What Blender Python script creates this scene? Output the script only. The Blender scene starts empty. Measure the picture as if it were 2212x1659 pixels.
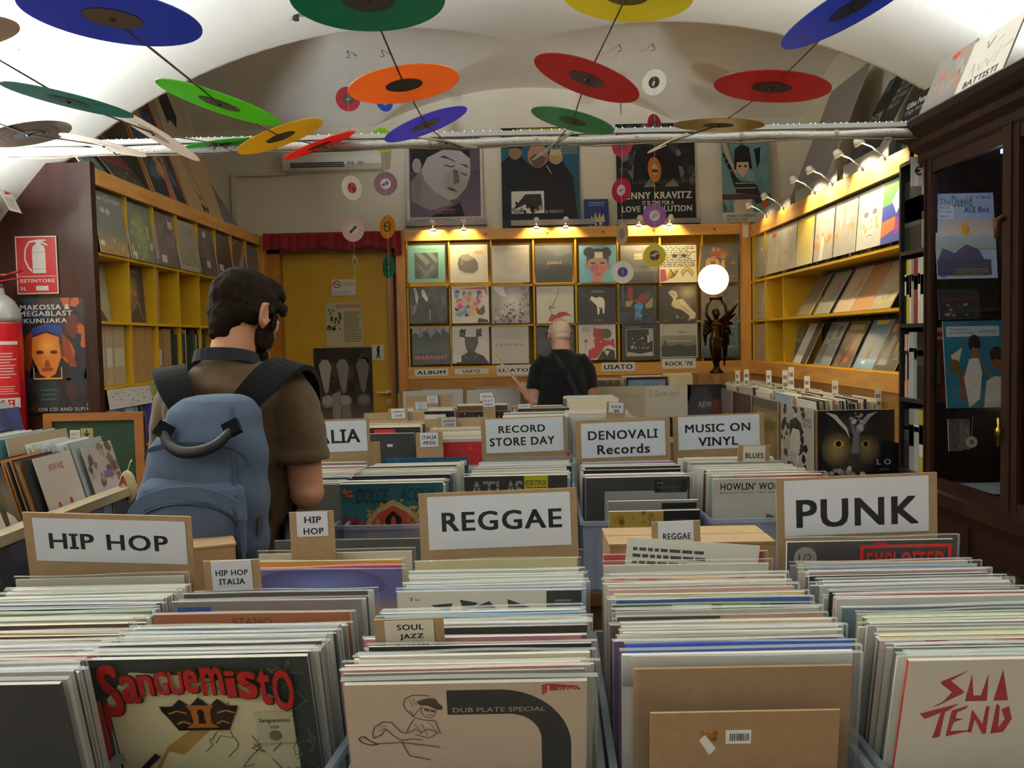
import bpy, math, random
from mathutils import Vector, Matrix
R = random.Random(7)
C = bpy.context.scene.collection
SC = bpy.context.scene
# ---------------------------------------------------------------- camera, exposure, world
FPX = 1854.0
def _cam_axes():
    n = Vector((9 / FPX, 94.5 / FPX, -1)).normalized()
    u = Vector((-0.021, 1, 0)); u = (u - n * u.dot(n)).normalized()
    return n.cross(u), n, u
_r, _n, _u = _cam_axes()
CAMW = Matrix((_r, _n, _u))
CAMP = Vector((0, 0, 1.55))
cd = bpy.data.cameras.new('camera'); cam = bpy.data.objects.new('camera', cd); C.objects.link(cam)
cam.matrix_world = Matrix.Translation(CAMP) @ CAMW.to_4x4()
cd.sensor_width = 36; cd.lens = 36 * FPX / 2212; cd.clip_start = 0.02
SC.camera = cam
def ray(px, py): return CAMW @ Vector(((px - 1106) / FPX, -(py - 829.5) / FPX, -1))
def P(px, py, d):
    v = ray(px, py); return CAMP + v * (d / v.y)
SC.view_settings.view_transform = 'Standard'; SC.view_settings.look = 'None'
SC.view_settings.exposure = -0.62; SC.view_settings.gamma = 1.0; SC.view_settings.use_curve_mapping = False
SC.cycles.max_bounces = 8; SC.cycles.diffuse_bounces = 4; SC.cycles.transparent_max_bounces = 20
SC.cycles.transmission_bounces = 8; SC.cycles.caustics_reflective = False; SC.cycles.caustics_refractive = False
SC.cycles.sample_clamp_indirect = 6
w = bpy.data.worlds.new('world'); SC.world = w; w.use_nodes = True
w.node_tree.nodes['Background'].inputs[0].default_value = (.95, .97, 1, 1)
w.node_tree.nodes['Background'].inputs[1].default_value = 0.05
# ---------------------------------------------------------------- colours and materials
def lin(c): return c / 12.92 if c <= .04045 else ((c + .055) / 1.055) ** 2.4
def hx(s):
    if not isinstance(s, str): return s
    if len(s) == 3: s = ''.join(a * 2 for a in s)
    return tuple(lin(int(s[i:i + 2], 16) / 255) for i in (0, 2, 4)) + (1.0,)
MATS = {}
def mat(name, rough=.6, spec=.5, coat=0, metal=0, noise=None, bump=None, emit=0, transl=0, alpha=0, trans=0, grain=None, sheen=0, sss=0):
    m = bpy.data.materials.new(name); m.use_nodes = True; MATS[name] = m
    nt = m.node_tree; N = nt.nodes; L = nt.links; b = N['Principled BSDF']
    at = N.new('ShaderNodeVertexColor'); at.layer_name = 'Col'; col = at.outputs[0]
    b.inputs['Roughness'].default_value = rough; b.inputs['Specular IOR Level'].default_value = spec
    b.inputs['Coat Weight'].default_value = coat; b.inputs['Coat Roughness'].default_value = .12
    b.inputs['Metallic'].default_value = metal; b.inputs['Sheen Weight'].default_value = sheen
    b.inputs['Transmission Weight'].default_value = trans
    if sss: b.inputs['Subsurface Weight'].default_value = sss; b.inputs['Subsurface Scale'].default_value = .01
    tc = N.new('ShaderNodeTexCoord')
    def nz(scale, stretch=None, detail=4):
        t = N.new('ShaderNodeTexNoise'); t.inputs['Scale'].default_value = scale; t.inputs['Detail'].default_value = detail
        src = tc.outputs['Object']
        if stretch:
            mp = N.new('ShaderNodeMapping'); mp.inputs['Scale'].default_value = stretch; L.new(src, mp.inputs[0]); src = mp.outputs[0]
        L.new(src, t.inputs['Vector']); return t.outputs[0]
    def modulate(col, fac, lo, hi):
        r = N.new('ShaderNodeMapRange'); L.new(fac, r.inputs[0]); r.inputs[1].default_value = .3; r.inputs[2].default_value = .7
        r.inputs[3].default_value = lo; r.inputs[4].default_value = hi
        mx = N.new('ShaderNodeMix'); mx.data_type = 'RGBA'; mx.blend_type = 'MULTIPLY'; mx.inputs[0].default_value = 1
        L.new(col, mx.inputs[6]); cb = N.new('ShaderNodeCombineColor')
        for i in range(3): L.new(r.outputs[0], cb.inputs[i])
        L.new(cb.outputs[0], mx.inputs[7]); return mx.outputs[2]
    if noise: col = modulate(col, nz(noise[0]), 1 - noise[1], 1 + noise[1] * .5)
    if grain: col = modulate(col, nz(grain[0], grain[2], 6), 1 - grain[1], 1 + grain[1] * .6)
    if bump:
        bp = N.new('ShaderNodeBump'); bp.inputs['Strength'].default_value = bump[1]; bp.inputs['Distance'].default_value = bump[2] if len(bump) > 2 else .002
        L.new(nz(bump[0]), bp.inputs['Height']); L.new(bp.outputs[0], b.inputs['Normal'])
    L.new(col, b.inputs['Base Color'])
    if emit: L.new(col, b.inputs['Emission Color']); b.inputs['Emission Strength'].default_value = emit
    out = N['Material Output']
    if transl:
        t = N.new('ShaderNodeBsdfTranslucent'); L.new(col, t.inputs[0]); ms = N.new('ShaderNodeMixShader'); ms.inputs[0].default_value = transl
        L.new(b.outputs[0], ms.inputs[1]); L.new(t.outputs[0], ms.inputs[2]); L.new(ms.outputs[0], out.inputs[0])
    if alpha:
        t = N.new('ShaderNodeBsdfTransparent'); ms = N.new('ShaderNodeMixShader'); ms.inputs[0].default_value = alpha
        L.new(t.outputs[0], ms.inputs[1]); L.new(b.outputs[0], ms.inputs[2]); L.new(ms.outputs[0], out.inputs[0])
    return m
mat('plaster', .9, .2, noise=(2.2, .05), bump=(60, .15))
mat('card', .62, .35, noise=(9, .05))
mat('gloss', .38, .45, coat=.25, noise=(7, .05), bump=(14, .12, .004))
mat('kraft', .85, .2, noise=(40, .10))
mat('paper', .75, .3, noise=(12, .03), bump=(25, .08))
mat('pine', .45, .4, coat=.15, grain=(3, .22, (1.2, 9, 9)), noise=(5, .06))
mat('pine_up', .45, .4, coat=.15, grain=(3, .22, (9, 9, 1.2)), noise=(5, .06))
mat('pine_deep', .45, .4, coat=.15, grain=(3, .22, (9, 1.2, 9)), noise=(5, .06))
mat('darkwood', .55, .22, coat=.04, grain=(4, .4, (8, 8, 1)), noise=(3, .15))
mat('paint', .5, .4, noise=(6, .07))
mat('floor_tile', .5, .4, noise=(4, .15))
mat('metal', .3, .5, metal=1, noise=(20, .08))
mat('bronze', .34, .5, metal=1, noise=(14, .3), bump=(40, .25))
mat('whitemetal', .4, .5, noise=(9, .03))
mat('vinyl', .3, .5, transl=.55, noise=(5, .06))
mat('vinyl7', .35, .5, noise=(5, .04))
mat('crateplastic', .35, .5, alpha=.5)
mat('film', .22, .5, alpha=.06, bump=(10, .25, .004))
mat('hem', .4, .4, alpha=.34)
mat('clearfilm', .1, .5, alpha=.05, bump=(9, .3, .005))
mat('glass', .03, .5, alpha=.09)
mat('fabric', .95, .1, noise=(60, .12), bump=(220, .25, .001), sheen=.2)
mat('canvas', .95, .08, noise=(30, .12), bump=(180, .3, .001), sheen=.04)
mat('curtain', .8, .25, noise=(12, .1), sheen=.4)
mat('skin', .55, .4, noise=(18, .07), bump=(120, .08), sss=.12)
mat('hair', .85, .08, noise=(60, .35), bump=(240, .6, .002))
mat('rubber', .5, .4, noise=(8, .05))
mat('enamel', .22, .5, coat=.4, noise=(6, .03))
mat('string', .8, .2, noise=(50, .1))
mat('tinsel', .35, .5, noise=(200, .35), bump=(150, .6, .004))
mat('glow', .5, emit=9.0)
mat('bulb', .5, emit=40.0)
mat('led', .5, emit=12.0)
# ---------------------------------------------------------------- mesh builder
TXT = {}
def text_geo(s, bold):
    k = (s, bold)
    if k in TXT: return TXT[k]
    def mk(t):
        cu = bpy.data.curves.new('t', 'FONT'); cu.body = t; cu.size = 1; cu.resolution_u = 3
        cu.space_character = 1.12 if bold else 1.0
        ob = bpy.data.objects.new('t', cu); me = bpy.data.meshes.new_from_object(ob)
        v0 = [(q.co.x, q.co.y) for q in me.vertices]; ly = 0; f0 = [tuple(p.vertices) for p in me.polygons]; v, f = [], []
        for dx, dy in (((-.026, -.014), (.026, -.014), (.026, .014), (-.026, .014), (0, 0)) if bold else ((0, 0),)):
            n = len(v); v += [(x + dx, y + dy, ly) for x, y in v0]; ly += 1; f += [tuple(i + n for i in p) for p in f0]
        bpy.data.objects.remove(ob); bpy.data.meshes.remove(me); bpy.data.curves.remove(cu)
        return v, f
    v, f = mk(s)
    if not v: v, f = [(0, 0, 0), (1, 0, 0), (1, 1, 0)], []
    if bold and 'I' in s and s.upper() == s:      # slab serifs on capital I, as on the printed signs
        for i, ch in enumerate(s):
            if ch == 'I':
                a = mk(s[:i + 1])[0]; x1 = max(p[0] for p in a); ys = [p[1] for p in mk('I')[0]]; xs = [p[0] for p in mk('I')[0]]
                wd = max(xs) - min(xs); y0, y1 = min(ys), max(ys); cx = x1 - wd / 2; hw = wd * 1.05; th = (y1 - y0) * .15
                for (b0, b1) in ((y0, y0 + th), (y1 - th, y1)):
                    n = len(v); v += [(cx - hw, b0, 5), (cx + hw, b0, 5), (cx + hw, b1, 5), (cx - hw, b1, 5)]; f.append((n, n + 1, n + 2, n + 3))
    x0 = min(p[0] for p in v); x1 = max(p[0] for p in v); y0 = min(p[1] for p in v); y1 = max(p[1] for p in v)
    sx = 1 / max(x1 - x0, 1e-6); sy = 1 / max(y1 - y0, 1e-6)
    TXT[k] = ([((x - x0) * sx, (y - y0) * sy, l) for x, y, l in v], f)
    return TXT[k]
class MB:
    def __init__(s, m='card'):
        s.v = []; s.f = []; s.c = []; s.m = []; s.cur = m; s.M = Matrix.Identity(4); s.sm = []; s.smooth = False
    def pt(s, p): s.v.append(s.M @ Vector(p)); return len(s.v) - 1
    def face(s, idx, col):
        s.f.append(tuple(idx)); s.sm.append(s.smooth); s.m.append(s.cur)
        s.c.append([hx(k) for k in col] if isinstance(col, list) else [hx(col)] * len(idx))
    def poly(s, pts, col): s.face([s.pt(p) for p in pts], col)
    def box(s, a, b, col, top=None, front=None):
        x0, y0, z0 = a; x1, y1, z1 = b
        q = [s.pt(p) for p in ((x0, y0, z0), (x1, y0, z0), (x1, y1, z0), (x0, y1, z0), (x0, y0, z1), (x1, y0, z1), (x1, y1, z1), (x0, y1, z1))]
        for k, f in enumerate(((3, 2, 1, 0), (4, 5, 6, 7), (0, 1, 5, 4), (1, 2, 6, 5), (2, 3, 7, 6), (3, 0, 4, 7))):
            s.face([q[i] for i in f], top if (k == 1 and top) else front if (k == 2 and front) else col)
        return s
    def loft(s, rings, col, caps=True, close=True):
        n = len(rings[0]); ids = [[s.pt(p) for p in r] for r in rings]
        cc = col if callable(col) else (lambda i: col)
        for i in range(len(rings) - 1):
            for j in range(n if close else n - 1):
                k = (j + 1) % n; s.face((ids[i][j], ids[i][k], ids[i + 1][k], ids[i + 1][j]), cc(i))
        if caps: s.face(ids[0][::-1], cc(0)); s.face(ids[-1], cc(len(rings) - 2))
        return s
    def tube(s, pts, r, col, n=8, caps=True, flat=1.0, up=None):
        pts = [Vector(p) for p in pts]; rs = r if isinstance(r, (list, tuple)) else [r] * len(pts); rings = []
        pu = Vector(up) if up else None
        for i, p in enumerate(pts):
            t = (pts[min(i + 1, len(pts) - 1)] - pts[max(i - 1, 0)]).normalized()
            if pu is None: pu = Vector((0, 0, 1)) if abs(t.z) < .9 else Vector((1, 0, 0))
            a = t.cross(pu).normalized(); b = a.cross(t)
            if not up: pu = b
            rings.append([p + (a * math.cos(2 * math.pi * j / n) + b * math.sin(2 * math.pi * j / n) * flat) * rs[i] for j in range(n)])
        return s.loft(rings, col, caps)
    def lathe(s, prof, col, n=24, c=(0, 0, 0)):
        rings = [[(c[0] + r * math.cos(2 * math.pi * j / n), c[1] + r * math.sin(2 * math.pi * j / n), c[2] + z) for j in range(n)] for r, z in prof]
        return s.loft(rings, col)
    def ball(s, c, r, col, n=16):
        rx, ry, rz = r if isinstance(r, (list, tuple)) else (r, r, r); c = Vector(c)
        rings = [[(c.x + rx * math.sin(t) * math.cos(a), c.y + ry * math.sin(t) * math.sin(a), c.z - rz * math.cos(t))
                  for a in [2 * math.pi * j / n for j in range(n)]] for t in [.04 + (math.pi - .08) * i / (n // 2) for i in range(n // 2 + 1)]]
        return s.loft(rings, col)
    def strip(s, pts, wd, th, col, nrm=(0, -1, 0)):         # flat ribbon
        pts = [Vector(p) for p in pts]; rings = []; n = nrm if isinstance(nrm, list) else Vector(nrm)
        for i, p in enumerate(pts):
            nn = n[i] if isinstance(nrm, list) else n
            t = (pts[min(i + 1, len(pts) - 1)] - pts[max(i - 1, 0)]).normalized(); a = t.cross(nn).normalized() * (wd[i] if isinstance(wd, list) else wd) / 2; b = a.cross(t).normalized() * th / 2
            rings.append([p - a - b, p + a - b, p + a + b, p - a + b])
        return s.loft(rings, col)
    def build(s, name, parent=None, loc=None):
        me = bpy.data.meshes.new(name); me.from_pydata([tuple(v) for v in s.v], [], s.f)
        names = []
        for k in s.m:
            if k not in names: names.append(k)
        for k in names: me.materials.append(MATS[k])
        me.polygons.foreach_set('material_index', [names.index(k) for k in s.m])
        me.polygons.foreach_set('use_smooth', s.sm)
        ca = me.color_attributes.new('Col', 'FLOAT_COLOR', 'CORNER'); buf = []
        for c in s.c:
            for k in c: buf.extend(k)
        ca.data.foreach_set('color', buf)
        me.update()
        return link(me, name, parent, loc)
def link(me, name, parent=None, loc=None):
    o = bpy.data.objects.new(name, me); C.objects.link(o)
    if parent: o.parent = parent
    if loc: o.location = loc
    return o
def tag(o, label=None, cat=None, group=None, kind=None):
    if label: o['label'] = label
    if cat: o['category'] = cat
    if group: o['group'] = group
    if kind: o['kind'] = kind
    return o
def thing(name, label, cat, loc=(0, 0, 0), group=None, rz=0):
    o = bpy.data.objects.new(name, None); C.objects.link(o); o.location = loc; o.rotation_euler.z = rz; o.empty_display_size = .1
    return tag(o, label, cat, group)
def struct(o): o['kind'] = 'structure'; return o
# ---------------------------------------------------------------- printed art: a tiny shape language on a unit sheet
def art(mb, M, wd, ht, spec, lay=None, dl=.00008):
    """M: frame with x along the width, z up, -y out of the printed face; origin at the lower left corner."""
    k = lay[0] if lay else 1; old = mb.M; mb.M = old @ M
    def put(pts, col):
        y = -k * dl
        mb.poly([(min(max(u, 0), 1) * wd, y, min(max(v, 0), 1) * ht) for u, v in pts], col)
    for cmd in spec.split(';'):
        a = cmd.split()
        if not a: continue
        o = a[0]
        if o == 'b': put([(0, 0), (1, 0), (1, 1), (0, 1)], a[1])
        elif o == 'r':
            x0, y0, x1, y1 = map(float, a[1:5]); put([(x0, y0), (x1, y0), (x1, y1), (x0, y1)], a[5])
        elif o in 'vh':
            x0, y0, x1, y1 = map(float, a[1:5]); c0, c1 = a[5], a[6]
            put([(x0, y0), (x1, y0), (x1, y1), (x0, y1)], [c0, c0, c1, c1] if o == 'v' else [c0, c1, c1, c0])
        elif o in 'eg':
            cx, cy, rx, ry = map(float, a[1:5]); rot = math.radians(float(a[7 if o == 'g' else 6])) if len(a) > (7 if o == 'g' else 6) else 0
            n = 20; ring = []
            for j in range(n):
                x = rx * math.cos(2 * math.pi * j / n); y = ry * math.sin(2 * math.pi * j / n)
                ring.append((cx + x * math.cos(rot) - y * math.sin(rot), cy + x * math.sin(rot) + y * math.cos(rot)))
            if o == 'e': put(ring, a[5])
            else:
                for j in range(n): put([(cx, cy), ring[j], ring[(j + 1) % n]], [a[5], a[6], a[6]])
        elif o == 'p':
            q = list(map(float, a[2:])); put(list(zip(q[::2], q[1::2])), a[1])
        elif o == 'l':
            q = list(map(float, a[3:])); hw = float(a[2]) / 2; pp = list(zip(q[::2], q[1::2]))
            for (xa, ya), (xb, yb) in zip(pp, pp[1:]):
                dx, dy = xb - xa, yb - ya; l = math.hypot(dx, dy) or 1; nx, ny = -dy / l * hw, dx / l * hw
                put([(xa - nx, ya - ny), (xb - nx, yb - ny), (xb + nx, yb + ny), (xa + nx, ya + ny)], a[1])
        elif o in ('t', 'T', 'i'):       # t x0 y0 x1 y1 col TEXT (T bold, i slanted); _ is a space
            x0, y0, x1, y1 = map(float, a[1:5]); s = ' '.join(a[6:]).replace('_', ' ')
            tv, tf = text_geo(s, o == 'T'); y = -k * dl
            ids = [mb.pt(((x0 + (u + (.22 * v * (y1 - y0) / max(x1 - x0, 1e-3) if o == 'i' else 0)) * (x1 - x0)) * wd, y - l * dl * .2, (y0 + v * (y1 - y0)) * ht)) for u, v, l in tv]; k += 1
            for f in tf: mb.face([ids[i] for i in f], a[5])
        elif o == 'n':       # scattered blobs: seed count x0 y0 x1 y1 smin smax colours
            q = random.Random(int(a[1])); x0, y0, x1, y1, s0, s1 = map(float, a[3:9]); cs = a[9].split(',')
            for i in range(int(a[2])):
                cx = q.uniform(x0, x1); cy = q.uniform(y0, y1); s = q.uniform(s0, s1); ph = q.uniform(0, 6)
                put([(cx + s * q.uniform(.5, 1) * math.cos(ph + j * 1.05), cy + s * q.uniform(.5, 1) * math.sin(ph + j * 1.05)) for j in range(6)], q.choice(cs))
                if i % 5 == 4: k += 1
        elif o == 's':       # lines of small print: seed lines x0 y0 x1 y1 colour
            q = random.Random(int(a[1])); nl = int(a[2]); x0, y0, x1, y1 = map(float, a[3:7]); st = (y1 - y0) / nl
            for i in range(nl):
                x = x0; yy = y1 - (i + .8) * st; e = x1 - q.uniform(0, .25) * (x1 - x0)
                while x < e:
                    l = q.uniform(.05, .16) * (x1 - x0); put([(x, yy), (min(x + l, x1), yy), (min(x + l, x1), yy + st * .5), (x, yy + st * .5)], a[7]); x += l + .025 * (x1 - x0)
        k += 1
    mb.M = old
    if lay: lay[0] = k
def frame(o, ex, ez=(0, 0, 1)):
    """Frame at point o with x along ex, z along ez, y = z x x (so -y faces the reader)."""
    ex = Vector(ex).normalized(); ez = Vector(ez); ez = (ez - ex * ez.dot(ex)).normalized(); ey = ez.cross(ex)
    return Matrix(((ex.x, ey.x, ez.x, o[0]), (ex.y, ey.y, ez.y, o[1]), (ex.z, ey.z, ez.z, o[2]), (0, 0, 0, 1)))
def sheet(name, label, cat, M, wd, ht, th, spec, m='gloss', edge='d8d4c8', group=None, back=None):
    """A printed sheet with real thickness as one top-level thing; M is its lower-left front corner frame."""
    mb = MB(m); c = spec.split(';')[0].split(); base = c[1] if c and c[0] == 'b' else edge
    mb.box((0, 0, 0), (wd, th, ht), back or edge, front=base)
    art(mb, Matrix.Identity(4), wd, ht, spec)
    o = mb.build(name); o.matrix_world = M
    return tag(o, label, cat, group)
# ---------------------------------------------------------------- lights
def lamp(name, kind, loc, power, col, size=.05, aim=None, parent=None, spot=None):
    l = bpy.data.lights.new(name, kind); l.energy = power; l.color = col
    if kind == 'AREA': l.size = size
    else: l.shadow_soft_size = size
    if spot: l.spot_size = math.radians(spot); l.spot_blend = .6
    o = bpy.data.objects.new(name, l); C.objects.link(o); o.location = loc
    if aim is not None: o.rotation_euler = (Vector(aim) - Vector(loc)).to_track_quat('-Z', 'Y').to_euler()
    if parent: o.parent = parent
    return o
def uplighter(x, y, z, side, power, label):
    t = thing('wall_uplighter', label, 'lamp', (x, y, z))
    mb = MB('whitemetal'); mb.smooth = True
    prof = [(.02, -.1), (.07, -.085), (.12, -.05), (.155, 0), (.15, 0), (.115, -.045), (.065, -.078), (.0005, -.09)]
    mb.lathe(prof, 'e8e4da', 28); mb.build('bowl', t)
    mb = MB('whitemetal'); mb.box((min(side * .28, 0), -.02, -.08), (max(side * .28, 0), .02, -.05), 'e8e4da'); mb.build('bracket', t)
    mb = MB('bulb'); mb.smooth = True; mb.ball((0, 0, -.03), (.05, .05, .03), 'fff2dc'); mb.build('bulb', t)
    lamp('uplight', 'AREA', (0, 0, .02), power, (.84, .92, 1), .22, (0, 0, 1), t).data.spread = math.radians(170)
UPL = uplighter(-2.32, 3.1, 2.12, -1, 330, 'white bowl uplighter on the left wall under the bright vault')
UP_FILL = uplighter(-2.32, -.6, 2.05, -1, 260, 'white bowl uplighter on the left wall behind the viewer')  # added fill lamp out of view, lifts the sleeves facing the camera
UPR = uplighter(2.2, 3.15, 2.62, 1, 330, 'white bowl uplighter on the right wall above the glass cabinet')
# ---------------------------------------------------------------- vault, walls, floor
XL, XR, YN, YB = -2.62, 2.42, -2.6, 7.2
def vf(x): return 3.63 - .185 * (x - .1) ** 2 - .004 * (x - .1) ** 4
def vg(y):
    z = 0
    for cy in (6.15, 1.85, -2.45):
        u = (y - cy) / 1.9
        if abs(u) < 1: z = max(z, 1.88 + 1.75 * math.sqrt(1 - u * u))
    return z
def vz(x, y): return max(vf(x), vg(y))
def frange(a, b, n): return [a + (b - a) * i / n for i in range(n + 1)]
def shell():
    xs = frange(XL, XR, 252); ys = frange(YN, YB, 490); mb = MB('plaster'); mb.smooth = True
    ids = [[mb.pt((x, y, vz(x, y))) for x in xs] for y in ys]
    for i in range(len(ys) - 1):
        for j in range(len(xs) - 1): mb.face((ids[i][j], ids[i + 1][j], ids[i + 1][j + 1], ids[i][j + 1]), 'ece7da')
    struct(mb.build('ceiling'))
    for nm, x, sx in (('wall_left', XL, -1), ('wall_right', XR, 1)):
        mb = MB('plaster')
        for a, b in zip(ys, ys[1:]):
            q = [(x, a, 0), (x, b, 0), (x, b, vz(x, b)), (x, a, vz(x, a))]; mb.poly(q if sx < 0 else q[::-1], 'e6ddc8')
        struct(mb.build(nm))
    for nm, y, s in (('wall_back', YB, 1), ('wall_front', YN, -1)):
        mb = MB('plaster')
        for a, b in zip(xs, xs[1:]):
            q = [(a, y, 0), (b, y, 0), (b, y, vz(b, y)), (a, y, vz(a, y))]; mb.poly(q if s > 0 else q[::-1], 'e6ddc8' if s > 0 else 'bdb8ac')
        struct(mb.build(nm))
    mb = MB('floor_tile')
    for i in range(17):
        for j in range(33):
            x = XL + i * .3; y = YN + j * .3
            mb.box((x, y, -.02), (min(x + .297, XR), min(y + .297, YB), 0), '8a7864' if (i + j) % 2 else '766653')
    struct(mb.build('floor'))
shell()
# ---------------------------------------------------------------- shelving along three walls
PINE = 'd69a4a'; YEL = 'cfa21c'
def shelf_left():
    t = thing('record_shelf', 'yellow cubby shelf with pine face boards along the left wall', 'shelf', (-2.06, 4.26, 0))
    D = -.5; L = 2.9
    mb = MB('darkwood'); mb.box((-.54, -.04, 0), (.005, -.002, 2.46), '35180c'); mb.box((-.05, -.065, 0), (.012, -.04, 2.46), '2e150b'); mb.build('side_panel', t)
    mb = MB('pine_deep'); mb.box((-.02, 0, 2.36), (.006, L, 2.44), PINE); mb.build('face_board', t)
    mb = MB('pine_deep'); mb.box((D, 0, 2.425), (-.02, L, 2.445), PINE); mb.build('top_board', t)
    for z in (2.015, 1.675, 1.345, 1.01):
        mb = MB('paint'); mb.box((D, 0, z), (0, L, z + .015), YEL); mb.build('shelf_board', t)
    for k in range(9):
        mb = MB('paint'); y = k * .34; mb.box((D, y, .0 if k in (0, 8) else 1.02), (-.004, y + .014, 2.425), YEL); mb.build('divider', t)
    mb = MB('paint'); mb.box((D - .01, 0, 0), (D, L, 2.44), YEL); mb.build('back_panel', t)
    mb = MB('darkwood'); mb.box((-.03, 0, .0), (-.012, L, 1.01), '3a2114'); mb.build('plinth', t)
    mb = MB('pine_up'); mb.box((-.06, 2.74, 1.0), (.03, 2.82, 2.44), PINE); mb.build('post', t)
def shelf_right():
    t = thing('record_shelf', 'yellow shelf with lit pine top board along the right wall', 'shelf', (1.89, 4.14, 0))
    L = 3.04; D = .5
    mb = MB('pine_deep'); mb.box((-.006, 0, 2.33), (.02, L, 2.43), PINE); mb.build('face_board', t)
    mb = MB('pine_deep'); mb.box((0, 0, 2.41), (D, L, 2.43), PINE); mb.build('top_board', t)
    mb = MB('pine_deep'); mb.box((-.02, 0, 1.25), (.01, L, 1.345), PINE); mb.build('lower_board', t)
    mb = MB('pine_deep'); mb.box((-.005, 0, 1.0), (.015, L, 1.25), 'a9773c'); mb.build('backing_board', t)
    for z in (1.965, 1.655, 1.335):
        mb = MB('paint'); mb.box((0, 0, z), (D, L, z + .016), YEL); mb.build('shelf_board', t)
    for k in range(9):
        mb = MB('paint'); y = k * .34; mb.box((0 if k in (0, 8, 7) else .03 if k == 6 else .24, y, 1.34), (D, y + .014, 2.41), YEL); mb.build('divider', t)
    mb = MB('paint'); mb.box((D, 0, 0), (D + .01, L, 2.43), YEL); mb.build('back_panel', t)
    mb = MB('pine_up'); mb.box((-.07, 2.77, .8), (-.001, 2.84, 2.45), PINE); mb.build('post', t)
    mb = MB('whitemetal'); mb.box((-.065, 2.76, 2.33), (-.02, 2.769, 2.43), 'd8d2c0'); mb.build('socket_plate', t)
BX0, BX1 = -.96, 1.9
def shelf_back():
    t = thing('record_shelf', 'pine framed display wall with yellow cubbies behind the older man', 'shelf', (0, 7.0, 0))
    mb = MB('pine'); mb.box((BX0, -.01, 2.37), (BX1 - .07, .02, 2.455), PINE)
    for x in (-.93, -.23, .27, .72, 1.13, 1.62):
        mb.M = Matrix.Translation((x, -.0101, 2.41)) @ Matrix.Rotation(math.pi / 2, 4, 'X'); mb.lathe([(.0005, 0), (.011, .0004)], '8a4a1c', 10)
    mb.build('top_board', t)
    mb = MB('pine'); mb.box((BX0, -.01, 1.25), (BX1 - .07, .015, 1.345), PINE); mb.build('lower_board', t)
    mb = MB('pine'); mb.box((BX0, 0, .0), (BX1 - .07, .012, 1.25), 'a9773c'); mb.build('backing_board', t)
    mb = MB('pine_up'); mb.box((BX0, -.02, 0), (BX0 + .075, .03, 2.455), 'b8792f'); mb.build('post', t)
    mb = MB('pine'); mb.box((BX0, .02, 2.44), (BX1 - .07, .19, 2.455), PINE); mb.build('top_shelf', t)
    for z in (1.99, 1.665, 1.335):
        mb = MB('paint'); mb.box((BX0 + .075, .0, z), (BX1 - .07, .18, z + .014), YEL); mb.build('shelf_board', t)
    for k in range(8):
        mb = MB('paint'); x = BX0 + .08 + k * .342; mb.box((x, .0, 1.345), (x + .014, .18, 2.38), YEL); mb.build('divider', t)
    mb = MB('paint'); mb.box((BX0 + .075, .18, 1.25), (BX1 - .07, .19, 2.44), YEL); mb.build('back_panel', t)
shelf_left(); shelf_right(); shelf_back()
# ---------------------------------------------------------------- door with red valance
def door():
    x0, x1, y = P(612, 700, 7.12).x, P(842, 700, 7.12).x, 7.12
    t = thing('door_1', None, None, (0, y, 0)); t['kind'] = 'structure'
    mb = MB('paint'); mb.box((x0, 0, 0), (x1, .05, 2.3), 'bd9012'); mb.box((x0 + .0, -.006, 0), (x0 + .012, 0, 2.3), '8a660c'); mb.build('door_leaf', t)
    for a, b in ((x0 - .17, x0), (x1, x1 + .045)):
        mb = MB('pine_up'); mb.box((a, -.05, 0), (b, .06, 2.33), 'b06f24'); mb.box((a + .02, -.062, 0), (a + .04, -.05, 2.33), '9a5c1c'); mb.build('door_frame', t)
    mb = MB('pine'); mb.box((x0 - .17, -.05, 2.3), (x1 + .045, .06, 2.36), '8a5a22'); mb.build('door_lintel', t)
    h = P(838, 848, 7.05)
    mb = MB('whitemetal'); mb.smooth = True; mb.tube([(h.x, -.005, h.z), (h.x, -.05, h.z), (h.x - .02, -.058, h.z), (h.x - .1, -.058, h.z)], .009, 'd8d0b8'); mb.M = Matrix.Translation((h.x, -.004, h.z)) @ Matrix.Rotation(math.pi / 2, 4, 'X'); mb.lathe([(.022, 0), (.02, .008)], 'd8d0b8', 16)
    mb.build('door_handle', t)
    mb = MB('whitemetal'); mb.M = Matrix.Translation((h.x, -.002, h.z - .075)) @ Matrix.Rotation(math.pi / 2, 4, 'X'); mb.lathe([(.02, 0), (.018, .005)], 'd8d0b8', 16); mb.cur = 'rubber'; mb.lathe([(.006, .0052), (.0005, .0056)], '15120c', 10); mb.build('keyhole_plate', t)
    # valance: pleated cloth
    a = P(568, 505, 6.94); b = P(866, 505, 6.94); n = 150; mb = MB('curtain'); mb.smooth = True; cols = []
    for i in range(n + 1):
        u = i / n; x = a.x + (b.x - a.x) * u; ph = math.sin(u * 95) * .5 + math.sin(u * 41 + 1) * .5
        zb = a.z - .135 + .012 * math.sin(u * 19) - (.06 if u > .965 else 0)
        cols.append([mb.pt((x, 6.95 - .02 - (.012 + .02 * k / 5) * ph, a.z + (zb - a.z) * k / 5)) for k in range(6)])
    for i in range(n):
        for k in range(5): mb.face((cols[i][k + 1], cols[i + 1][k + 1], cols[i + 1][k], cols[i][k]), '84101a')
    o = mb.build('curtain_valance'); tag(o, 'short pleated red cloth valance across the top of the yellow door', 'curtain')
    md = o.modifiers.new('s', 'SOLIDIFY'); md.thickness = .003
door()
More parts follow.
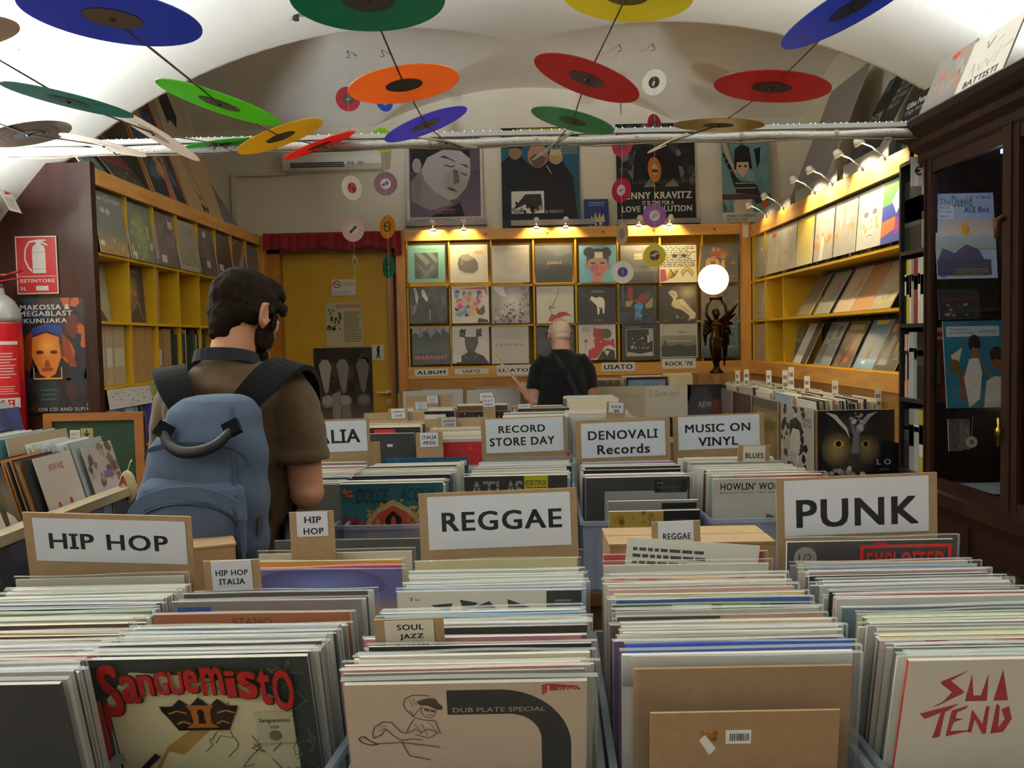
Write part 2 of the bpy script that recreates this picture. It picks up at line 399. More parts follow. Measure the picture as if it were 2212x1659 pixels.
# ---------------------------------------------------------------- tables and translucent crates
def table(x0, x1, y0, y1, h, label):
    t = thing('display_table', label, 'table', ((x0 + x1) / 2, (y0 + y1) / 2, 0))
    a = (x1 - x0) / 2; b = (y1 - y0) / 2
    mb = MB('darkwood'); mb.box((-a, -b, h - .035), (a, b, h), '5a3a22'); mb.build('tabletop', t)
    mb = MB('darkwood'); mb.box((-a + .03, -b + .03, h - .12), (a - .03, b - .03, h - .036), '4a2e1a'); mb.build('apron', t)
    for sx in (-1, 1):
        for sy in (-1, 1):
            mb = MB('darkwood'); mb.box((sx * (a - .06) - .025, sy * (b - .06) - .025, 0), (sx * (a - .06) + .025, sy * (b - .06) + .025, h - .12), '4a2e1a'); mb.build('leg', t)
TH = .79
table(-1.0, .9, 1.02, 2.0, TH, 'dark wooden table under the nearest row of record crates')
table(-.95, 1.0, 2.52, 3.36, TH, 'dark wooden table under the second row of record crates')
table(-.9, .68, 3.86, 4.86, TH, 'dark wooden table under the third row of record crates')
table(-.8, .72, 5.14, 5.86, TH, 'dark wooden table under the last row of record crates')
def crate(xf, xb, y0, y1, label, hgt=.2, col='aebcc8'):
    x = (xf + xb) / 2; sk = (xb - xf) / 2; hw = .1715
    t = thing('record_crate', label, 'crate', (x, (y0 + y1) / 2, TH + .001), 'record crates')
    b = (y1 - y0) / 2
    def slab(p, th, nm, rim=True):
        mb = MB('crateplastic')
        (ax, ay), (bx, by) = p; d = Vector((bx - ax, by - ay, 0)).normalized(); n = Vector((-d.y, d.x, 0)) * th
        mb.M = Matrix(((d.x, n.x / th, 0, ax), (d.y, n.y / th, 0, ay), (0, 0, 1, 0), (0, 0, 0, 1)))
        L = math.hypot(bx - ax, by - ay); mb.box((0, 0, .006), (L, th, hgt), col); mb.box((0, -.008, hgt), (L, th, hgt + .012), col)
        for k in range(int(L / .06)): mb.box((.03 + k * .06, -.005, .01), (.034 + k * .06, 0, hgt), col)
        mb.build(nm, t)
    A = (-hw - sk, -b); B = (hw - sk, -b); D = (-hw + sk, b); E2 = (hw + sk, b)
    slab((A, B), .003, 'front_panel'); slab((E2, D), .003, 'rear_panel'); slab((B, E2), .003, 'side_panel'); slab((D, A), .003, 'side_panel')
    mb = MB('crateplastic'); mb.poly([(A[0], A[1], .003), (B[0], B[1], .003), (E2[0], E2[1], .003), (D[0], D[1], .003)], col); mb.poly([(A[0], A[1], 0), (D[0], D[1], 0), (E2[0], E2[1], 0), (B[0], B[1], 0)], col); mb.build('bottom', t)
# ---------------------------------------------------------------- records
PAL = [('white', 'e6e4da', 9), ('off-white', 'd9d6ca', 8), ('cream', 'e6dcc0', 6), ('pale grey', 'bfc0bc', 6), ('grey', '8d8e8c', 3), ('charcoal', '34343a', 3), ('black', '17171a', 3),
       ('tan', 'b08f62', 1), ('pale pink', 'dfb4a8', 1), ('pale blue', 'a8bccc', 2), ('navy', '2c3a5e', 1), ('brown', '5e4432', 1)]
PNAMES = [p[0] for p in PAL]
def pick(q): return q.choices(PAL, [p[2] for p in PAL])[0]
NTH = ['', 'first', 'second', 'third', 'fourth', 'fifth', 'sixth', 'seventh', 'eighth', 'ninth', 'tenth', '11th', '12th', '13th']
def nth(i):
    if i < len(NTH): return NTH[i]
    return '%d%s' % (i, {1: 'st', 2: 'nd', 3: 'rd'}.get(i % 10, 'th') if i not in (11, 12, 13) else 'th')
ZB = .80
def solve_d(y, z, x=0):
    d = 1.0
    for i in range(40):
        h = 735 + .021 * (1115 - (1115 + x / d * FPX)); d = (1.55 - z) * FPX / max(y - h, 20)
    return d
def add_record(mb, M, w, h, t, face, edge, spec=None, side=None):
    old = mb.M; mb.M = old @ M
    x = w / 2; q = [mb.pt(p) for p in ((-x, 0, 0), (x, 0, 0), (x, t, 0), (-x, t, 0), (-x, 0, h), (x, 0, h), (x, t, h), (-x, t, h))]
    for f, c in (((0, 1, 5, 4), face), ((1, 2, 6, 5), side or edge), ((2, 3, 7, 6), face), ((3, 0, 4, 7), side or edge), ((4, 5, 6, 7), edge), ((3, 2, 1, 0), edge)): mb.face([q[i] for i in f], c)
    if spec: art(mb, Matrix.Translation((-x, 0, 0)), w, h, spec)
    mb.M = old
def film(q, w, h, t, parent, rise=.01, wid=.008):
    mb = MB('film'); mb.smooth = False; n = 9; x0 = -w / 2 - wid * .3; x1 = w / 2 + wid; ph = q.uniform(0, 6); A = q.uniform(.0004, .0016); fr = q.uniform(.4, .9)
    top = [h + rise + A * math.sin(ph + i * fr) for i in range(n + 1)]
    for y, s in ((-.0012, 1), (t + .0012, -1)):
        ids = [(mb.pt((x0 + (x1 - x0) * i / n, y, 0)), mb.pt((x0 + (x1 - x0) * i / n, y + s * .0009 * math.sin(i * 1.7 + ph), top[i]))) for i in range(n + 1)]
        for i in range(n):
            f = (ids[i][0], ids[i + 1][0], ids[i + 1][1], ids[i][1]); mb.face(f if s > 0 else f[::-1], 'e4e8e6')
    mb.cur = 'hem'
    for i in range(n):        # sealed hem along the top
        xa = x0 + (x1 - x0) * i / n; xb = x0 + (x1 - x0) * (i + 1) / n
        mb.poly([(xa, -.0012, top[i]), (xb, -.0012, top[i + 1]), (xb, t + .0012, top[i + 1]), (xa, t + .0012, top[i])], 'e2e5e1')
    mb.poly([(x1, -.0012, 0), (x1, t + .0012, 0), (x1, t + .0012, top[-1]), (x1, -.0012, top[-1])], 'eef0ee')
    return mb.build('plastic_cover', parent)
def leanframe(x, y, z, a, yaw=0, roll=0):
    return Matrix.Translation((x, y, z)) @ Matrix.Rotation(yaw, 4, 'Z') @ Matrix.Rotation(a, 4, 'X') @ Matrix.Rotation(roll, 4, 'Y')
def column(where, seed, xf, xb, df, db, n, tf, tb, specials, fronts=(), individual=True, grp=None, bulk=None, ztop=1.117, filmed=True, pal=None, skipy=()):
    """One crate of records, from the front (df) to the back (db); tilt is degrees towards the reader."""
    q = random.Random(seed); recs = []
    for i in range(n):
        u = i / (n - 1); d = df + (db - df) * u + q.uniform(-.003, .003)
        nm, c, _ = (pal or pick)(q)
        recs.append([d, nm, c, q.uniform(-.008, .008), None])
    for y, nm, c, rise, *sp in specials:
        rise = rise + 5; xx = (xf + xb) / 2; d = max(solve_d(y, ztop + rise / 1000, xx), df + .006)
        j = min(range(n), key=lambda k: abs(recs[k][0] - d)); recs[j] = [d, nm, c, rise / 1000, sp[0] if sp else None]
    recs.sort(key=lambda r: r[0])
    k = 0
    for i, (d, nm, c, rise, sp) in enumerate(recs):
        yy = 735 + .021 * (-(xf + xb) / 2 / d * FPX) + (1.55 - ztop - rise) * FPX / d
        if nm in PNAMES and any(a <= yy <= b for a, b in skipy): continue
        k += 1
        u = min(max((d - df) / (db - df), 0), 1); a = math.radians(tf + (tb - tf) * u + q.uniform(-.25, .25)); x = xf + (xb - xf) * u + q.uniform(-.0095, .0095)
        t = q.uniform(.0026, .0045); h = .313; w = .315; zt = ztop + rise
        z0 = zt - h * math.cos(a); yb = d + h * math.sin(a)
        M = leanframe(x, yb, z0, a, q.uniform(-.006, .006), q.uniform(-.006, .006))
        edge = c if q.random() < .3 or sp else q.choice(['e9e6dc', 'dedbd0', 'cfcdc4', 'f0ece0', 'b5b3aa'])
        side = q.choice(['1c1c20', '2a2c2c', '3a3a3c', 'd8d6cc', 'c8c6bc', '6a6a68', c])
        if individual:
            mb = MB('card'); add_record(mb, Matrix.Identity(4), w, h, t, c, edge, sp, side); o = mb.build('record_sleeve'); o.matrix_world = M
            tag(o, '%s record sleeve, %s from the front %s' % (nm, nth(k + len(fronts)), where), 'record', grp)
            if filmed: film(q, w, h, t, o, .0015 if sp or nm not in [p[0] for p in PAL] else q.uniform(.003, .009))
        else:
            add_record(bulk, M, w, h, t, c, edge, sp, side)
NG = 'records filed in the nearest row of crates'
def front(label, xc, d, ztop, a, spec, m='card', w=.315, h=.315, t=.006, edge='ece8dc', filmed=True, grp=NG, roll=0, yaw=0, side=None, name='record_sleeve', cat='record', rise=.008, wid=.012):
    a = math.radians(a); z0 = ztop - h * math.cos(a); yb = d + h * math.sin(a)
    mb = MB(m); base = spec.split(';')[0].split()[1]; add_record(mb, Matrix.Identity(4), w, h, t, base, edge, spec, side)
    o = mb.build(name); o.matrix_world = leanframe(xc, yb, z0, a, yaw, roll); tag(o, label, cat, grp)
    if filmed: film(random.Random(len(label)), w, h, t, o, rise, wid)
    return o
def pxs(x0, y0, s, items):
    """Prims given in picture-like units (origin top-left of the cover, cover side s) -> unit sheet language."""
    out = []
    for it in items:
        o, col = it[0], it[1]; n = it[2]
        pts = ' '.join('%.3f %.3f' % ((n[i] - x0) / s, 1 - (n[i + 1] - y0) / s) for i in range(0, len(n), 2))
        out.append('%s %s %s%s' % (o, col, ('%.4f ' % (it[3] / s)) if o == 'l' else '', pts))
    return ';'.join(out)
# front covers of the nearest row -------------------------------------------------------------
RED = 'a62222'
_let = [('S', .06, .70, .152, .985), ('a', .155, .775, .235, .925), ('n', .237, .815, .302, .925), ('G', .310, .82, .372, .945), ('U', .376, .82, .438, .945), ('e', .442, .825, .505, .955),
        ('m', .522, .815, .618, .965), ('i', .628, .80, .672, .945), ('s', .682, .79, .765, .94), ('t', .77, .755, .825, .95), ('O', .835, .72, .925, .945)]
sangue = 'b 15201e;p d9cda6 .07 0 .07 .78 .2 .93 .5 .9 .75 .84 .9 .72 .9 0;p b0893a .08 .12 .3 .5 .62 .76 .62 .7 .36 .44 .12 .05;p e2d8b6 .08 .05 .12 .03 .34 .4 .4 .44 .3 .47;'
_q = random.Random(3)
for i in range(26):
    x, y = _q.uniform(.5, .97), _q.uniform(.2, .97); pts = [x, y]
    for j in range(4): x += _q.uniform(-.06, .06); y += _q.uniform(-.07, .03); pts += [min(max(x, .45), .98), max(y, .02)]
    sangue += 'l %s .004 %s;' % ('3a3428' if pts[0] < .88 and pts[1] < .8 else '5c6a64', ' '.join('%.3f' % k for k in pts))
sangue += 'e .485 .17 .21 .045 0b0d16;e .485 .12 .17 .15 101a2c;p 1e1414 .30 .74 .36 .74 .40 .78 .44 .74 .485 .79 .53 .74 .57 .78 .61 .74 .66 .74 .6 .6 .37 .6;'
sangue += 'p 2a1a16 .305 .72 .655 .72 .60 .625 .365 .625;p 9a5a1e .42 .745 .55 .745 .53 .715 .525 .645 .56 .615 .41 .615 .445 .645 .44 .715;e .485 .7 .016 .022 140c0a;p 140c0a .474 .70 .496 .70 .502 .64 .468 .64;l b07a2a .008 .34 .7 .38 .715 .42 .7;l b07a2a .008 .56 .7 .6 .715 .64 .7;l b07a2a .008 .37 .64 .4 .655 .43 .64;l b07a2a .008 .55 .64 .58 .655 .61 .64;'
sangue += 'r .73 .52 .9 .70 b9b094;T .745 .635 .885 .665 1c1a16 Sanguemisto;T .79 .605 .83 .622 4a4438 SXM;e .81 .565 .03 .03 6a6250;l 3a2030 .03 .1 .3 .22 .43 .25 .46;'
for ch, a0, b0, a1, b1 in _let: sangue += 'T %.3f %.3f %.3f %.3f 4a3010 %s;' % (a0 - .006, b0 - .01, a1 + .008, b1 + .004, ch)
for ch, a0, b0, a1, b1 in _let: sangue += 'T %.3f %.3f %.3f %.3f %s %s;' % (a0, b0, a1, b1, RED, ch)
sangue += 'l 3a0c0c .004 .07 .83 .14 .85;l 3a0c0c .004 .53 .88 .6 .9;l 3a0c0c .004 .7 .86 .75 .88;l 3a0c0c .004 .84 .85 .92 .82;p a62222 .06 .76 .085 .72 .075 .62 .065 .58 .06 .66'
front('record sleeve with jagged red title over a cracked cream and black design', -.457, 1.17, 1.118, 19, sangue, side='9a9a98', wid=.02)
_D = []
_o = [752, 1297] + sum(([1050 + 408 * math.sin(k * .157), 1705 - 408 * math.cos(k * .157)] for k in range(11)), []) + [1458, 2400, 1290, 2400] + sum(([1105 + 180 * math.cos(k * .157), 1650 - 183 * math.sin(k * .157)] for k in range(11)), []) + [752, 1467]
dub = 'b cdb8a6;' + pxs(180, 1250, 1365, [('p', '161214', _o), ('p', 'a8242c', [1290, 1272, 1335, 1262, 1490, 1280, 1512, 1306, 1340, 1310, 1292, 1340]),
    ('p', 'd8c4b2', [1322, 1276, 1334, 1276, 1334, 1312, 1342, 1320, 1312, 1330, 1322, 1310]),
    ('l', '4a3a34', [515, 1420, 505, 1385, 520, 1345, 560, 1325, 620, 1325, 660, 1335], 6), ('l', '4a3a34', [540, 1430, 560, 1470, 600, 1410], 5), ('l', '4a3a34', [515, 1420, 560, 1480, 590, 1490, 620, 1500, 680, 1505, 705, 1600], 6),
    ('p', '3a2c2a', [578, 1372, 620, 1352, 660, 1345, 690, 1352, 705, 1385, 728, 1405, 722, 1432, 690, 1425, 640, 1398, 600, 1395]), ('l', '5a4840', [610, 1400, 600, 1440, 625, 1478, 660, 1482, 685, 1450, 690, 1425], 5),
    ('p', '4a3a36', [620, 1412, 652, 1420, 648, 1440, 622, 1432]), ('p', '4a3a36', [658, 1422, 684, 1430, 678, 1446, 656, 1440]), ('l', '4a3a34', [636, 1462, 665, 1460], 5),
    ('l', '4a3a34', [315, 1590, 330, 1540, 380, 1505, 430, 1510, 480, 1580, 510, 1590, 530, 1540, 560, 1490], 6), ('l', '4a3a34', [315, 1590, 320, 1620, 360, 1600, 395, 1555, 440, 1610, 480, 1640, 540, 1630, 600, 1640], 6),
    ('l', '4a3a34', [230, 1620, 260, 1605, 300, 1640, 340, 1665, 300, 1670, 250, 1650, 232, 1622], 7), ('l', '4a3a34', [520, 1590, 560, 1560, 600, 1580, 640, 1560, 690, 1590, 640, 1625, 560, 1600], 5),
    ('l', '6a564c', [560, 1520, 600, 1600], 4), ('l', '6a564c', [600, 1520, 630, 1610], 4), ('l', '6a564c', [640, 1510, 690, 1590], 4), ('l', '6a564c', [350, 1540, 400, 1530], 4), ('l', '6a564c', [350, 1565, 390, 1550], 4), ('l', '6a564c', [540, 1350, 560, 1400], 4), ('l', '6a564c', [560, 1340, 580, 1390], 4),
    ('l', '4a3a34', [320, 1660, 480, 1650, 700, 1690], 6), ('l', '4a3a34', [480, 1650, 520, 1750, 640, 1780], 6)]) + ';t .443 .858 .828 .881 b8a69a DUB_PLATE_SPECIAL;i .875 .959 .955 .974 e8d4c6 TUDIO'
front('pale pink record sleeve with thick black arc and sketched man in a hat', -.075, 1.09, 1.108, 17, dub, side='d8c8a8', wid=.014)
front('brown cardboard record mailer in a wide clear plastic sleeve', .30, 1.150, 1.098, 8, 'b 9c7e5e;h .0 0 .03 1 b0906c 9c7e5e', m='kraft', w=.298, h=.29, edge='b4946e', t=.005, rise=.019, wid=.013)
front('plain white record sleeve standing behind the brown cardboard mailers', .296, 1.163, 1.113, 8, 'b e2e2e0;v 0 .85 1 1 9a9894 e4e4e2', w=.318, edge='f2f2ee')
_m = front('smaller brown cardboard mailer with barcode sticker, in front of the larger one', .2955, 1.124, 1.048, 8, 'b 9e8060;r .40 .815 .535 .895 f0eeee;n 5 16 .275 .84 .345 .905 .012 .03 9c6a3a,b28050,8a5a34;p e8e6e4 .26 .84 .29 .87 .35 .79 .315 .75;p ece9e6 .275 .82 .30 .83 .345 .80 .32 .775', m='kraft', w=.253, h=.253, edge='bf9f74', filmed=False, t=.004)
def barcode(o, w, h):
    mb = MB('card'); q = random.Random(5); x = .42
    while x < .515:
        l = q.uniform(.002, .006); mb.poly([((x - .5) * w, -.0016, .835 * h), ((x + l - .5) * w, -.0016, .835 * h), ((x + l - .5) * w, -.0016, .878 * h), ((x - .5) * w, -.0016, .878 * h)], '1c1c20'); x += l + q.uniform(.003, .007)
    mb.build('barcode_print', o)
barcode(_m, .253, .253)
_z = [('p', RED, [2003, 1048, 1865, 1117, 1872, 1132, 1932, 1180, 1895, 1235, 1835, 1276, 1870, 1262, 1990, 1190, 1992, 1178, 1918, 1112]), ('p', RED, [2020, 1072, 2005, 1238, 2118, 1238, 2102, 1070, 2082, 1204, 2044, 1204]), ('p', RED, [2172, 1050, 2150, 1238, 2226, 1236]),
      ('p', RED, [1783, 1308, 1978, 1250, 1935, 1288, 1912, 1302, 1905, 1455, 1866, 1465, 1890, 1306, 1812, 1342]), ('p', RED, [1945, 1292, 2028, 1262, 2016, 1284, 1976, 1302, 1970, 1340, 2012, 1346, 1966, 1366, 1956, 1420, 2072, 1416, 1934, 1455]),
      ('p', RED, [2050, 1288, 2045, 1430, 2065, 1430, 2072, 1350, 2122, 1442, 2142, 1440, 2135, 1270, 2118, 1270, 2115, 1380]), ('p', RED, [2170, 1255, 2165, 1442, 2230, 1430, 2262, 1350, 2235, 1270, 2200, 1290, 2225, 1350, 2200, 1405, 2188, 1270])]
front('white record sleeve with jagged red hand-cut capital letters', .660, 1.10, 1.122, 15, 'b e6ddd4;' + pxs(1690, 990, 1220, _z) + ';n 3 10 .1 .1 .9 .9 .002 .004 b8aca2', side='b02a24', wid=.01)
front('black record sleeve at the front of the far left crate', -.765, 1.10, 1.113, 16, 'b 1b1a1c;g .7 .4 .2 .2 2a4a8a 1b1a1c;g .8 .15 .15 .2 8a4a1e 1b1a1c', side='2a2624')
GENRE = {'A': 'in the HIP HOP sign crate', 'B': 'behind the jagged red title', 'C': 'in the REGGAE sign crate', 'D': 'behind the brown mailers', 'E': 'in the PUNK sign crate'}
column(GENRE['A'], 11, -.762, -.772, 1.115, 1.555, 38, 16, 8, [(1255, 'pale grey', 'c8c4b8', 4), (1300, 'black-and-white', '2a2624', 0), (1315, 'blue', '3a5a8a', 0), (1325, 'dark blue', '2e3a50', 0), (1335, 'green-flecked', '7a8a60', 0), (1345, 'pale yellow', 'd0c890', 0), (1362, 'brown', '5a4438', 3), (1378, 'yellow', 'd8a83a', 0), (1398, 'tan-flecked', 'b8a080', 0), (1412, 'violet-grey', '8088a8', 0), (1420, 'pale blue', 'b8d0d0', 0), (1434, 'red', 'c03430', 2), (1450, 'white', 'e8e0d4', 0), (1468, 'blue', '3a6ab0', -6)], (1,), grp=NG)
def palgrey(q): return q.choices(PAL, [6, 6, 2, 6, 4, 4, 3, 1, 1, 2, 1, 2])[0]
column(GENRE['B'], 12, -.452, -.385, 1.185, 1.655, 40, 19, 4, [(1172, 'dark grey', '4a4a48', 2), (1200, 'off-white', 'd8d4c4', 0), (1218, 'yellow-orange', 'd8a42c', 2), (1232, 'magenta', 'c8407a', 0), (1238, 'purple and gold sky-patterned', '5a5490', 0, 'b 5a5490;g .5 .9 .4 .12 6a7ac0 3c3470;v 0 .6 1 .84 d0a040 5a5490'), (1288, 'brown-black', '4a3e38', 6, 'b 4a3e38'), (1306, 'grey with blue sticker', '8a8a8c', 2, 'b 8a8a8c;r .02 .9 .2 .97 2a58b0'), (1334, 'orange-brown', 'a8643a', 3, 'b a8643a;t .4 .93 .6 .975 5a3a24 STANO'), (1364, 'pale lilac', 'b8b4bc', 0), (1382, 'charcoal', '2c2c2e', 0), (1400, 'grey', '6a6a6a', 0), (1412, 'cream drawing-covered', 'd8d0c0', 2, 'b d8d0c0;n 4 20 0 .93 1 .99 .004 .012 3a3444,8a80a0'), (1424, 'black-and-white patterned', 'ccc8c0', 0, 'b ccc8c0;n 8 14 .1 .94 .95 .99 .01 .03 1c1c1e')], (1,), grp=NG, pal=palgrey, skipy=((1240, 1285), (1291, 1306), (1311, 1332), (1338, 1358), (1386, 1396)))
column(GENRE['C'], 13, -.073, -.040, 1.10, 1.655, 44, 17, 4, [(1186, 'red-brown', 'a85a4a', 6), (1198, 'grey-pink', 'a89a9c', 0), (1214, 'cream-yellow', 'e2d6a8', 4), (1238, 'pale aqua', 'd0dcd8', 2), (1252, 'white', 'eceae6', 0), (1262, 'pale green', 'b8c8bc', 0), (1276, 'pale blue', 'a8bcd8', 0), (1283, 'white black-lettered', 'd8d4ca', 2, 'b d8d4ca;r .81 .83 1 .995 17161a;t .06 .945 .12 .965 1a1a1a Tu;p 1a1a1a .18 .92 .3 .93 .28 .87;p 1a1a1a .34 .95 .36 .87 .44 .93;p 1a1a1a .5 .94 .56 .87 .4 .9;p 1a1a1a .6 .95 .72 .9 .6 .86;s 3 4 .86 .86 .95 .95 8a8a88'), (1330, 'bright blue', '3a8ac0', 0), (1345, 'pale pink', 'e0c8b8', 0), (1356, 'pale aqua', 'c8d4ce', 0), (1376, 'yellow', 'd0c83a', 0), (1386, 'pink', 'd8909a', 0), (1399, 'red and yellow', 'd84a3c', -16), (1412, 'grey-green', 'a8b4a8', -14), (1426, 'purple', '5a4a8a', -9, 'b 5a4a8a;r .35 .9 .5 1 d8c04a;r .68 .9 .85 1 d8c04a'), (1450, 'orange', 'd88a64', 0), (1462, 'pink and yellow', 'e0a09a', 0, 'b e0a09a;r .2 .9 .4 1 d8cc60;r .65 .9 1 1 d8cc60'), (1472, 'salmon pink', 'dc9c90', 0)], (1,), grp=NG, skipy=((1287, 1328), (1190, 1196), (1216, 1232), (1338, 1344)))
column(GENRE['D'], 14, .294, .318, 1.175, 1.645, 40, 8, 4, [(1200, 'red', 'b83a38', 2), (1210, 'white', 'dcdad2', 4), (1252, 'orange-patterned', 'd88a48', 0, 'b c8a890;r .05 .9 .12 1 d85a2c;r .2 .9 .3 1 d85a2c;r .33 .9 .66 1 d8a44a;r .7 .9 .8 1 b85a3c'), (1264, 'pale peach', 'e2d2c0', 3), (1277, 'pale pink', 'd8b0b0', 0), (1289, 'yellow', 'd8c05a', 0), (1300, 'blue', '4a6aa8', 0), (1312, 'green and black', '4a6a4a', 0, 'b 4a6a4a;r .3 .9 .5 1 dcdcd4;r .55 .9 .75 1 8ab06a;r .8 .9 1 1 222422'), (1325, 'white', 'dcd8d0', 3), (1338, 'dark brown', '4a4034', 0, 'b 4a4034;r .5 .9 1 1 d8a88a'), (1350, 'pale peach', 'e8d8c8', 3), (1366, 'pale green', 'd4dcd0', 2), (1390, 'purple', '6a4a7a', 0), (1398, 'white', 'e6e4ea', 0), (1408, 'blue', '2a5ac0', 0)], (1, 2, 3), grp=NG, skipy=((1202, 1210), (1225, 1248), (1314, 1324)))
column(GENRE['E'], 15, .662, .672, 1.118, 1.60, 40, 15, 3, [(1216, 'red', 'b02430', 2, 'b b02430;r .6 .9 1 1 d8a03a'), (1226, 'pale blue', '9ab0c4', 0), (1236, 'pink', 'd8a0b0', 2), (1246, 'black', '1e1e22', 0), (1258, 'pale grey', 'c8ccd0', 3), (1268, 'pale lilac', 'd0d0dc', 3), (1288, 'red', 'b01c2c', 0), (1296, 'white', 'dededa', 3), (1316, 'slate blue', '6a7a8a', 0), (1338, 'green', '5aa83c', 0), (1350, 'pale grey', 'c0bcb4', 2), (1366, 'yellow-white patterned', 'd8d4b0', 0), (1378, 'yellow', 'd8d03a', 0), (1388, 'red-and-white patterned', 'd8ccc8', 0, 'b d8ccc8;r .5 .9 .7 1 b83a48;r .2 .9 .3 1 b83a48;r .8 .9 .9 1 3a3a8a'), (1398, 'beige checked', 'a8a494', 0, 'b a8a494;r .2 .9 .3 1 d8d4c8;r .4 .9 .5 1 d8d4c8;r .6 .9 .7 1 d8d4c8'), (1414, 'green-and-white', '8ab08a', 0, 'b dcdcd4;r .3 .9 .5 1 7aa87a;r .7 .9 1 1 8a9ab8')], (1,), grp=NG)
front('black record sleeve with red stencil lettering, under the PUNK sign', .665, 1.618, 1.155, 4, 'b 2e2c2c;n 6 30 0 .7 1 1 .01 .05 3a3836,242224;e .11 .9 .07 .07 8a8a88;t .07 .875 .15 .925 2e2c2c 1/2;r .44 .955 .99 .975 c02a2c;r .44 .8 .46 .975 c02a2c;r .97 .8 .99 .975 c02a2c;T .52 .965 .60 .995 c02a2c THE;T .48 .80 .95 .93 c02a2c EXPLOITED')
for xf, xb, y0, y1, l in ((-.765, -.772, 1.09, 1.70, 'translucent crate of records below the HIP HOP sign, at far left'), (-.452, -.385, 1.15, 1.74, 'translucent crate of records holding the jagged red title sleeve'), (-.073, -.04, 1.07, 1.75, 'translucent crate of records below the REGGAE sign'), (.294, .318, 1.10, 1.71, 'translucent crate of records holding the brown cardboard mailers'), (.662, .672, 1.08, 1.72, 'translucent crate of records below the PUNK sign')):
    crate(xf, xb, y0, y1, l, .155)
# second row ----------------------------------------------------------------------------------
SG = 'records filed in the second row of crates'
front('teal record sleeve with a red arch of rays behind the small HIP HOP card', -.39, 2.6, 1.122, 12, 'b 1f6f80;v 0 .5 1 1 2a8a94 1a5a70;n 4 12 0 .35 .26 .62 .05 .1 b03a3c,8a3048,c84a3c;n 5 12 .74 .35 1 .62 .05 .1 b03a3c,8a3048,c84a3c;p d8c8a0 .22 .4 .24 .62 .34 .74 .5 .83 .66 .74 .76 .62 .78 .4;p d0542c .26 .4 .28 .6 .37 .7 .5 .77 .63 .7 .72 .6 .74 .4;l e8a05a .012 .32 .4 .5 .72;l e8a05a .012 .68 .4 .5 .72;l b02a20 .012 .4 .4 .5 .7;l b02a20 .012 .6 .4 .5 .7;n 9 26 .24 .58 .36 .76 .012 .022 e0a848;n 8 26 .64 .58 .76 .76 .012 .022 e0a848;n 7 12 .36 .76 .64 .84 .012 .022 e0a848;p 3a2418 .43 .4 .42 .64 .5 .72 .58 .64 .57 .4;p d8603c .47 .4 .475 .62 .5 .67 .525 .62 .53 .4;i .14 .80 .44 .95 0f4252 DOLCE;i .56 .80 .9 .95 0f4252 ACQUA;n 2 5 .02 .84 .1 .93 .02 .04 e06a50', grp=SG, filmed=True)
front('black record sleeve with grey outlined title and yellow sticker', -.010, 2.6, 1.137, 10, 'b 1d1e20;T .06 .78 .18 .95 8e8e90 A;T .18 .78 .30 .95 8e8e90 T;T .31 .78 .39 .95 8e8e90 L;T .40 .78 .50 .95 8e8e90 A;T .49 .78 .57 .95 8e8e90 S;l 1d1e20 .01 .07 .84 .56 .84;l 1d1e20 .01 .07 .89 .56 .89;r .58 .74 .81 1 c8c020;T .59 .9 .8 .955 1a1a18 RECORD_STORE_DAY;s 4 2 .6 .85 .8 .89 1a1a18;t .60 .765 .80 .80 1a1a18 60°_ANNIVERSARIO;t .83 .77 .99 .81 7a7a7c OCTAHEDRON', grp=SG)
front('dark-bordered record sleeve with grey photograph under the pale crate tops', .36, 2.585, 1.128, 10, 'b 232427;r .18 .0 .98 .86 a2a4aa;n 5 60 .18 0 .55 .55 .02 .08 6a6c74,7c7e86,565860,8e9098;r .66 .84 .97 .97 111214;t .68 .93 .74 .945 9a9a9a SWOD;t .68 .885 .93 .90 6a6a6a MICHAEL_NULL_ALL_PERFECT_DAYS', grp=SG)
front('low record sleeve with yellow bubbled panel beside a black panel', .40, 2.53, 1.035, 8, 'b b09848;n 6 60 .02 .3 .58 .98 .02 .05 9a8038,8a7030,a88c40,6a5424;r .6 0 1 1 141517;t .7 .88 .9 .905 7a7a7a BLUEBOX;s 6 4 .66 .66 .94 .84 3a3b3d', w=.27, h=.27, grp=SG, filmed=False)
front('grey record sleeve between the bubbled yellow one and the dark-bordered one', .40, 2.56, 1.06, 9, 'b 8c8c92;r .6 .9 .99 .97 18181a', w=.27, h=.27, grp=SG, filmed=False)
front('white record sleeve with bold black title, left of the PUNK sign', .745, 2.58, 1.118, 9, 'b d3d0c8;T .07 .885 .66 .955 1c1c1e HOWLIN’_WOLF;t .07 .845 .9 .868 3a3a3a Rarities_From_The_Singles_As_&_Bs;g .72 .3 .28 .38 5a5a58 c8c5be;n 3 22 .5 .3 .85 .62 .04 .09 242424,3c3c3c,5c5c5c;e .7 .2 .14 .22 9a9894', grp=SG, side='c8c4b8')
front('red record sleeve just behind the white sleeve with bold black title', .765, 2.60, 1.125, 8, 'b c02a2e;r .0 0 .14 1 8a90a8', grp=SG, side='c8b030')
BULK = MB('card')
column('in the far left crate of the second row, beside the younger man', 21, -.70, -.70, 2.62, 3.08, 30, 8, 2, [(1010, 'red and white', 'd8a0a0', 0), (1040, 'teal', '3a8a9a', 0)], bulk=BULK, individual=False)
column('behind the teal arch sleeve', 22, -.388, -.35, 2.62, 3.07, 32, 10, 2, [(975, 'salmon', 'd89080', 2), (990, 'blue', '24567a', -14, 'b 24567a;n 4 14 0 .8 1 1 .03 .08 2e6a8a,1c4668;r .9 .9 .98 .96 b8c8d8'), (1008, 'dark grey', '3c4444', 4)], bulk=BULK, individual=False)
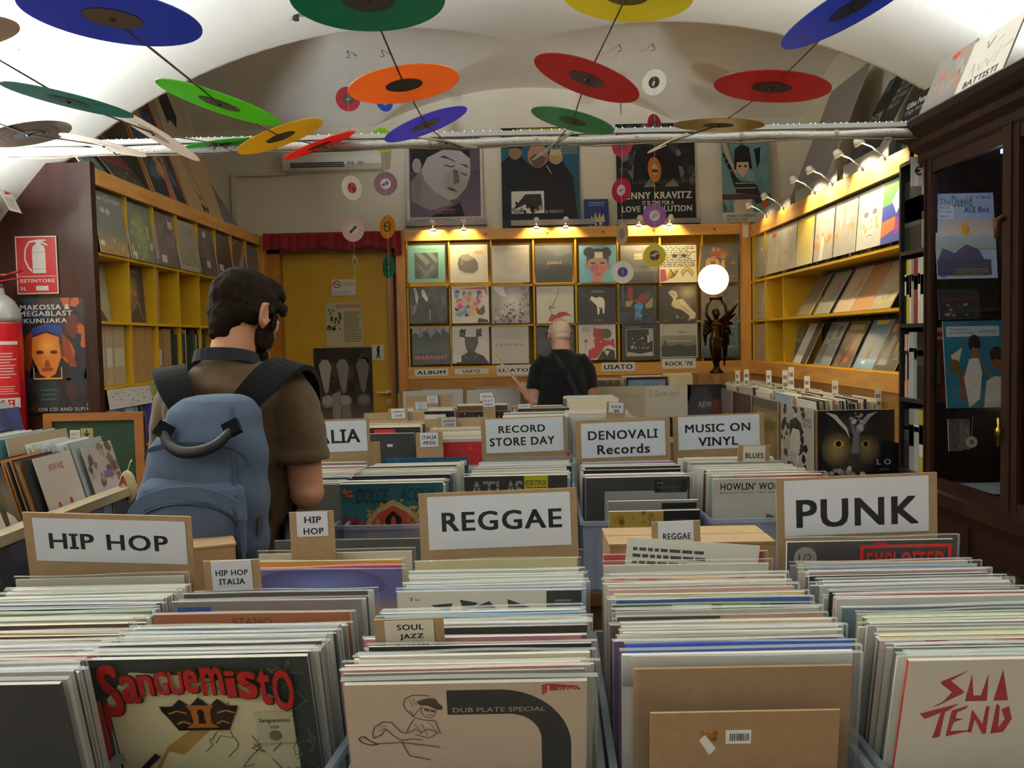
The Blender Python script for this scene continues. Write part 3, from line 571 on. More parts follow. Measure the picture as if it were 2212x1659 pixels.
column('behind the outlined black title sleeve', 23, -.008, .03, 2.62, 3.12, 30, 9, 1, [(978, 'red', 'c83050', 0), (988, 'black and white', '8a8a8a', 0), (1000, 'red', 'c0203c', -12, 'b c0203c;n 4 12 0 .85 1 1 .03 .08 5a2030,3a2a34'), (1016, 'white', 'dcd8cc', 0), (1022, 'yellow', 'a8a060', 0)], bulk=BULK, individual=False)
column('in the grey-topped crate of the second row', 24, .36, .375, 2.60, 3.02, 30, 9, 1, [(1000, 'violet', '8a7a98', 0)], bulk=BULK, individual=False, pal=palgrey)
column('behind the white bold-titled sleeve', 25, .75, .73, 2.615, 3.07, 34, 8, 1, [(1022, 'cream', 'c8b890', 0), (1030, 'pale blue', 'a8c0d0', 0), (1015, 'dark', '3a3a38', 0)], bulk=BULK, individual=False)
for xf, xb, y0, y1, l in ((-.70, -.70, 2.56, 3.20, 'translucent crate of records below the ITALIA sign'), (-.39, -.35, 2.56, 3.20, 'translucent crate of records holding the teal arch sleeve'), (-.01, .03, 2.56, 3.24, 'translucent crate of records holding the outlined black title sleeve'), (.36, .375, 2.55, 3.2, 'translucent crate of records holding the yellow bubbled sleeve'), (.745, .73, 2.55, 3.2, 'translucent crate of records holding the white bold-titled sleeve')):
    crate(xf, xb, y0, y1, l, col='a8b4cc')
# third and fourth rows -----------------------------------------------------------------------
TG = 'records filed in the two far rows of crates'
front('dark grey record sleeve with small white sticker, right of the ITALIA sign', -.635, 3.92, 1.135, 8, 'b 34363a;r .6 .80 .68 .84 d8d8d4;n 4 10 0 .5 1 1 .05 .1 383a3e,303236', grp=TG, filmed=False)
front('black record sleeve with red patch, behind the dark grey one', -.62, 4.05, 1.15, 6, 'b 2a2624;r .3 .9 .62 .97 c8303a;n 3 9 0 .9 .2 .98 .01 .02 d0d0cc', grp=TG, filmed=False)
front('grey record sleeve with broad red band, beside the ITALIA PROG card', -.27, 3.96, 1.10, 6, 'b b2ada4;r .06 .60 1 .95 a82a2c;n 5 12 .1 .65 .98 .92 .02 .05 c03a3a,982024', grp=TG, filmed=False)
front('dark record sleeve with orange flecks, below the O.S.T. card', -.20, 5.3, 1.115, 6, 'b 2e1e1e;n 7 50 0 .6 1 1 .01 .04 a86a2c,6a3a24,3a2a3c,c89a50', grp=TG, filmed=False)
front('dark green record sleeve with faint lettering, right of the small electronica card', .16, 5.28, 1.128, 6, 'b 34352c;T .1 .84 .95 .97 54533f CARGARDENS', grp=TG, filmed=False)
front('white record sleeve at the front of the far left crate of the last row', -.60, 5.25, 1.105, 6, 'b dcd6c0;n 4 4 .7 .8 .9 .95 .01 .02 c8c0a0', grp=TG, filmed=False)
def palold(q): return q.choices(PAL, [4, 7, 9, 4, 2, 2, 2, 3, 1, 1, 1, 2])[0]
for (sd, x, f, b, n, zt) in ((31, -.64, 4.08, 4.42, 18, 1.14), (32, -.27, 4.0, 4.36, 20, 1.12), (33, .09, 4.1, 4.55, 22, 1.17), (34, .43, 4.25, 4.72, 24, 1.155), (35, -.56, 5.28, 5.6, 20, 1.12), (36, -.22, 5.34, 5.62, 18, 1.14), (37, .135, 5.32, 5.64, 22, 1.12), (38, .47, 5.3, 5.72, 24, 1.17)):
    column('', sd, x, x, f, b, n, 6, 2, [], bulk=BULK, individual=False, ztop=zt, pal=palold)
    crate(x, x, f - .1, b + .1, 'translucent crate of records in the %s, %s crate from the left' % ('third row' if sd < 35 else 'last row', NTH[(sd - 31) % 4 + 1]), hgt=.17)
tag(BULK.build('filed_record_sleeves'), 'rows of record sleeves filed in the crates beyond the nearest row', 'record', None, 'stuff')
# ---------------------------------------------------------------- cards and signs in the crates
def card(name, label, d, u0, v0, u1, pap, lines, deep=.12, tilt=3, yaw=0, kraft='9c8263', paper='d6d8e2', grp=None, roll=0, cat='sign', bold=True, base=None):
    s = d / FPX; top = P(u0, v0, d); w = (u1 - u0) * s; h = deep; a = math.radians(tilt)
    mb = MB('kraft'); mb.box((0, 0, -h), (w, .004, 0), kraft)
    M = Matrix.Translation(top) @ Matrix.Rotation(yaw, 4, 'Z') @ Matrix.Rotation(a, 4, 'X') @ Matrix.Rotation(roll - .02, 4, 'Y')
    o = mb.build(name); o.matrix_world = M; tag(o, label, cat, grp)
    mb = MB('paper'); x0, y0, x1, y1 = [(pap[0] - u0) * s, (pap[1] - v0) * s, (pap[2] - u0) * s, (pap[3] - v0) * s]
    mb.box((x0, -.0012, -y1), (x1, -.0001, -y0), paper)
    F = Matrix.Translation((x0, -.0013, -y1)); W = x1 - x0; H = y1 - y0; pw = pap[2] - pap[0]; ph = pap[3] - pap[1]
    sp = ';'.join('%s %.3f %.3f %.3f %.3f 1b1b1d %s' % ('T' if bold else 't', (a0 - pap[0]) / pw, 1 - (b1 - pap[1]) / ph, (a1 - pap[0]) / pw, 1 - (b0 - pap[1]) / ph, tx.replace(' ', '_')) for tx, a0, b0, a1, b1 in lines)
    art(mb, F, W, H, sp); mb.build('paper_label', o)
    return o
card('sign_board', 'large cardboard sign reading HIP HOP', 1.585, 47, 1107, 415, (68, 1119, 402, 1221), [('HIP HOP', 100, 1153, 362, 1191)], .30, 12, roll=.07)
card('sign_board', 'large cardboard sign reading REGGAE', 1.685, 903, 1067, 1248, (922, 1075, 1233, 1192), [('REGGAE', 952, 1110, 1214, 1153)], .30, 1)
card('sign_board', 'large cardboard sign reading PUNK', 1.66, 1676, 1034, 2025, (1693, 1040, 2006, 1162), [('PUNK', 1718, 1083, 1984, 1145)], .30, 1)
card('sign_board', 'cardboard sign with two lines of capitals, right of the ITALIA PROG card', 3.15, 1038, 905, 1222, (1048, 907, 1216, 981), [('RECORD', 1076, 922, 1177, 938), ('STORE DAY', 1056, 948, 1197, 966)], .30, 1, paper='ced6e2')
card('sign_board', 'cardboard sign reading ITALIA, partly hidden by the younger man', 3.1, 604, 911, 798, (612, 915, 792, 982), [('ITALIA', 640, 933, 777, 963)], .30, 1, paper='ced6e2')
card('sign_board', 'cardboard sign in the second row with two text lines, left of the BLUES card', 3.06, 1242, 909, 1447, (1254, 916, 1436, 992), [('DENOVALI', 1269, 933, 1420, 953), ('Records', 1288, 964, 1402, 985)], .30, 1, paper='ced6e2')
card('sign_board', 'cardboard sign with two capital text lines, right above the BLUES card', 3.1, 1453, 899, 1650, (1464, 902, 1640, 974), [('MUSIC ON', 1479, 919, 1620, 937), ('VINYL', 1507, 948, 1593, 967)], .30, 1, paper='ced6e2')
DG = 'divider cards'
card('divider_card', 'small cardboard divider card reading HIP HOP, behind the sleeves', 1.70, 624, 1107, 721, (640, 1108, 708, 1162), [('HIP', 657, 1118, 694, 1132), ('HOP', 654, 1143, 698, 1157)], .27, 1, grp=DG)
card('divider_card', 'small cardboard divider card reading HIP HOP ITALIA', 1.485, 438, 1213, 561, (455, 1213, 544, 1282), [('HIP HOP', 464, 1234, 535, 1247), ('ITALIA', 470, 1254, 527, 1267)], .27, 6, grp=DG)
card('divider_card', 'cardboard divider card with three text lines on cream paper, among nearest reggae sleeves', 1.205, 807, 1340, 960, (830, 1343, 938, 1418), [('SOUL', 857, 1352, 916, 1366), ('JAZZ', 862, 1375, 914, 1390), ('Records', 853, 1397, 925, 1411)], .24, 12, paper='d4cabb', grp=DG)
card('divider_card', 'small cardboard divider card reading REGGAE, before the brown box', 1.672, 1407, 1128, 1513, (1421, 1128, 1498, 1178), [('REGGAE', 1431, 1154, 1492, 1168)], .27, 1, grp=DG)
card('divider_card', 'small cardboard divider card reading BLUES', 2.93, 1595, 961, 1664, (1606, 963, 1654, 998), [('BLUES', 1611, 978, 1650, 990)], .27, 4, grp=DG, roll=.05, paper='d8d4c8')
card('divider_card', 'small cardboard divider card reading ITALIA PROG', 3.92, 897, 935, 956, (907, 936, 946, 967), [('ITALIA', 911, 942, 943, 950), ('PROG', 914, 954, 940, 962)], .27, 2, grp=DG)
card('divider_card', "small white divider card reading JUNGLE D'N'B, on the left cardboard", 4.44, 839, 883, 880, (845, 884, 874, 905), [('JUNGLE', 848, 888, 872, 894), ("D'N'B", 852, 896, 868, 902)], .3, 2, grp=DG)
card('divider_card', "small grey divider card reading JUNGLE D'N'B, in front of brown cardboard", 4.33, 944, 902, 986, (953, 903, 985, 927), [('JUNGLE', 957, 908, 982, 914), ("D'N'B", 961, 916, 979, 922)], .3, 2, paper='a8a8aa', grp=DG)
card('divider_card', 'small white divider card reading ITALIA O.S.T. usato', 5.27, 1042, 858, 1069, (1043, 859, 1068, 879), [('O.S.T.', 1046, 864, 1066, 869), ('usato', 1046, 872, 1064, 876)], .3, 2, grp=DG)
card('divider_card', 'small white divider card reading ITALIA, behind the O.S.T. card', 5.6, 1035, 848, 1065, (1036, 849, 1064, 866), [('ITALIA', 1041, 855, 1060, 860)], .3, 2, grp=DG)
card('divider_card', 'small divider card with two faint lines, in the last row right of O.S.T.', 5.3, 1112, 873, 1150, (1119, 874, 1145, 894), [('ELETTRONICA', 1122, 877, 1142, 880), ('ELETTRONICA', 1122, 886, 1142, 889)], .3, 2, grp=DG)
card('divider_card', "small tilted divider card reading ROCK '80", 4.2, 1311, 868, 1352, (1316, 869, 1347, 891), [('ROCK', 1321, 875, 1343, 881), ("'80", 1326, 884, 1339, 890)], .3, 2, roll=.08, grp=DG)
card('divider_card', 'small white divider card with three lines, in the last row far left', 5.3, 892, 868, 924, (897, 869, 922, 885), [('MUSICA', 901, 871, 918, 874), ('CLASSICA', 900, 876, 919, 879), ('USATO', 902, 881, 917, 884)], .3, 2, grp=DG)
card('divider_card', 'small white divider card above the MUSICA CLASSICA card', 5.62, 921, 854, 946, (922, 855, 945, 872), [('AFRO JAZZ', 926, 858, 942, 861), ('WORLD', 926, 863, 941, 866), ('USATO', 927, 868, 940, 871)], .3, 2, grp=DG)
def boardpiece(label, d, u0, v0, u1, deep=.3, col='a08767', tilt=2):
    s = d / FPX; mb = MB('kraft'); mb.box((0, 0, -deep), ((u1 - u0) * s, .006, 0), col); o = mb.build('cardboard_divider'); o.matrix_world = Matrix.Translation(P(u0, v0, d)) @ Matrix.Rotation(math.radians(tilt), 4, 'X') @ Matrix.Rotation(-.02, 4, 'Y')
    tag(o, label, 'divider', 'cardboard dividers')
boardpiece("brown cardboard sheet behind the left JUNGLE D'N'B card", 4.46, 786, 893, 917)
boardpiece("brown cardboard sheet behind the grey JUNGLE D'N'B card", 4.36, 917, 906, 1052)
boardpiece('brown cardboard sheet behind the MUSICA CLASSICA card', 5.65, 876, 856, 977)
boardpiece('tan cardboard sheet in the crate left of the ITALIA PROG card', 3.4, 800, 955, 820, .2)
def box(label, x, y, z, sx, sy, sz, rz=0):
    t = thing('cardboard_box', label, 'box', (x, y, z), None, rz)
    mb = MB('kraft'); mb.box((-sx / 2, -sy / 2, 0), (sx / 2, sy / 2, sz - .004), 'a98c68'); mb.build('body', t)
    mb = MB('kraft'); mb.box((-sx / 2 - .002, -sy / 2 - .002, sz - .004), (sx / 2 + .002, -.002, sz), 'b09470'); mb.build('flap', t)
    mb = MB('kraft'); mb.box((-sx / 2 - .002, .002, sz - .004), (sx / 2 + .002, sy / 2 + .002, sz), 'b09470'); mb.build('flap', t)
_a = P(1300, 1140, 1.86); _b = P(1652, 1140, 1.86)
box('long brown cardboard box behind the small REGGAE card', (_a.x + _b.x) / 2, 1.84, TH + .001, (_b.x - _a.x) * .96, .15, 1.122 - TH)
box('brown cardboard box behind the HIP HOP sign, by the backpack', -.69, 1.83, TH + .001, .13, .15, 1.135 - TH, .4)
mb = MB('paper'); mb.box((0, 0, 0), (.26, .001, .1), 'e2e0d8'); art(mb, Matrix.Identity(4), .26, .1, 's 4 3 .05 .45 .6 .85 4a4a48')
o = mb.build('paper_sheet'); o.matrix_world = leanframe(.20, 1.668, 1.063, .1, 0, .09); tag(o, 'loose white printed paper sticking up before the long brown box', 'paper')
def PX(px, py, X):
    v = ray(px, py); return CAMP + v * (X / v.x)
def cover(label, M, spec, s=.315, grp=None, th=.005, m='gloss', ht=None, bag=True, name='record_sleeve', cat='record'):
    o = sheet(name, label, cat, M, s, ht or s, th, spec, m, 'cfcabc', grp)
    if bag:
        mb = MB('clearfilm'); h = ht or s; a = -.006; b = s + .014; y = -.006; n = 6; q = random.Random(len(label) * 7 + int(s * 1e4))
        ids = [[mb.pt((a + (b - a) * i / n, y - q.uniform(0, .003), -.004 + (h + .02) * j / n)) for i in range(n + 1)] for j in range(n + 1)]
        mb.smooth = True
        for j in range(n):
            for i in range(n): mb.face((ids[j][i], ids[j][i + 1], ids[j + 1][i + 1], ids[j + 1][i]), 'f4f4ee')
        mb.build('plastic_cover', o)
    return o
EX = (1, 0, 0); EN = (0, 1, 0); ES = (0, -1, 0)
# ---------------------------------------------------------------- back display wall: 24 covers
head = 'p %s .35 0 .36 .25 .3 .4 .29 .6 .36 .76 .5 .82 .64 .76 .71 .6 .7 .4 .64 .25 .65 0;'
back = [
 ('teal cover with a dark grey square of diagonal bars', 882, 611, 'b 78b4a8;t .15 .87 .8 .92 4f8a80 ROMA_AUGUST;r .18 .1 .82 .8 4c5650;p 7f8c80 .2 .78 .35 .8 .6 .55 .5 .45;p 7f8c80 .5 .8 .66 .8 .8 .6 .76 .52;p 707c72 .2 .55 .28 .5 .55 .25 .45 .18;p 6b786e .35 .12 .5 .12 .75 .4 .66 .48;p 3c4540 .2 .4 .2 .12 .38 .12;p 3c4540 .62 .12 .8 .12 .8 .38'),
 ('white cover with a round grey stone', 973, 611, 'b dcd6c6;r .66 .75 .88 .83 d8b878;g .48 .3 .32 .14 a8a296 dcd6c6;p 6e6a64 .2 .5 .24 .34 .4 .26 .6 .24 .75 .34 .74 .52 .64 .66 .5 .7 .34 .74 .24 .66;p a49e94 .26 .66 .34 .72 .46 .76 .56 .7 .66 .64 .46 .56 .34 .6;p 8c867e .3 .44 .36 .5 .34 .62 .28 .58'),
 ('pale beige cover with a faint hollow shape', 1064, 611, 'b c2bab0;t .05 .86 .95 .93 a49c92 ST_VINCENT;t .08 .04 .92 .1 aaa298 STRANGE_MERCY;g .52 .48 .28 .26 a09890 c0b8ae;g .58 .47 .22 .2 cac2b8 bab2a8'),
 ('dark slate cover with small gold lettering', 1157, 611, 'b 3c4246;v 0 .5 1 1 4a5256 5e666a;p 2a2e30 0 0 1 0 1 .4 .6 .5 .3 .35 0 .4;p 6a7276 .2 1 .9 1 1 .8 .6 .7;T .32 .47 .72 .57 c0a03a JUNGLE'),
 ('sky-blue cover with a painted head wearing two hair buns', 1252, 611, 'b 6fb0c4;e .27 .82 .15 .14 241f20;e .72 .8 .15 .14 241f20;e .5 .62 .3 .3 2c2426;p b08878 .3 .0 .34 .16 .25 .4 .24 .6 .5 .72 .76 .6 .74 .4 .62 .16 .64 0;e .2 .45 .05 .09 a07a6a;e .8 .45 .05 .09 a07a6a;g .62 .36 .14 .14 c84a58 b08878;g .36 .38 .1 .1 5a64b0 a07a78;p c8444c .42 .5 .52 .5 .5 .3 .4 .3;e .37 .52 .07 .025 201818;e .63 .52 .07 .025 201818;e .5 .22 .1 .045 b84a58;r .42 .66 .64 .82 d8ccb0'),
 ('misty grey cover with small cream square sticker', 1342, 611, 'b 8c8a84;v 0 .45 1 1 6c6a66 b2b0a6;g .2 .45 .2 .14 4a4846 84827c;g .62 .42 .2 .12 54524e 84827c;v 0 0 1 .3 3c3a38 6a6864;i .36 .85 .56 .93 e8e6da sleep;r .36 .62 .58 .78 e2d8a8;t .38 .66 .56 .7 8a7a48 IBEYI'),
 ('cream cover with black stripes and yellow zigzag lettering', 1425, 611, 'b efe8c8;s 3 12 .02 .42 .98 .98 4c4a40;e .42 .72 .08 .04 3a3a34;e .66 .72 .08 .04 3a3a34;p d8b02a .18 .1 .3 .38 .42 .16 .5 .3 .42 .36 .32 .2 .24 .08;p d8b02a .6 .2 .74 .4 .9 .2 .94 .26 .76 .46 .56 .28;p c8505a .02 .02 .2 .06 .16 .36 .02 .36;l 1e1c18 .02 .3 .36 .4 .18 .5 .34;l 1e1c18 .02 .6 .16 .74 .34 .9 .16'),
 ('smoky grey cover with orange flame shapes', 1515, 611, 'b 6c6a66;g .5 .8 .34 .14 c87a4a 74706a;n 4 16 .3 .62 .7 .9 .05 .1 d8814a,e0a060,c86a38;p e8b060 .1 .3 .14 .6 .22 .68 .3 .4 .34 .3;p f0c878 .36 .28 .4 .64 .48 .62 .52 .44 .56 .6 .64 .6 .64 .28;p d88a40 .78 .5 .9 .6 .94 .48;t .62 .14 .9 .19 b8b4a4 HORIZONS'),
 ('dark cover with two pale smeared hands', 886, 699, 'b 343434;n 5 30 0 0 1 1 .08 .2 2a2a2a,3e3e3e,464644;p b8b8b2 .1 .95 .14 .98 .2 .9 .24 .7 .2 .5 .16 .6 .14 .82;p cfcfc8 .32 .9 .38 .92 .42 .84 .5 .64 .46 .58 .34 .74;p 7a7a76 .12 .5 .2 .5 .14 .3 .06 .2;p 9a9a96 .52 .34 .56 .38 .56 .06 .53 .1;r .86 .48 .97 .74 3a5a70'),
 ('white cover with a ball of coloured patches', 977, 699, 'b d4cec8;g .45 .5 .42 .4 a89ca0 d4cec8;p b84850 .14 .94 .94 .98 .96 .7 .88 .9;n 9 44 .12 .2 .8 .9 .04 .11 c8404c,3858a8,d8b850,8a8a98,58a0d0,d88ab0,343048,c8d8a0,d86a48,6a4a6a;p 4c4644 .7 .3 .86 .5 .9 .3 .8 .2;p 2c2826 .68 .02 .98 .02 .96 .08 .72 .14'),
 ('marbled grey and white cover', 1064, 699, 'b a09ca0;g .55 .55 .36 .42 dcd8d8 a8a4a8;n 7 44 0 0 1 .4 .02 .07 5a565a,76727a,c8c4c8,4a464a;n 8 18 .75 .4 1 1 .02 .06 5a565a,7c787c;p d8d4d6 .02 .98 .3 .98 .4 .7 .2 .76;n 6 14 .28 .3 .66 .6 .01 .04 4c484c,68646a'),
 ('cream cover with a red long-tailed figure', 1160, 699, 'b cdc8bc;t .06 .85 .38 .96 a49e92 LE_LUNE;p a8a094 .58 .98 .62 .9 .56 .7 .48 .5 .38 .42 .44 .56 .54 .74;p b02a30 .3 .06 .36 .2 .4 .24 .5 .22 .62 .3 .78 .3 .9 .22 .98 .2 .76 .2 .62 .14 .5 .04;l 3c2a28 .014 .32 .42 .4 .3 .42 .22;n 4 8 .36 .4 .5 .6 .02 .04 8a8278,6a6058'),
 ('black cover with a white four-legged animal', 1250, 701, 'b 222224;t .36 .85 .7 .91 c8c6c0 SISTER_NDA;t .4 .08 .66 .13 7a7a78 NATURALIS;p e0dcd0 .32 .68 .36 .76 .48 .7 .58 .74 .68 .7 .72 .6 .7 .28 .66 .28 .64 .46 .58 .4 .56 .26 .52 .26 .5 .5 .44 .56 .34 .6 .3 .62;p 8e8a80 .54 .46 .62 .46 .58 .36;p 3c3c3e 0 .9 .1 .9 .5 .5 .5 .46'),
 ('black cover with a burst of blue, red and ochre', 1338, 700, 'b 1c2028;n 5 40 0 0 1 1 .04 .16 243a58,1c2838,2c4a70,182028;p 8a2a2a .24 .98 .4 .98 .36 .6 .22 .7;p 7a3428 .4 .6 .7 .86 .82 .7 .6 .5;p a08a4a .18 .62 .4 .62 .3 .46 .18 .46;p a08a4a .7 .5 .92 .72 .9 .44 .76 .4;p 3a86c0 .4 .5 .56 .58 .66 .5 .6 .3 .58 .06 .52 .2 .42 .1 .44 .34;n 6 10 .4 .2 .64 .5 .03 .06 5aa0d0,2a6aa8'),
 ('black cover with a pale reclining sculpture', 1425, 699, 'b 1f1e1e;n 3 16 0 .02 1 .2 .03 .08 5a5850,84827a,3a3834;p d2c8a4 .24 .84 .34 .9 .46 .86 .5 .74 .44 .62 .62 .66 .9 .34 .98 .26 .96 .12 .84 .1 .8 .2 .6 .36 .4 .42 .32 .5 .38 .66;l 6a6450 .014 .46 .6 .8 .28;l 6a6450 .014 .34 .8 .44 .74;g .76 .84 .24 .2 c0b060 34322a'),
 ('smoky grey cover glinting behind the globe lamp', 1516, 700, 'b 6a6a64;n 5 24 0 0 1 1 .06 .16 747468,5c5c58,80806e'),
 ('dark cover with a row of seated silhouettes and pink title', 892, 788, 'b 3c4446;r .0 .66 1 1 8c9090;n 3 5 .1 .8 .95 .9 .06 .08 4a5054;r .2 .7 .22 1 3a3e40;r .4 .7 .42 1 3a3e40;r .62 .7 .64 1 3a3e40;r .84 .7 .86 1 3a3e40;p 262a2c 0 .78 .06 .86 .16 .84 .2 .7 .28 .8 .36 .92 .44 .86 .5 .72 .6 .84 .68 .9 .78 .8 .86 .92 .96 .84 1 .78 1 .6 0 .6;v 0 .3 1 .66 4c5456 2e3234;T .05 .13 .94 .24 c8747a WARPAINT;t .34 .06 .7 .1 a8666c HEADS_UP'),
 ('white cover with a dark man in a collared coat, paper over his brow', 978, 786, 'b cfc8c0;p 2a2526 .1 0 .22 .2 .4 .3 .42 .38 .58 .38 .62 .3 .84 .2 .98 0;p 4a3c3a .38 .36 .34 .56 .34 .72 .7 .72 .7 .54 .62 .36 .5 .3;n 5 26 .22 .72 .36 .92 .03 .05 241e1e;n 6 26 .66 .74 .8 .92 .03 .05 241e1e;g .52 .5 .14 .12 6a5650 4a3c3a;r .37 .74 .62 .88 d8d4d0;t .42 .8 .58 .84 8a8684 SAMPLE;r .0 .04 .24 .24 d8d6d0;l 8a8280 .02 .3 .26 .42 .12;l 8a8280 .02 .7 .26 .58 .12'),
 ('pale grey cover with one widely spaced grey word', 1063, 786, 'b bcb8ae;i .1 .46 .86 .55 6e6a64 S_A_M_P_H_A'),
 ('dark cover mostly hidden by the older man', 1160, 787, 'b 3c4040;n 5 18 0 0 1 1 .1 .2 343838,4a4e4e'),
 ('white cover with a red horned pair of figures', 1251, 778, 'b d2ccc4;s 3 4 .1 .76 .32 .9 8a847c;e .56 .7 .17 .15 b8343a;e .74 .7 .15 .14 605a5c;p b8343a .24 .0 .26 .26 .44 .34 .4 .56 .6 .6 .72 .52 .96 .56 .98 .3 .86 .4 .7 .36 .5 .06;p b8343a .4 .78 .42 .9 .5 .82;p 2c2a2c .5 .0 .62 .22 .78 .3 .96 .24 .98 0;p d8d4d0 .68 .24 .84 .24 .76 .1;l b8343a .014 .18 .3 .19 .5;p b8343a .14 .48 .25 .48 .19 .58;e .6 .48 .03 .014 e0dad4;e .86 .5 .03 .014 e0dad4'),
 ('black cover with a white-framed dark stage photograph', 1345, 778, 'b 2e2f30;r .1 .1 .84 .84 c0beb4;r .115 .115 .825 .825 211f1f;p b8b4a4 .12 .12 .82 .12 .8 .22 .5 .16 .14 .22;n 3 20 .2 .3 .7 .6 .02 .05 8a8678,5a564e,b0ac9c;r .68 .46 .74 .66 c8c4b4;r .72 .5 .82 .82 a8a498;t .1 .87 .5 .91 b4b2aa PALMA_VIOLETS'),
 ('white-edged cover with a grey misty forest', 1427, 773, 'b d8d4c8;r .02 .02 .98 .98 b8b6a8;v .02 .02 .98 .6 2c2e2c 8c8c82;p 3a3c38 .02 .3 .1 .36 .14 .5 .18 .34 .3 .3 .5 .36 .7 .3 .98 .34 .98 .02 .02 .02;t .2 .52 .84 .57 8e8c80 MODERN;t .16 .42 .84 .47 c8c6ba WEEKEND;i .48 .64 .7 .72 3a3a36 Maps'),
 ('blue-green watery cover beside the bronze statue', 1516, 773, 'b 4f6c6e;n 6 26 .2 .2 1 1 .06 .14 5c8478,6a8c80,48686e,3e5a60;v 0 0 1 .25 2e3c40 486066'),
]
for lab, u, v, sp in back:
    p = P(u, v, 6.975); w = .305 if lab.startswith('white cover with a round') else .30
    cover(lab + (', display wall' if len(lab.split()) < 12 else ''), frame((p.x, 6.975, p.z), EX, (0, .045, 1)), sp, w, 'covers on the display wall')
def label(text, lab, u0, v0, u1, v1, d, bold=True, cl='d8d6d2', pad=(.08, .24)):
    a = P(u0, v1, d); b = P(u1, v0, d)
    return sheet('paper_label', lab, 'sign', frame((a.x, d, a.z), EX), b.x - a.x, b.z - a.z, .001, 'b %s;%s %.2f %.2f %.2f %.2f 1a1a1a %s' % (cl, 'T' if bold else 't', pad[0], pad[1], 1 - pad[0], 1 - pad[1], text.replace(' ', '_')), 'paper', group='paper labels on the lower board')
label('ALBUM', 'white paper label reading ALBUM on the pine board', 896, 796, 968, 813, 6.985)
label('USATO', 'smaller white paper label reading USATO, next to the ALBUM label', 982, 795, 1055, 809, 6.985, pad=(.25, .22))
label('USATO', 'white paper label reading USATO, half covered by the held cream sleeve', 1073, 787, 1146, 812, 6.985, pad=(.07, .35))
label('USATO', 'large white paper label reading USATO, left of the ROCK label', 1299, 782, 1372, 803, 6.985)
label("ROCK '70", "white paper label reading ROCK '70", 1430, 773, 1503, 797, 6.985, pad=(.1, .3))
# ---------------------------------------------------------------- posters above the display wall
def poster(lab, u0, v0, u1, v1, d, spec, lean=.03, m='card', edge='d8d4c8'):
    a = P(u0, v1, d); b = P(u1, v0, d)
    return sheet('poster', lab, 'poster', frame((a.x, d - lean, a.z), EX, (0, lean * 1.6, b.z - a.z)), b.x - a.x, math.hypot(b.z - a.z, lean), .004, spec, m, edge, 'posters above the shelves')
face = 'p %s .1 .22 .3 .2 .34 .32 .62 .22 .72 .3 .86 .56 .84 .74 .7 .86 .4 .9 .24 .8 .16 .62 .1 .7;'
poster('tall poster with a tilted grey face on a violet ground', 881, 281, 1040, 500, 7.17,
  'b cfcac2;r .04 .135 .97 .97 5c5260;v .04 .135 .97 .6 6a5c70 54485a;t .2 .90 .93 .945 8a7a84 MORRISSEY;p 26222a .06 .6 .06 .86 .5 .87 .84 .84 .84 .66 .3 .72 .22 .5 .18 .6;p b6b0b0 .2 .62 .28 .74 .5 .82 .72 .8 .84 .72 .84 .56 .78 .42 .66 .32 .56 .3 .36 .4 .24 .5;p 908a8e .06 .5 .2 .62 .24 .5 .36 .4 .56 .3 .6 .26 .3 .2 .06 .3;e .14 .66 .06 .075 a8a2a4;p 4a444c .44 .74 .56 .72 .66 .68 .64 .7 .5 .76;p 4a444c .7 .67 .82 .62 .8 .66;l 3c363e .012 .5 .66 .6 .64 .64 .65;l 3c363e .012 .72 .58 .78 .55 .8 .57;p 78727a .62 .62 .68 .6 .7 .48 .62 .46;p 5c4e56 .52 .44 .62 .42 .68 .38 .58 .4;p 1e1a20 .3 .135 .6 .24 .7 .28 .76 .135;t .38 .195 .64 .215 c88a80 MORRISSEY;t .4 .17 .63 .185 b87a74 GREATEST_HITS;t .04 .085 .62 .12 3a3634 13_GRANDI_SUCCESSI_+;t .65 .085 .97 .12 b83a34 2_INEDITI;l 9a948c .004 .04 .03 .6 .03')
poster('tall teal poster with three dark standing figures', 1086, 272, 1250, 496, 7.17,
  'b 15303a;v 0 .1 1 .86 1a4a5c 1f5a70;r 0 .86 1 1 141516;p b8a82a .2 .86 .2 .99 .82 .99 .82 .86;T .26 .875 .46 .975 1c1c1a R;T .48 .875 .60 .975 1c1c1a E;T .62 .875 .8 .975 1c1c1a M;p 16161a 0 .1 0 .66 .1 .72 .26 .72 .34 .64 .5 .62 .6 .66 .72 .72 .8 .64 .92 .5 .96 .1;e .18 .76 .085 .075 8a6c58;p 18181a .09 .8 .1 .84 .26 .84 .28 .78 .2 .8;e .47 .72 .13 .12 a8806a;p 6a4a3c .36 .7 .44 .74 .58 .7 .54 .62 .42 .6;e .7 .7 .09 .07 b09068;p c8b488 .62 .72 .64 .78 .76 .78 .78 .72;l c8c4bc .008 .58 .62 .64 .54;r .12 .15 .54 .37 d8d6d0;p 2c2c2c .12 .18 .3 .34 .5 .34 .52 .2 .42 .16 .3 .24;n 4 14 .14 .16 .5 .26 .02 .04 1c1c1c,8a8a88;t .56 .15 .78 .18 c8c6c0 IL_NUOVO;t .7 .79 .98 .82 a8b0a8 IL_SINGOLO;t .68 .76 .98 .785 a8a84a SUPERNATURAL;t .7 .73 .98 .755 a8a84a SUPERSERIOUS')
poster('small blue poster with pale raised hands', 1262, 428, 1314, 494, 7.12, 'b 2c3a70;t .2 .84 .84 .92 b8c0d8 chemical;t .24 .76 .8 .83 b8c0d8 brothers;p c8b884 .2 .2 .3 .42 .4 .3 .46 .56 .54 .3 .64 .56 .68 .34 .8 .5 .84 .2;n 4 8 .2 .12 .84 .3 .04 .08 d8d4c8,8a94b0;t .2 .05 .8 .09 c8ccd8 We_Are_The_Night')
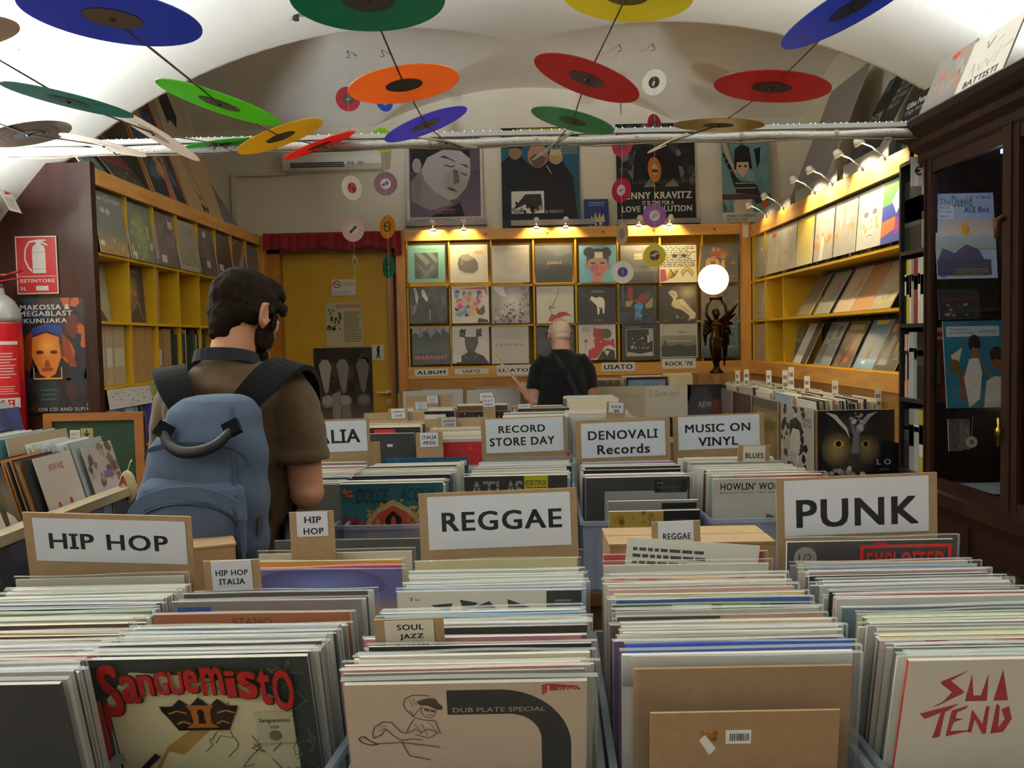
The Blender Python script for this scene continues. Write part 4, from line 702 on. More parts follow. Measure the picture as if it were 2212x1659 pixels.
poster('black and grey poster with a dark figure and white block title', 1333, 263, 1500, 484, 7.17,
  'b 1a1a1b;n 6 60 .02 .4 .98 .98 .03 .1 3c3c3a,5a5a56,2a2a2a,6e6c66,242424;p 121213 .2 .36 .24 .7 .36 .8 .62 .8 .76 .68 .84 .36;e .48 .84 .13 .1 2a2725;p 57504c .4 .8 .44 .86 .56 .86 .56 .76;p 7a7874 .34 .36 .44 .46 .5 .36;p 7a7874 .6 .36 .72 .44 .8 .36;T .06 .24 .95 .31 d8d6d0 LENNY_KRAVITZ;T .32 .18 .72 .22 d8d6d0 IT_IS_TIME_FOR_A;T .06 .11 .95 .17 d8d6d0 LOVE_REVOLUTION;t .2 .39 .9 .43 5a5856 LOVE_REVOLUTION')
poster('blue-green poster with a striped-shirt woman raising one arm', 1560, 302, 1662, 482, 7.1,
  'b 6f9298;n 4 20 0 .1 1 1 .06 .14 7a9c9e,648488,86a6a4;r 0 0 1 .12 d2ccb8;i .06 .06 .7 .1 2a2a28 VENERDI_24_FEBBRAIO;i .06 .015 .5 .05 2a2a28 ORE_19.00_DOSSE;p c8b498 .12 .72 .02 .98 .1 1 .2 .78 .3 .62 .24 .56;p 2c2c2e .1 .7 .3 .56 .4 .5 .6 .5 .74 .44 .84 .24 .7 .22 .62 .34 .3 .36 .2 .54 .06 .86 .02 .84;l b0aca0 .012 .06 .78 .14 .82;l b0aca0 .012 .1 .7 .18 .76;l b0aca0 .012 .16 .62 .24 .66;l b0aca0 .012 .28 .48 .64 .48;l b0aca0 .012 .26 .42 .7 .42;p d0bca0 .24 .12 .26 .34 .6 .34 .64 .12;p d0b498 .3 .66 .34 .8 .56 .8 .56 .64 .44 .54;p 1c1a1c .26 .66 .28 .9 .42 .96 .58 .92 .64 .66 .58 .66 .56 .74 .32 .74 .3 .64;p 1c1a1c .68 .9 .82 .92 .8 .74 .74 .66;e .38 .69 .03 .015 202020;e .5 .69 .03 .015 202020;r 0 .28 1 .345 4a2e34;t .06 .295 .94 .33 7a5a58 TYING_TIFFANY;r .82 .18 .92 .26 c85a30')
def rail(lab, u0, v0, u1, v1, d):
    a = P(u0, v1, d); b = P(u1, v0, d); mb = MB('whitemetal'); mb.box((0, 0, 0), (b.x - a.x, .004, b.z - a.z), '84848a'); mb.box((0, 0, 0), (b.x - a.x, .06, .004), '84848a')
    o = mb.build('poster_rail', None, (a.x, d, a.z)); tag(o, lab, 'rail', 'grey poster rails')
rail('grey metal rail holding the violet poster with a grey face', 876, 475, 1052, 490, 7.09)
rail('grey metal rail holding the teal poster of three figures', 1104, 472, 1284, 489, 7.09)
rail('grey metal rail holding the black poster with white block title', 1332, 470, 1513, 486, 7.09)
# ---------------------------------------------------------------- left shelf: covers on the top row
XLs = -2.06
left = [
 ('grey cover with white serif name and an orange base', 'b 78786e;v 0 0 1 .4 b08a4a 78786e;t .0 .86 .9 .95 c8c8c0 eter_Gordon;e .25 .7 .07 .05 b8b8b0;e .42 .69 .07 .05 b8b8b0;n 3 14 .1 .02 .95 .28 .03 .07 c09048,d0a858,a07840;r .02 .12 .16 .2 d8d4c8'),
 ('yellow-green cloudy cover with a small sticker', 'b 6c7a68;g .5 .5 .4 .5 a8a85a 66746a;n 4 30 .1 .0 .9 .7 .04 .1 b0a850,8a9468,707c70,c0b468;r .06 .06 .24 .14 d8d4c8'),
 ('mauve-brown cover with a pink edge strip', 'b 6a5c54;n 5 22 .2 .2 1 1 .05 .14 7a6a60,5a4a48,84766c;r 0 .1 .12 .95 a88490;r .2 .06 .44 .2 d0ccc4;r .7 .74 .92 .88 c0bcb4'),
 ('pale beige cover printed like an old document', 'b a8a48e;s 4 16 .06 .1 .94 .9 84806c;n 4 10 .3 .1 .8 .4 .02 .05 8c8872,6c6856;t .5 .74 .8 .78 5a5848 COHEN'),
 ('brown-grey portrait cover with two white tags', 'b 5c524a;g .5 .45 .4 .42 7a6c60 524842;n 4 16 .1 .1 .9 .8 .04 .1 6a5c52,4a403a;r .38 .8 .56 .92 d0ccc4;r .4 .16 .62 .3 d0ccc4'),
 ('dark brown plain cover with two white tags', 'b 4a3a34;v 0 0 1 1 3e302c 564640;r .1 .16 .36 .3 d0ccc4;r .1 .06 .34 .12 d0ccc4'),
 ('brown cover crossed by pale diagonal bands', 'b 6c4a42;p a89c8a .1 .0 .4 .0 .98 .7 .98 .95;p 4a2e2a .5 0 .7 0 .98 .4 .98 .6;l b8a898 .03 0 .8 .5 1'),
 ('slate grey cover nearest the door corner', 'b 5c5e60;n 4 14 .1 .1 .9 .9 .05 .12 505254,6a6c6c;r .3 .2 .6 .32 c8c4bc'),
]
for k, (lab, sp) in enumerate(left):
    cover(lab + ', left shelf', frame((XLs + .012, 4.28 + k * .34, 2.032), EN, (-.12, 0, 1)), sp, .315, 'covers on top of the left shelf')
p0 = 4.26
cover('hazy cream cover in plastic in the nearest yellow cubby', frame((XLs - .1, p0 + .02, 1.692), EN, (-.1, 0, 1)), 'b a8a284;v 0 .2 1 1 b4ae90 98927a;p 20382e .1 .0 .9 .0 .7 .2 .4 .16;l d0ccb8 .01 .3 .2 .9 .9', .31)
cover('dark purple cover with a gold flash, second yellow cubby', frame((XLs - .06, p0 + .36, 1.692), EN, (-.05, 0, 1)), 'b 2c1a22;g .5 .55 .3 .36 a8842c 3a2028;n 4 16 .1 .3 .7 .7 .03 .08 b08a30,7a4a2c,a0405a;l b07a6a .03 .2 .02 .7 .4 .8 .3;l b07a6a .02 .7 .4 .9 .05;t .3 .9 .8 .94 a09aa0 SYMMETRY', .31)
def slab_box(lab, y, z, wd, hg, col, name='cardboard_box', cat='box', x=-.03, dp=.32, grp='boxes in the left shelf', strip=None):
    mb = MB('kraft' if cat == 'box' else 'card'); mb.box((-dp, 0, 0), (0, wd, hg), col)
    if strip: mb.box((0, .01, hg * .3), (.0006, wd - .01, hg * .62), strip)
    o = mb.build(name, None, (XLs + x, y, z)); tag(o, lab, cat, grp)
slab_box('narrow brown cardboard box alone in the third cubby', p0 + .7, 1.692, .09, .315, 'a67c4c')
for i, (a, wd, c, sct) in enumerate(((.02, .075, 'b4a084', 'c8c0a8'), (.1, .08, 'b8a080', 'd0c8b4'), (.185, .13, 'b09a7c', 'c0b498'))):
    slab_box('tan box with striped pale spine, %s in the lower near cubby' % NTH[i + 1], p0 + a, 1.362, wd, .31, c, strip=sct)
for i, (a, wd) in enumerate(((.36, .09), (.453, .12), (.577, .09))): slab_box('plain brown cardboard box, %s of three filling the second lower cubby' % NTH[i + 1], p0 + a, 1.362, wd, .31, 'a88050')
slab_box('brown box with long white label in the third lower cubby', p0 + .71, 1.362, .09, .29, '9c7850', strip='c4bcb0')
slab_box('tall brown box beside the long white label one', p0 + .82, 1.362, .11, .30, 'a07a4e')
q = random.Random(4)
for k in range(22):
    y = p0 + (.95 if k < 3 else 1.05) + (k if k < 3 else k - 3) * .022
    if y > p0 + 1.6: break
    c = ['2c3a30', '1c2420', '343c34', '18201c', '44504a', '20282c', 'b8a888', '2a2420'][k % 8]
    slab_box('%s record spine, %s in the dark filed run on the left shelf' % ({'b8a888': 'tan'}.get(c, 'dark'), NTH[k + 1] if k < 13 else nth(k + 1)), y + (.0 if k < 3 else .02), 1.362, .012, .27 if k % 3 else .3, c, 'record_sleeve', 'record', -.02, .3, 'dark records in the left shelf')
def flat_front(name, lab, cat, y0, y1, z0, z1, spec, X=XLs, grp=None, lean=.012):
    return sheet(name, lab, cat, frame((X, y0, z0), EN, (-lean, 0, z1 - z0)), y1 - y0, z1 - z0, .004, spec, 'card', 'c8c4b8', grp)
flat_front('comic_strip', 'long white comic strip with small drawn figures, low on the left shelf', 'comic', p0 + .02, p0 + .52, 1.245, 1.345, 'b cfccc4;n 4 26 .05 .1 .95 .45 .015 .03 4a4844,8a8680;n 5 26 .05 .55 .95 .9 .015 .03 3a3834,7a766e', XLs + .02)
flat_front('comic_strip', 'comic strip with green and orange panels, low on the left shelf', 'comic', p0 + .53, p0 + .92, 1.265, 1.365, 'b c4bc9c;r .0 .2 .25 .95 8a9a48;r .35 .3 .75 .95 a8603c;n 6 18 .05 .1 .95 .9 .02 .04 5a3c28,c8b888,7a2c24', XLs + .02)
flat_front('picture_book', 'blue and white glossy book below the comic strips', 'book', p0 + .02, p0 + .38, 1.03, 1.24, 'b 8a9ac0;n 3 12 0 0 1 1 .1 .2 a8b4d4,5a6aa8,c0c8dc', XLs + .01)
flat_front('picture_book', 'deep blue glossy book below the comic strips', 'book', p0 + .42, p0 + .78, 1.03, 1.24, 'b 3a3f9a;n 3 10 0 0 1 1 .1 .2 4a50b0,8a90c8,2c3080', XLs + .01)
# posters standing on the left shelf, leaning on the wall
def wallposter(lab, y0, y1, h, spec, side=-1, xb=None, lean=.3, m='card', z=None, fr=None):
    xb = xb if xb is not None else (XLs - .06 if side < 0 else 1.89 + .08)
    if side < 0: F = frame((xb, y0, z or 2.447), EN, (-lean, 0, h))
    else: F = frame((xb, y1, z or 2.432), ES, (lean, 0, h))
    o = sheet('poster', lab, 'poster', F, y1 - y0, math.hypot(h, lean), .005, spec, m, 'c8c4b8', 'posters above the shelves')
    if fr:
        mb = MB('pine'); w, hh = y1 - y0, math.hypot(h, lean)
        for a, b in (((0, -.012, 0), (.025, -.0005, hh)), ((w - .025, -.012, 0), (w, -.0005, hh)), ((.025, -.012, 0), (w - .025, -.0005, .025)), ((.025, -.012, hh - .025), (w - .025, -.0005, hh))): mb.box(a, b, fr)
        mb.build('picture_frame', o)
wallposter('blue-green misty poster nearest on the left shelf', 4.3, 4.57, .4, 'b 5a7878;n 4 24 0 0 1 1 .06 .14 6a8c8a,4a6a70,8a9a80,7c98a0')
wallposter('dark grey poster with red bulging band letters', 4.66, 5.08, .40, 'b 4c4644;n 4 18 0 .5 1 1 .06 .14 8a8478,3a3432,6c645c;T .1 .36 .92 .52 a83a34 doors;l c88078 .01 .1 .34 .9 .34;n 3 5 .2 .12 .7 .24 .02 .03 b8b4ac,8a4034')
wallposter('orange-framed poster with a painted face over blue', 5.1, 5.66, .84, 'b 3c4a60;n 4 26 0 0 1 1 .08 .2 2e3850,4c6078,5a6a80,383040;p a0705a .28 .62 .3 .84 .42 .92 .56 .88 .6 .7 .5 .56;p 3a2420 .26 .8 .3 .94 .5 .98 .6 .88 .46 .88;e .38 .76 .04 .012 1c1414;e .52 .76 .04 .012 1c1414;n 7 14 .4 .2 .8 .5 .05 .1 b08a5a,a06a4a,c8a878;v 0 0 1 .16 1c2028 2c3040;p b06a4a .5 .04 .6 .3 .72 .3 .7 .04', fr='c07a34')
wallposter('cream poster with a black comma shape and thin figures', 5.7, 6.34, .98, 'b b89c74;r 0 .55 1 1 b0a68c;p 18171a .2 .62 .3 .66 .44 .62 .56 .72 .5 .9 .34 .98 .2 .9 .16 .76;l 4a4438 .012 .1 .5 .5 .4;l 4a4438 .012 .2 .46 .4 .12;l 5a5444 .02 .3 .46 .56 .1;n 4 8 .4 .05 .6 .14 .02 .04 3a342c')
wallposter('slate grey poster farthest on the left shelf', 6.4, 6.72, .5, 'b 747876;n 4 12 0 0 1 1 .08 .16 808480,686c6c,8a8e8a')
# ---------------------------------------------------------------- right shelf
XRs = 1.89
rtop = [
 ('smoky grey cover at the far end of the right top row', 6.80, 'b 8a8a7c;v 0 0 1 1 7c7c70 9a9a88;r .4 .62 .6 .7 c0b890'),
 ('pale cover with a small red tag', 6.48, 'b a8a490;n 3 12 .1 .1 .9 .7 .06 .14 9c9884,b4b09c;r .3 .82 .62 .92 b85040'),
 ('blush cover with a faint red figure', 6.15, 'b b4aa9c;n 3 14 .2 .2 .8 .9 .04 .1 b88a7c,a89484,c4b8a8'),
 ('plain yellow cover', 5.81, 'b d8b838;v 0 0 1 1 cfc088 dcb82c'),
 ('grey cover with an orange crowd band', 5.46, 'b a8a498;n 4 16 .05 .3 .95 .5 .05 .1 c89058,b8804c,d0a878;p d0ccc0 .3 .0 .5 0 .56 .4 .4 .5'),
 ('grey cover with several pale heads', 5.12, 'b a4a09a;n 4 18 .05 .34 .95 .6 .05 .1 c09060,c8a070,b0a8a0;e .3 .66 .1 .14 c8c4bc;e .62 .68 .1 .14 c4c0b8'),
 ('pale grey cover with a large pencil face', 4.78, 'b b8b4ac;g .5 .5 .4 .46 d0ccc4 b0aca4;e .36 .58 .1 .05 6a6866;e .7 .6 .1 .05 6a6866;l 8a8684 .015 .5 .5 .48 .34 .56 .32;l 7a7674 .015 .4 .2 .52 .22 .64 .2;l 8a8684 .015 .26 .68 .44 .7;n 3 8 .1 .3 .9 .46 .04 .08 c89868,c0a080'),
 ('rainbow-coloured cover with white price tag', 4.46, 'b 3a4aa0;r 0 .6 1 1 58a050;p c8c03a .5 .7 1 .6 1 1 .6 1;p 2c3c9a 0 .3 1 .4 1 .66 0 .6;p c86a3a 0 .1 .5 .2 .5 .4 0 .36;p 8a3a8a .5 .1 1 .2 1 .42 .5 .36;p e4e0d8 .34 .66 .56 .84 .72 .62 .52 .44'),
]
for lab, y, sp in rtop: cover(lab + ', right shelf', frame((XRs - .006, y + .0, 2.0), ES, (.08, 0, 1)), sp, .315, 'covers on the right top row', m='gloss')
rmid = [('olive-brown dim cover', 5.56, 'b 5a5030;v 0 0 1 1 685c34 4c4428;t .2 .06 .7 .1 a09040 NUMERO'), ('pale grey-olive cover with a red spot', 5.22, 'b 84806c;n 3 12 .1 .3 .9 .9 .05 .1 8e8a78,767260;r .66 .62 .86 .76 b04a48'), ('peach cover', 4.89, 'b b09474;n 3 12 .1 .3 .9 .9 .06 .12 b89c80,a08468;r .7 .5 .9 .64 b8645c'), ('copper-brown cover', 4.62, 'b a06c3c;v 0 0 1 1 b07c48 94602f;n 3 8 .1 .1 .9 .9 .05 .1 a87444'), ('sandy cover with an orange corner', 4.36, 'b a0906c;n 3 14 .1 .1 .9 .8 .06 .12 b0a078,8c7c5c;p c87a34 .6 .8 .9 .8 .96 .98 .6 .98')]
for lab, y, sp in rmid: cover(lab + ' leaning in the right middle row', frame((XRs + .012, y + .28, 1.675), ES, (.15, 0, .27)), sp, .25, 'covers on the right middle row', ht=.295)
rlow = [('white-spined pale cover', 5.62, 'b c8c4b4;r .6 0 1 1 2a2826'), ('grey-blue cover with two dark blocks', 5.2, 'b 7c8488;r .04 .04 .4 .96 4c5254;r .6 .66 .84 .9 3a4044;t .06 .5 .4 .62 b8bcbc Oen;r .44 .5 .96 .6 64707a'), ('red-brown cover with a kneeling red shape', 4.88, 'b 5a4024;p a83238 .5 .1 .6 .5 .7 .7 .8 .5 .74 .1;n 3 10 .1 .02 .5 .4 .05 .1 8a6a34,3a2c1c;r .1 .8 .9 .92 a09878'), ('sky-blue cover with two converging lines', 4.56, 'b 5a86a8;v 0 0 1 1 6c98b4 48789c;l 6a4a3c .02 .3 .9 .46 .4;l 6a4a3c .02 .8 .8 .5 .4;p 5a3a2c .4 .2 .58 .2 .6 .4 .4 .42;r .3 .1 .5 .16 d8d8d4;r .2 .9 .8 .99 d8c850'), ('dark cover with a gold block and small print', 4.29, 'b 2c2a26;p 8a867c .1 .1 .3 .7 .5 .6 .5 .1;r .62 .3 .72 .6 a08a34;s 3 8 .74 .2 .96 .56 b0aca0;r .1 .74 .3 .9 a07c34')]
for lab, y, sp in rlow: cover(lab + ' leaning in the right lower row', frame((XRs + .012, y + .31, 1.353), ES, (.13, 0, .28)), sp, .26, 'covers on the right lower row', ht=.295)
cover('grey striped cover standing at the far end, right shelf middle row', frame((XRs, 6.83, 1.675), ES, (.02, 0, .3)), 'b 8c8672;v 0 0 1 1 9a947e 807a68;n 3 14 .1 .1 .9 .9 .03 .1 7a745e,a49e88', .28)
cover('plain beige cover standing at the far end, right shelf lower row', frame((XRs, 6.83, 1.353), ES, (.02, 0, .3)), 'b a08a6c', .28)
cover('dark teal printed cover in the second far cubby, right lower row', frame((XRs + .1, 6.3, 1.353), ES, (.04, 0, .3)), 'b 3c4c48;n 3 14 .1 .1 .9 .9 .03 .1 5c6c62,2c3a38;r .2 .6 .8 .7 8a8a72', .24)
mb = MB('card'); q = random.Random(9)
y = 4.36
while y < 6.2:
    mb.box((XRs + .1, y, 1.982), (XRs + .4, y + .007, 2.27), q.choice(['2a2624', '4a4640', '6a5a4c', '8a8478', '1c1c1c', '5a3a2c', 'a8a090'])); y += .011
for z in (1.672, 1.352):
    y = 4.18
    while y < 5.94:
        mb.box((XRs + .22, y, z), (XRs + .45, y + .009, z + q.uniform(.28, .297)), q.choice(['1a1818', '24201e', '2c2826', '141414', '3a3430'])); y += .012
tag(mb.build('filed_record_sleeves'), 'thin record spines filed behind the lit covers of the right shelf', 'record', None, 'stuff')
# posters on top of the right shelf
wallposter('blank grey board leaning on the right wall above the shelf', 5.6, 6.3, .86, 'b 8a8680;v 0 0 1 1 7e7a74 96928a', 1, lean=.34)
wallposter('black poster with white band initials and list of words', 4.87, 5.37, .66, 'b 1e1e20;t .06 .56 .44 .66 c8c6c0 R.E.M.;s 3 22 .06 .16 .42 .52 5a5a58;r .5 .5 .98 1 2a2a2c;t .54 .9 .94 .95 c0beb8 PART_LIES;t .54 .83 .94 .88 c0beb8 PART_HEART;t .54 .76 .94 .81 c0beb8 PART_TRUTH;t .54 .69 .96 .74 c0beb8 PART_GARBAGE;t .54 .62 .84 .67 c0beb8 1982-2011;r .5 .42 .9 .48 a08a34;r .06 .03 .3 .14 b09a3c;r .06 .86 .2 .98 3a6a80', 1, lean=.36)
wallposter('charcoal board leaning between the black posters, right wall', 4.55, 4.78, .44, 'b 3c3a38;v 0 0 1 1 34322f 44423f', 1, lean=.3)
wallposter('black poster with two white lines of title text above the right shelf', 4.16, 4.48, .3, 'b 1a1a1c;T .08 .82 .98 .92 d8d6d0 Gilles_Peterson;t .08 .7 .98 .79 b0aeaa Digs_America;s 3 3 .08 .5 .7 .62 8a8884;n 4 14 .05 .05 .95 .4 .03 .06 3a3a3a,5a5a58', 1, lean=.08, xb=1.95)
def rrail(lab, ya, yb, z, x=1.9):
    mb = MB('whitemetal'); mb.box((0, 0, 0), (.004, yb - ya, .075), '8a8884'); mb.box((0, 0, 0), (.07, yb - ya, .004), '8a8884')
    o = mb.build('poster_rail', None, (x, ya, z)); tag(o, lab, 'rail', 'grey poster rails')
rrail('grey rail on the right shelf top, nearest the black shelf unit', 4.4, 5.0, 2.435)
rrail('grey rail on the right shelf top, in the middle', 5.1, 5.85, 2.435)
rrail('grey rail on the right shelf top, farthest by the corner', 5.95, 6.6, 2.435)
# ---------------------------------------------------------------- halogen spots
def spot(lab, base, out, target, power, col, grp, cone=95):
    """Small halogen on a thin arm: base on the board, out = arm vector, aimed at target."""
    t = thing('spot_lamp', lab, 'lamp', base, grp)
    mb = MB('whitemetal'); mb.smooth = True; o = Vector(out)
    mb.tube([(0, 0, 0), o * .5 + Vector((0, 0, .015)), o], .004, 'e8e4da', 6); mb.build('arm', t)
    mb = MB('whitemetal'); mb.box((-.018, -.012, -.004), (.018, .012, .006), 'e8e4da'); mb.build('clip', t)
    ax = (Vector(target) - Vector(base) - o).normalized(); Q = ax.to_track_quat('Z', 'Y').to_matrix().to_4x4()
    mb = MB('whitemetal'); mb.smooth = True; mb.M = Matrix.Translation(o) @ Q; mb.lathe([(.012, -.02), (.02, -.012), (.028, .02), (.026, .02), (.018, -.008), (.0005, -.008)], 'e8e4da', 16); mb.build('head', t)
    mb = MB('bulb'); mb.smooth = True; mb.M = Matrix.Translation(o) @ Q; mb.ball((0, 0, .004), (.013, .013, .008), 'ffe2a0', 10); mb.build('bulb', t)
    l = lamp('halogen', 'SPOT', o + ax * .024, power, col, .012, None, t, cone); l.rotation_euler = ax.to_track_quat('-Z', 'Y').to_euler()
WARM = (1, .74, .34)
for i, (u, lab) in enumerate(((936, 'first'), (1002, 'second'), (1159, 'third'), (1222, 'fourth'), (1380, 'fifth'), (1446, 'sixth'))):
    x = P(u, 505, 6.98).x
    spot('small halogen lamp over the display wall, %s from the door' % lab, (x, 6.985, 2.456), (0, -.075, .05), (x, 7.0, 2.36), 15, WARM, 'halogen lamps over the display wall', 120)
for i, (y, pw, lab) in enumerate(((4.4, 36, 'nearest'), (4.68, 36, 'second nearest'), (5.12, 34, 'third nearest'), (5.42, 26, 'fourth nearest'), (6.05, 8, 'fifth nearest'), (6.45, 6, 'farthest'))):
    spot('white armed halogen lamp over the right shelf, %s' % lab, (1.885, y, 2.431), (-.13, .02, .09), (1.89, y - .02, 2.25), pw, (1, .84, .52), 'halogen lamps over the right shelf', 120)
# ---------------------------------------------------------------- air conditioner
a = P(622, 376, 7.2); b = P(830, 328, 7.2); W = b.x - a.x; H = b.z - a.z
t = thing('air_conditioner', 'white wall air conditioner above the red valance', 'air conditioner', (a.x, 7.2, a.z))
mb = MB('whitemetal'); mb.smooth = False
pr = [(0, 0), (-.14, 0), (-.17, .04), (-.18, .1), (-.18, H), (0, H)]
mb.loft([[(0, y, z) for y, z in pr], [(W, y, z) for y, z in pr]], 'dcd6c6'); mb.build('casing', t)
mb = MB('rubber'); mb.box((W * .08, -.172, .018), (W * .62, -.15, .062), '2c2a26'); mb.build('outlet', t)
for k in range(3):
    mb = MB('whitemetal'); mb.box((W * .08, -.178, .024 + k * .014), (W * .62, -.165, .028 + k * .014), 'b8b2a2'); mb.build('louver', t)
mb = MB('card'); mb.box((W * .66, -.181, .03), (W * .72, -.1795, .055), 'a8a498'); mb.box((W * .76, -.181, .03), (W * .82, -.1795, .055), 'a8a498'); mb.build('indicator_label', t)
p = P(500, 378, 7.18); mb = MB('whitemetal'); mb.box((p.x, 7.16, p.z - .015), (a.x, 7.2, p.z + .015), 'd8d0bc'); mb.box((p.x, 7.16, 2.3), (p.x + .03, 7.2, p.z - .015), 'd8d0bc'); tag(mb.build('cable_duct'), 'thin white cable duct running to the air conditioner', 'duct')
# ---------------------------------------------------------------- things pinned to the yellow door
def pin_sheet(name, lab, cat, u0, v0, u1, v1, d, spec, th=.001):
    a = P(u0, v1, d); b = P(u1, v0, d); return sheet(name, lab, cat, frame((a.x, d, a.z), EX), b.x - a.x, b.z - a.z, th, spec, 'paper', group='papers pinned to the door')
pin_sheet('notice', 'white no-smoking notice on the yellow door', 'sign', 717, 603, 767, 639, 7.11, 'b cfc8b8;e .22 .7 .17 .24 a8342c;e .22 .7 .13 .18 cfc8b8;l a8342c .04 .12 .8 .32 .6;l 3a3634 .05 .14 .7 .3 .7;t .44 .74 .92 .84 8a4038 VIETATO;t .44 .6 .94 .7 8a4038 FUMARE;s 3 3 .1 .1 .9 .3 a09a8c')
pin_sheet('leaflet', 'yellowed leaflet with red heading on the yellow door', 'leaflet', 705, 652, 782, 750, 7.11, "b b0a47c;T .3 .87 .95 .95 9a3a2c DISCO_D'ORO;n 4 26 .06 .4 .44 .84 .02 .06 4a4434,6a6248,38342a;s 3 14 .5 .1 .96 .8 6a6248")
pin_sheet('poster', 'sepia photo poster of three glass tubes over balls, on the door', 'poster', 682, 750, 803, 908, 7.105, 'b 2e2420;n 4 30 0 .3 1 1 .06 .16 3a2e2a,241c1a,4a3a34;v 0 0 1 .25 6a5a50 3a2e28;p a09488 .08 .76 .14 .84 .24 .84 .3 .74 .24 .42 .2 .36 .16 .42;p 847a70 .38 .76 .44 .84 .54 .84 .6 .74 .54 .42 .5 .36 .46 .42;p 6c635c .72 .76 .78 .84 .88 .84 .94 .74 .88 .42 .84 .36 .8 .42;p 948878 .3 .0 .3 .36 .44 .4 .46 .2 .42 0;p 847868 .44 .0 .48 .24 .6 .2 .62 0;e .22 .26 .12 .09 8c8074;e .22 .27 .09 .066 a89c90;e .52 .26 .12 .09 7c7268;e .52 .27 .09 .066 a09488;e .84 .27 .12 .09 5c544e;e .84 .28 .09 .066 746a62')
pin_sheet('sticker', 'small white sticker of a black leaning dancer on the door', 'sticker', 804, 744, 829, 778, 7.11, 'b c4bcac;p 1c1a18 .5 .94 .7 .86 .6 .76 .66 .6 .6 .4 .7 .1 .56 .14 .52 .34 .42 .1 .34 .12 .44 .5 .38 .66 .44 .8')
# ---------------------------------------------------------------- white pipe under the vault, records on strings
def vault_hit(px, py):
    v = ray(px, py); lo = 1.0
    for i in range(2000):
        p = CAMP + v * (1.0 + i * .004)
        if p.z >= vz(p.x, p.y) - .002: return p
    return p
def ellframe(cx, cy, rho, ang, d):
    """Frame of a flat disc whose outline, seen from the photo's spot, has the axis ratio rho and slope ang."""
    p = P(cx, cy, d); c = (p - CAMP).normalized(); a = math.radians(ang)
    m = CAMW @ Vector((math.cos(a), math.sin(a), 0)); m = (m - c * m.dot(c)).normalized()
    q = m.cross(c)
    if q.z < 0: q = -q
    n = (c * rho + q * math.sqrt(1 - rho * rho)).normalized()
    if n.z < 0: n = -n
    y = n.cross(m)
    return Matrix(((m.x, y.x, n.x, p.x), (m.y, y.y, n.y, p.y), (m.z, y.z, n.z, p.z), (0, 0, 0, 1)))
t = thing('ceiling_pipe', 'long white pipe with a sparkling light strip spanning under the vault', 'pipe', (0, 3.5, 2.348))
mb = MB('tinsel'); mb.smooth = True; mb.tube([(-2.07, 0, 0)] + [(-2.0 + k * .1, 0, .003 * math.sin(k * 1.3)) for k in range(41)] + [(2.1, 0, 0)], .0175, 'a8a49c', 12); mb.build('pipe', t)
mb = MB('whitemetal'); mb.box((-2.0, -.012, .024), (2.05, .012, .042), '9a9a98'); mb.build('light_channel', t)
mb = MB('led'); q = random.Random(2); x = -1.98
while x < 1.75: mb.box((x, -.011, .043), (x + .0025, -.009, .0445), 'fff6e8'); x += q.uniform(.015, .05)
mb.build('light_strip', t)
mb = MB('string'); mb.tube([(-2.05 + k * .2, -.012, -.022 - .006 * math.sin(k * 2.2)) for k in range(20)], .003, '6a5c48', 5); mb.build('cable', t)
for x in (-1.62, -1.2, -.72, -.33, .1, .5, .92, 1.3): mb = MB('string'); mb.M = Matrix.Translation((x, 0, 0)) @ Matrix.Rotation(math.pi / 2, 4, 'Y'); mb.lathe([(.0185, -.008), (.0195, 0), (.0185, .008)], '8a7c64', 10); mb.build('tie', t)
for x in (-1.98, 1.9):
    mb = MB('whitemetal'); mb.tube([(x, 0, .01), (x, 0, vz(x, 3.5) - 2.348)], .004, 'd8d4cc', 6); mb.build('hanger', t)
t = thing('ceiling_pipe', 'second white pipe, overhead by the viewer, where the record strings end', 'pipe', (0, .85, 2.2))
mb = MB('tinsel'); mb.smooth = True; mb.tube([(-2.1, 0, 0), (2.1, 0, 0)], .0175, 'dcd8d0', 12); mb.build('pipe', t)
for x in (-1.9, 1.9):
    mb = MB('whitemetal'); mb.tube([(x, 0, .01), (x, 0, vz(x, .85) - 2.2)], .004, 'd8d4cc', 6); mb.build('hanger', t)
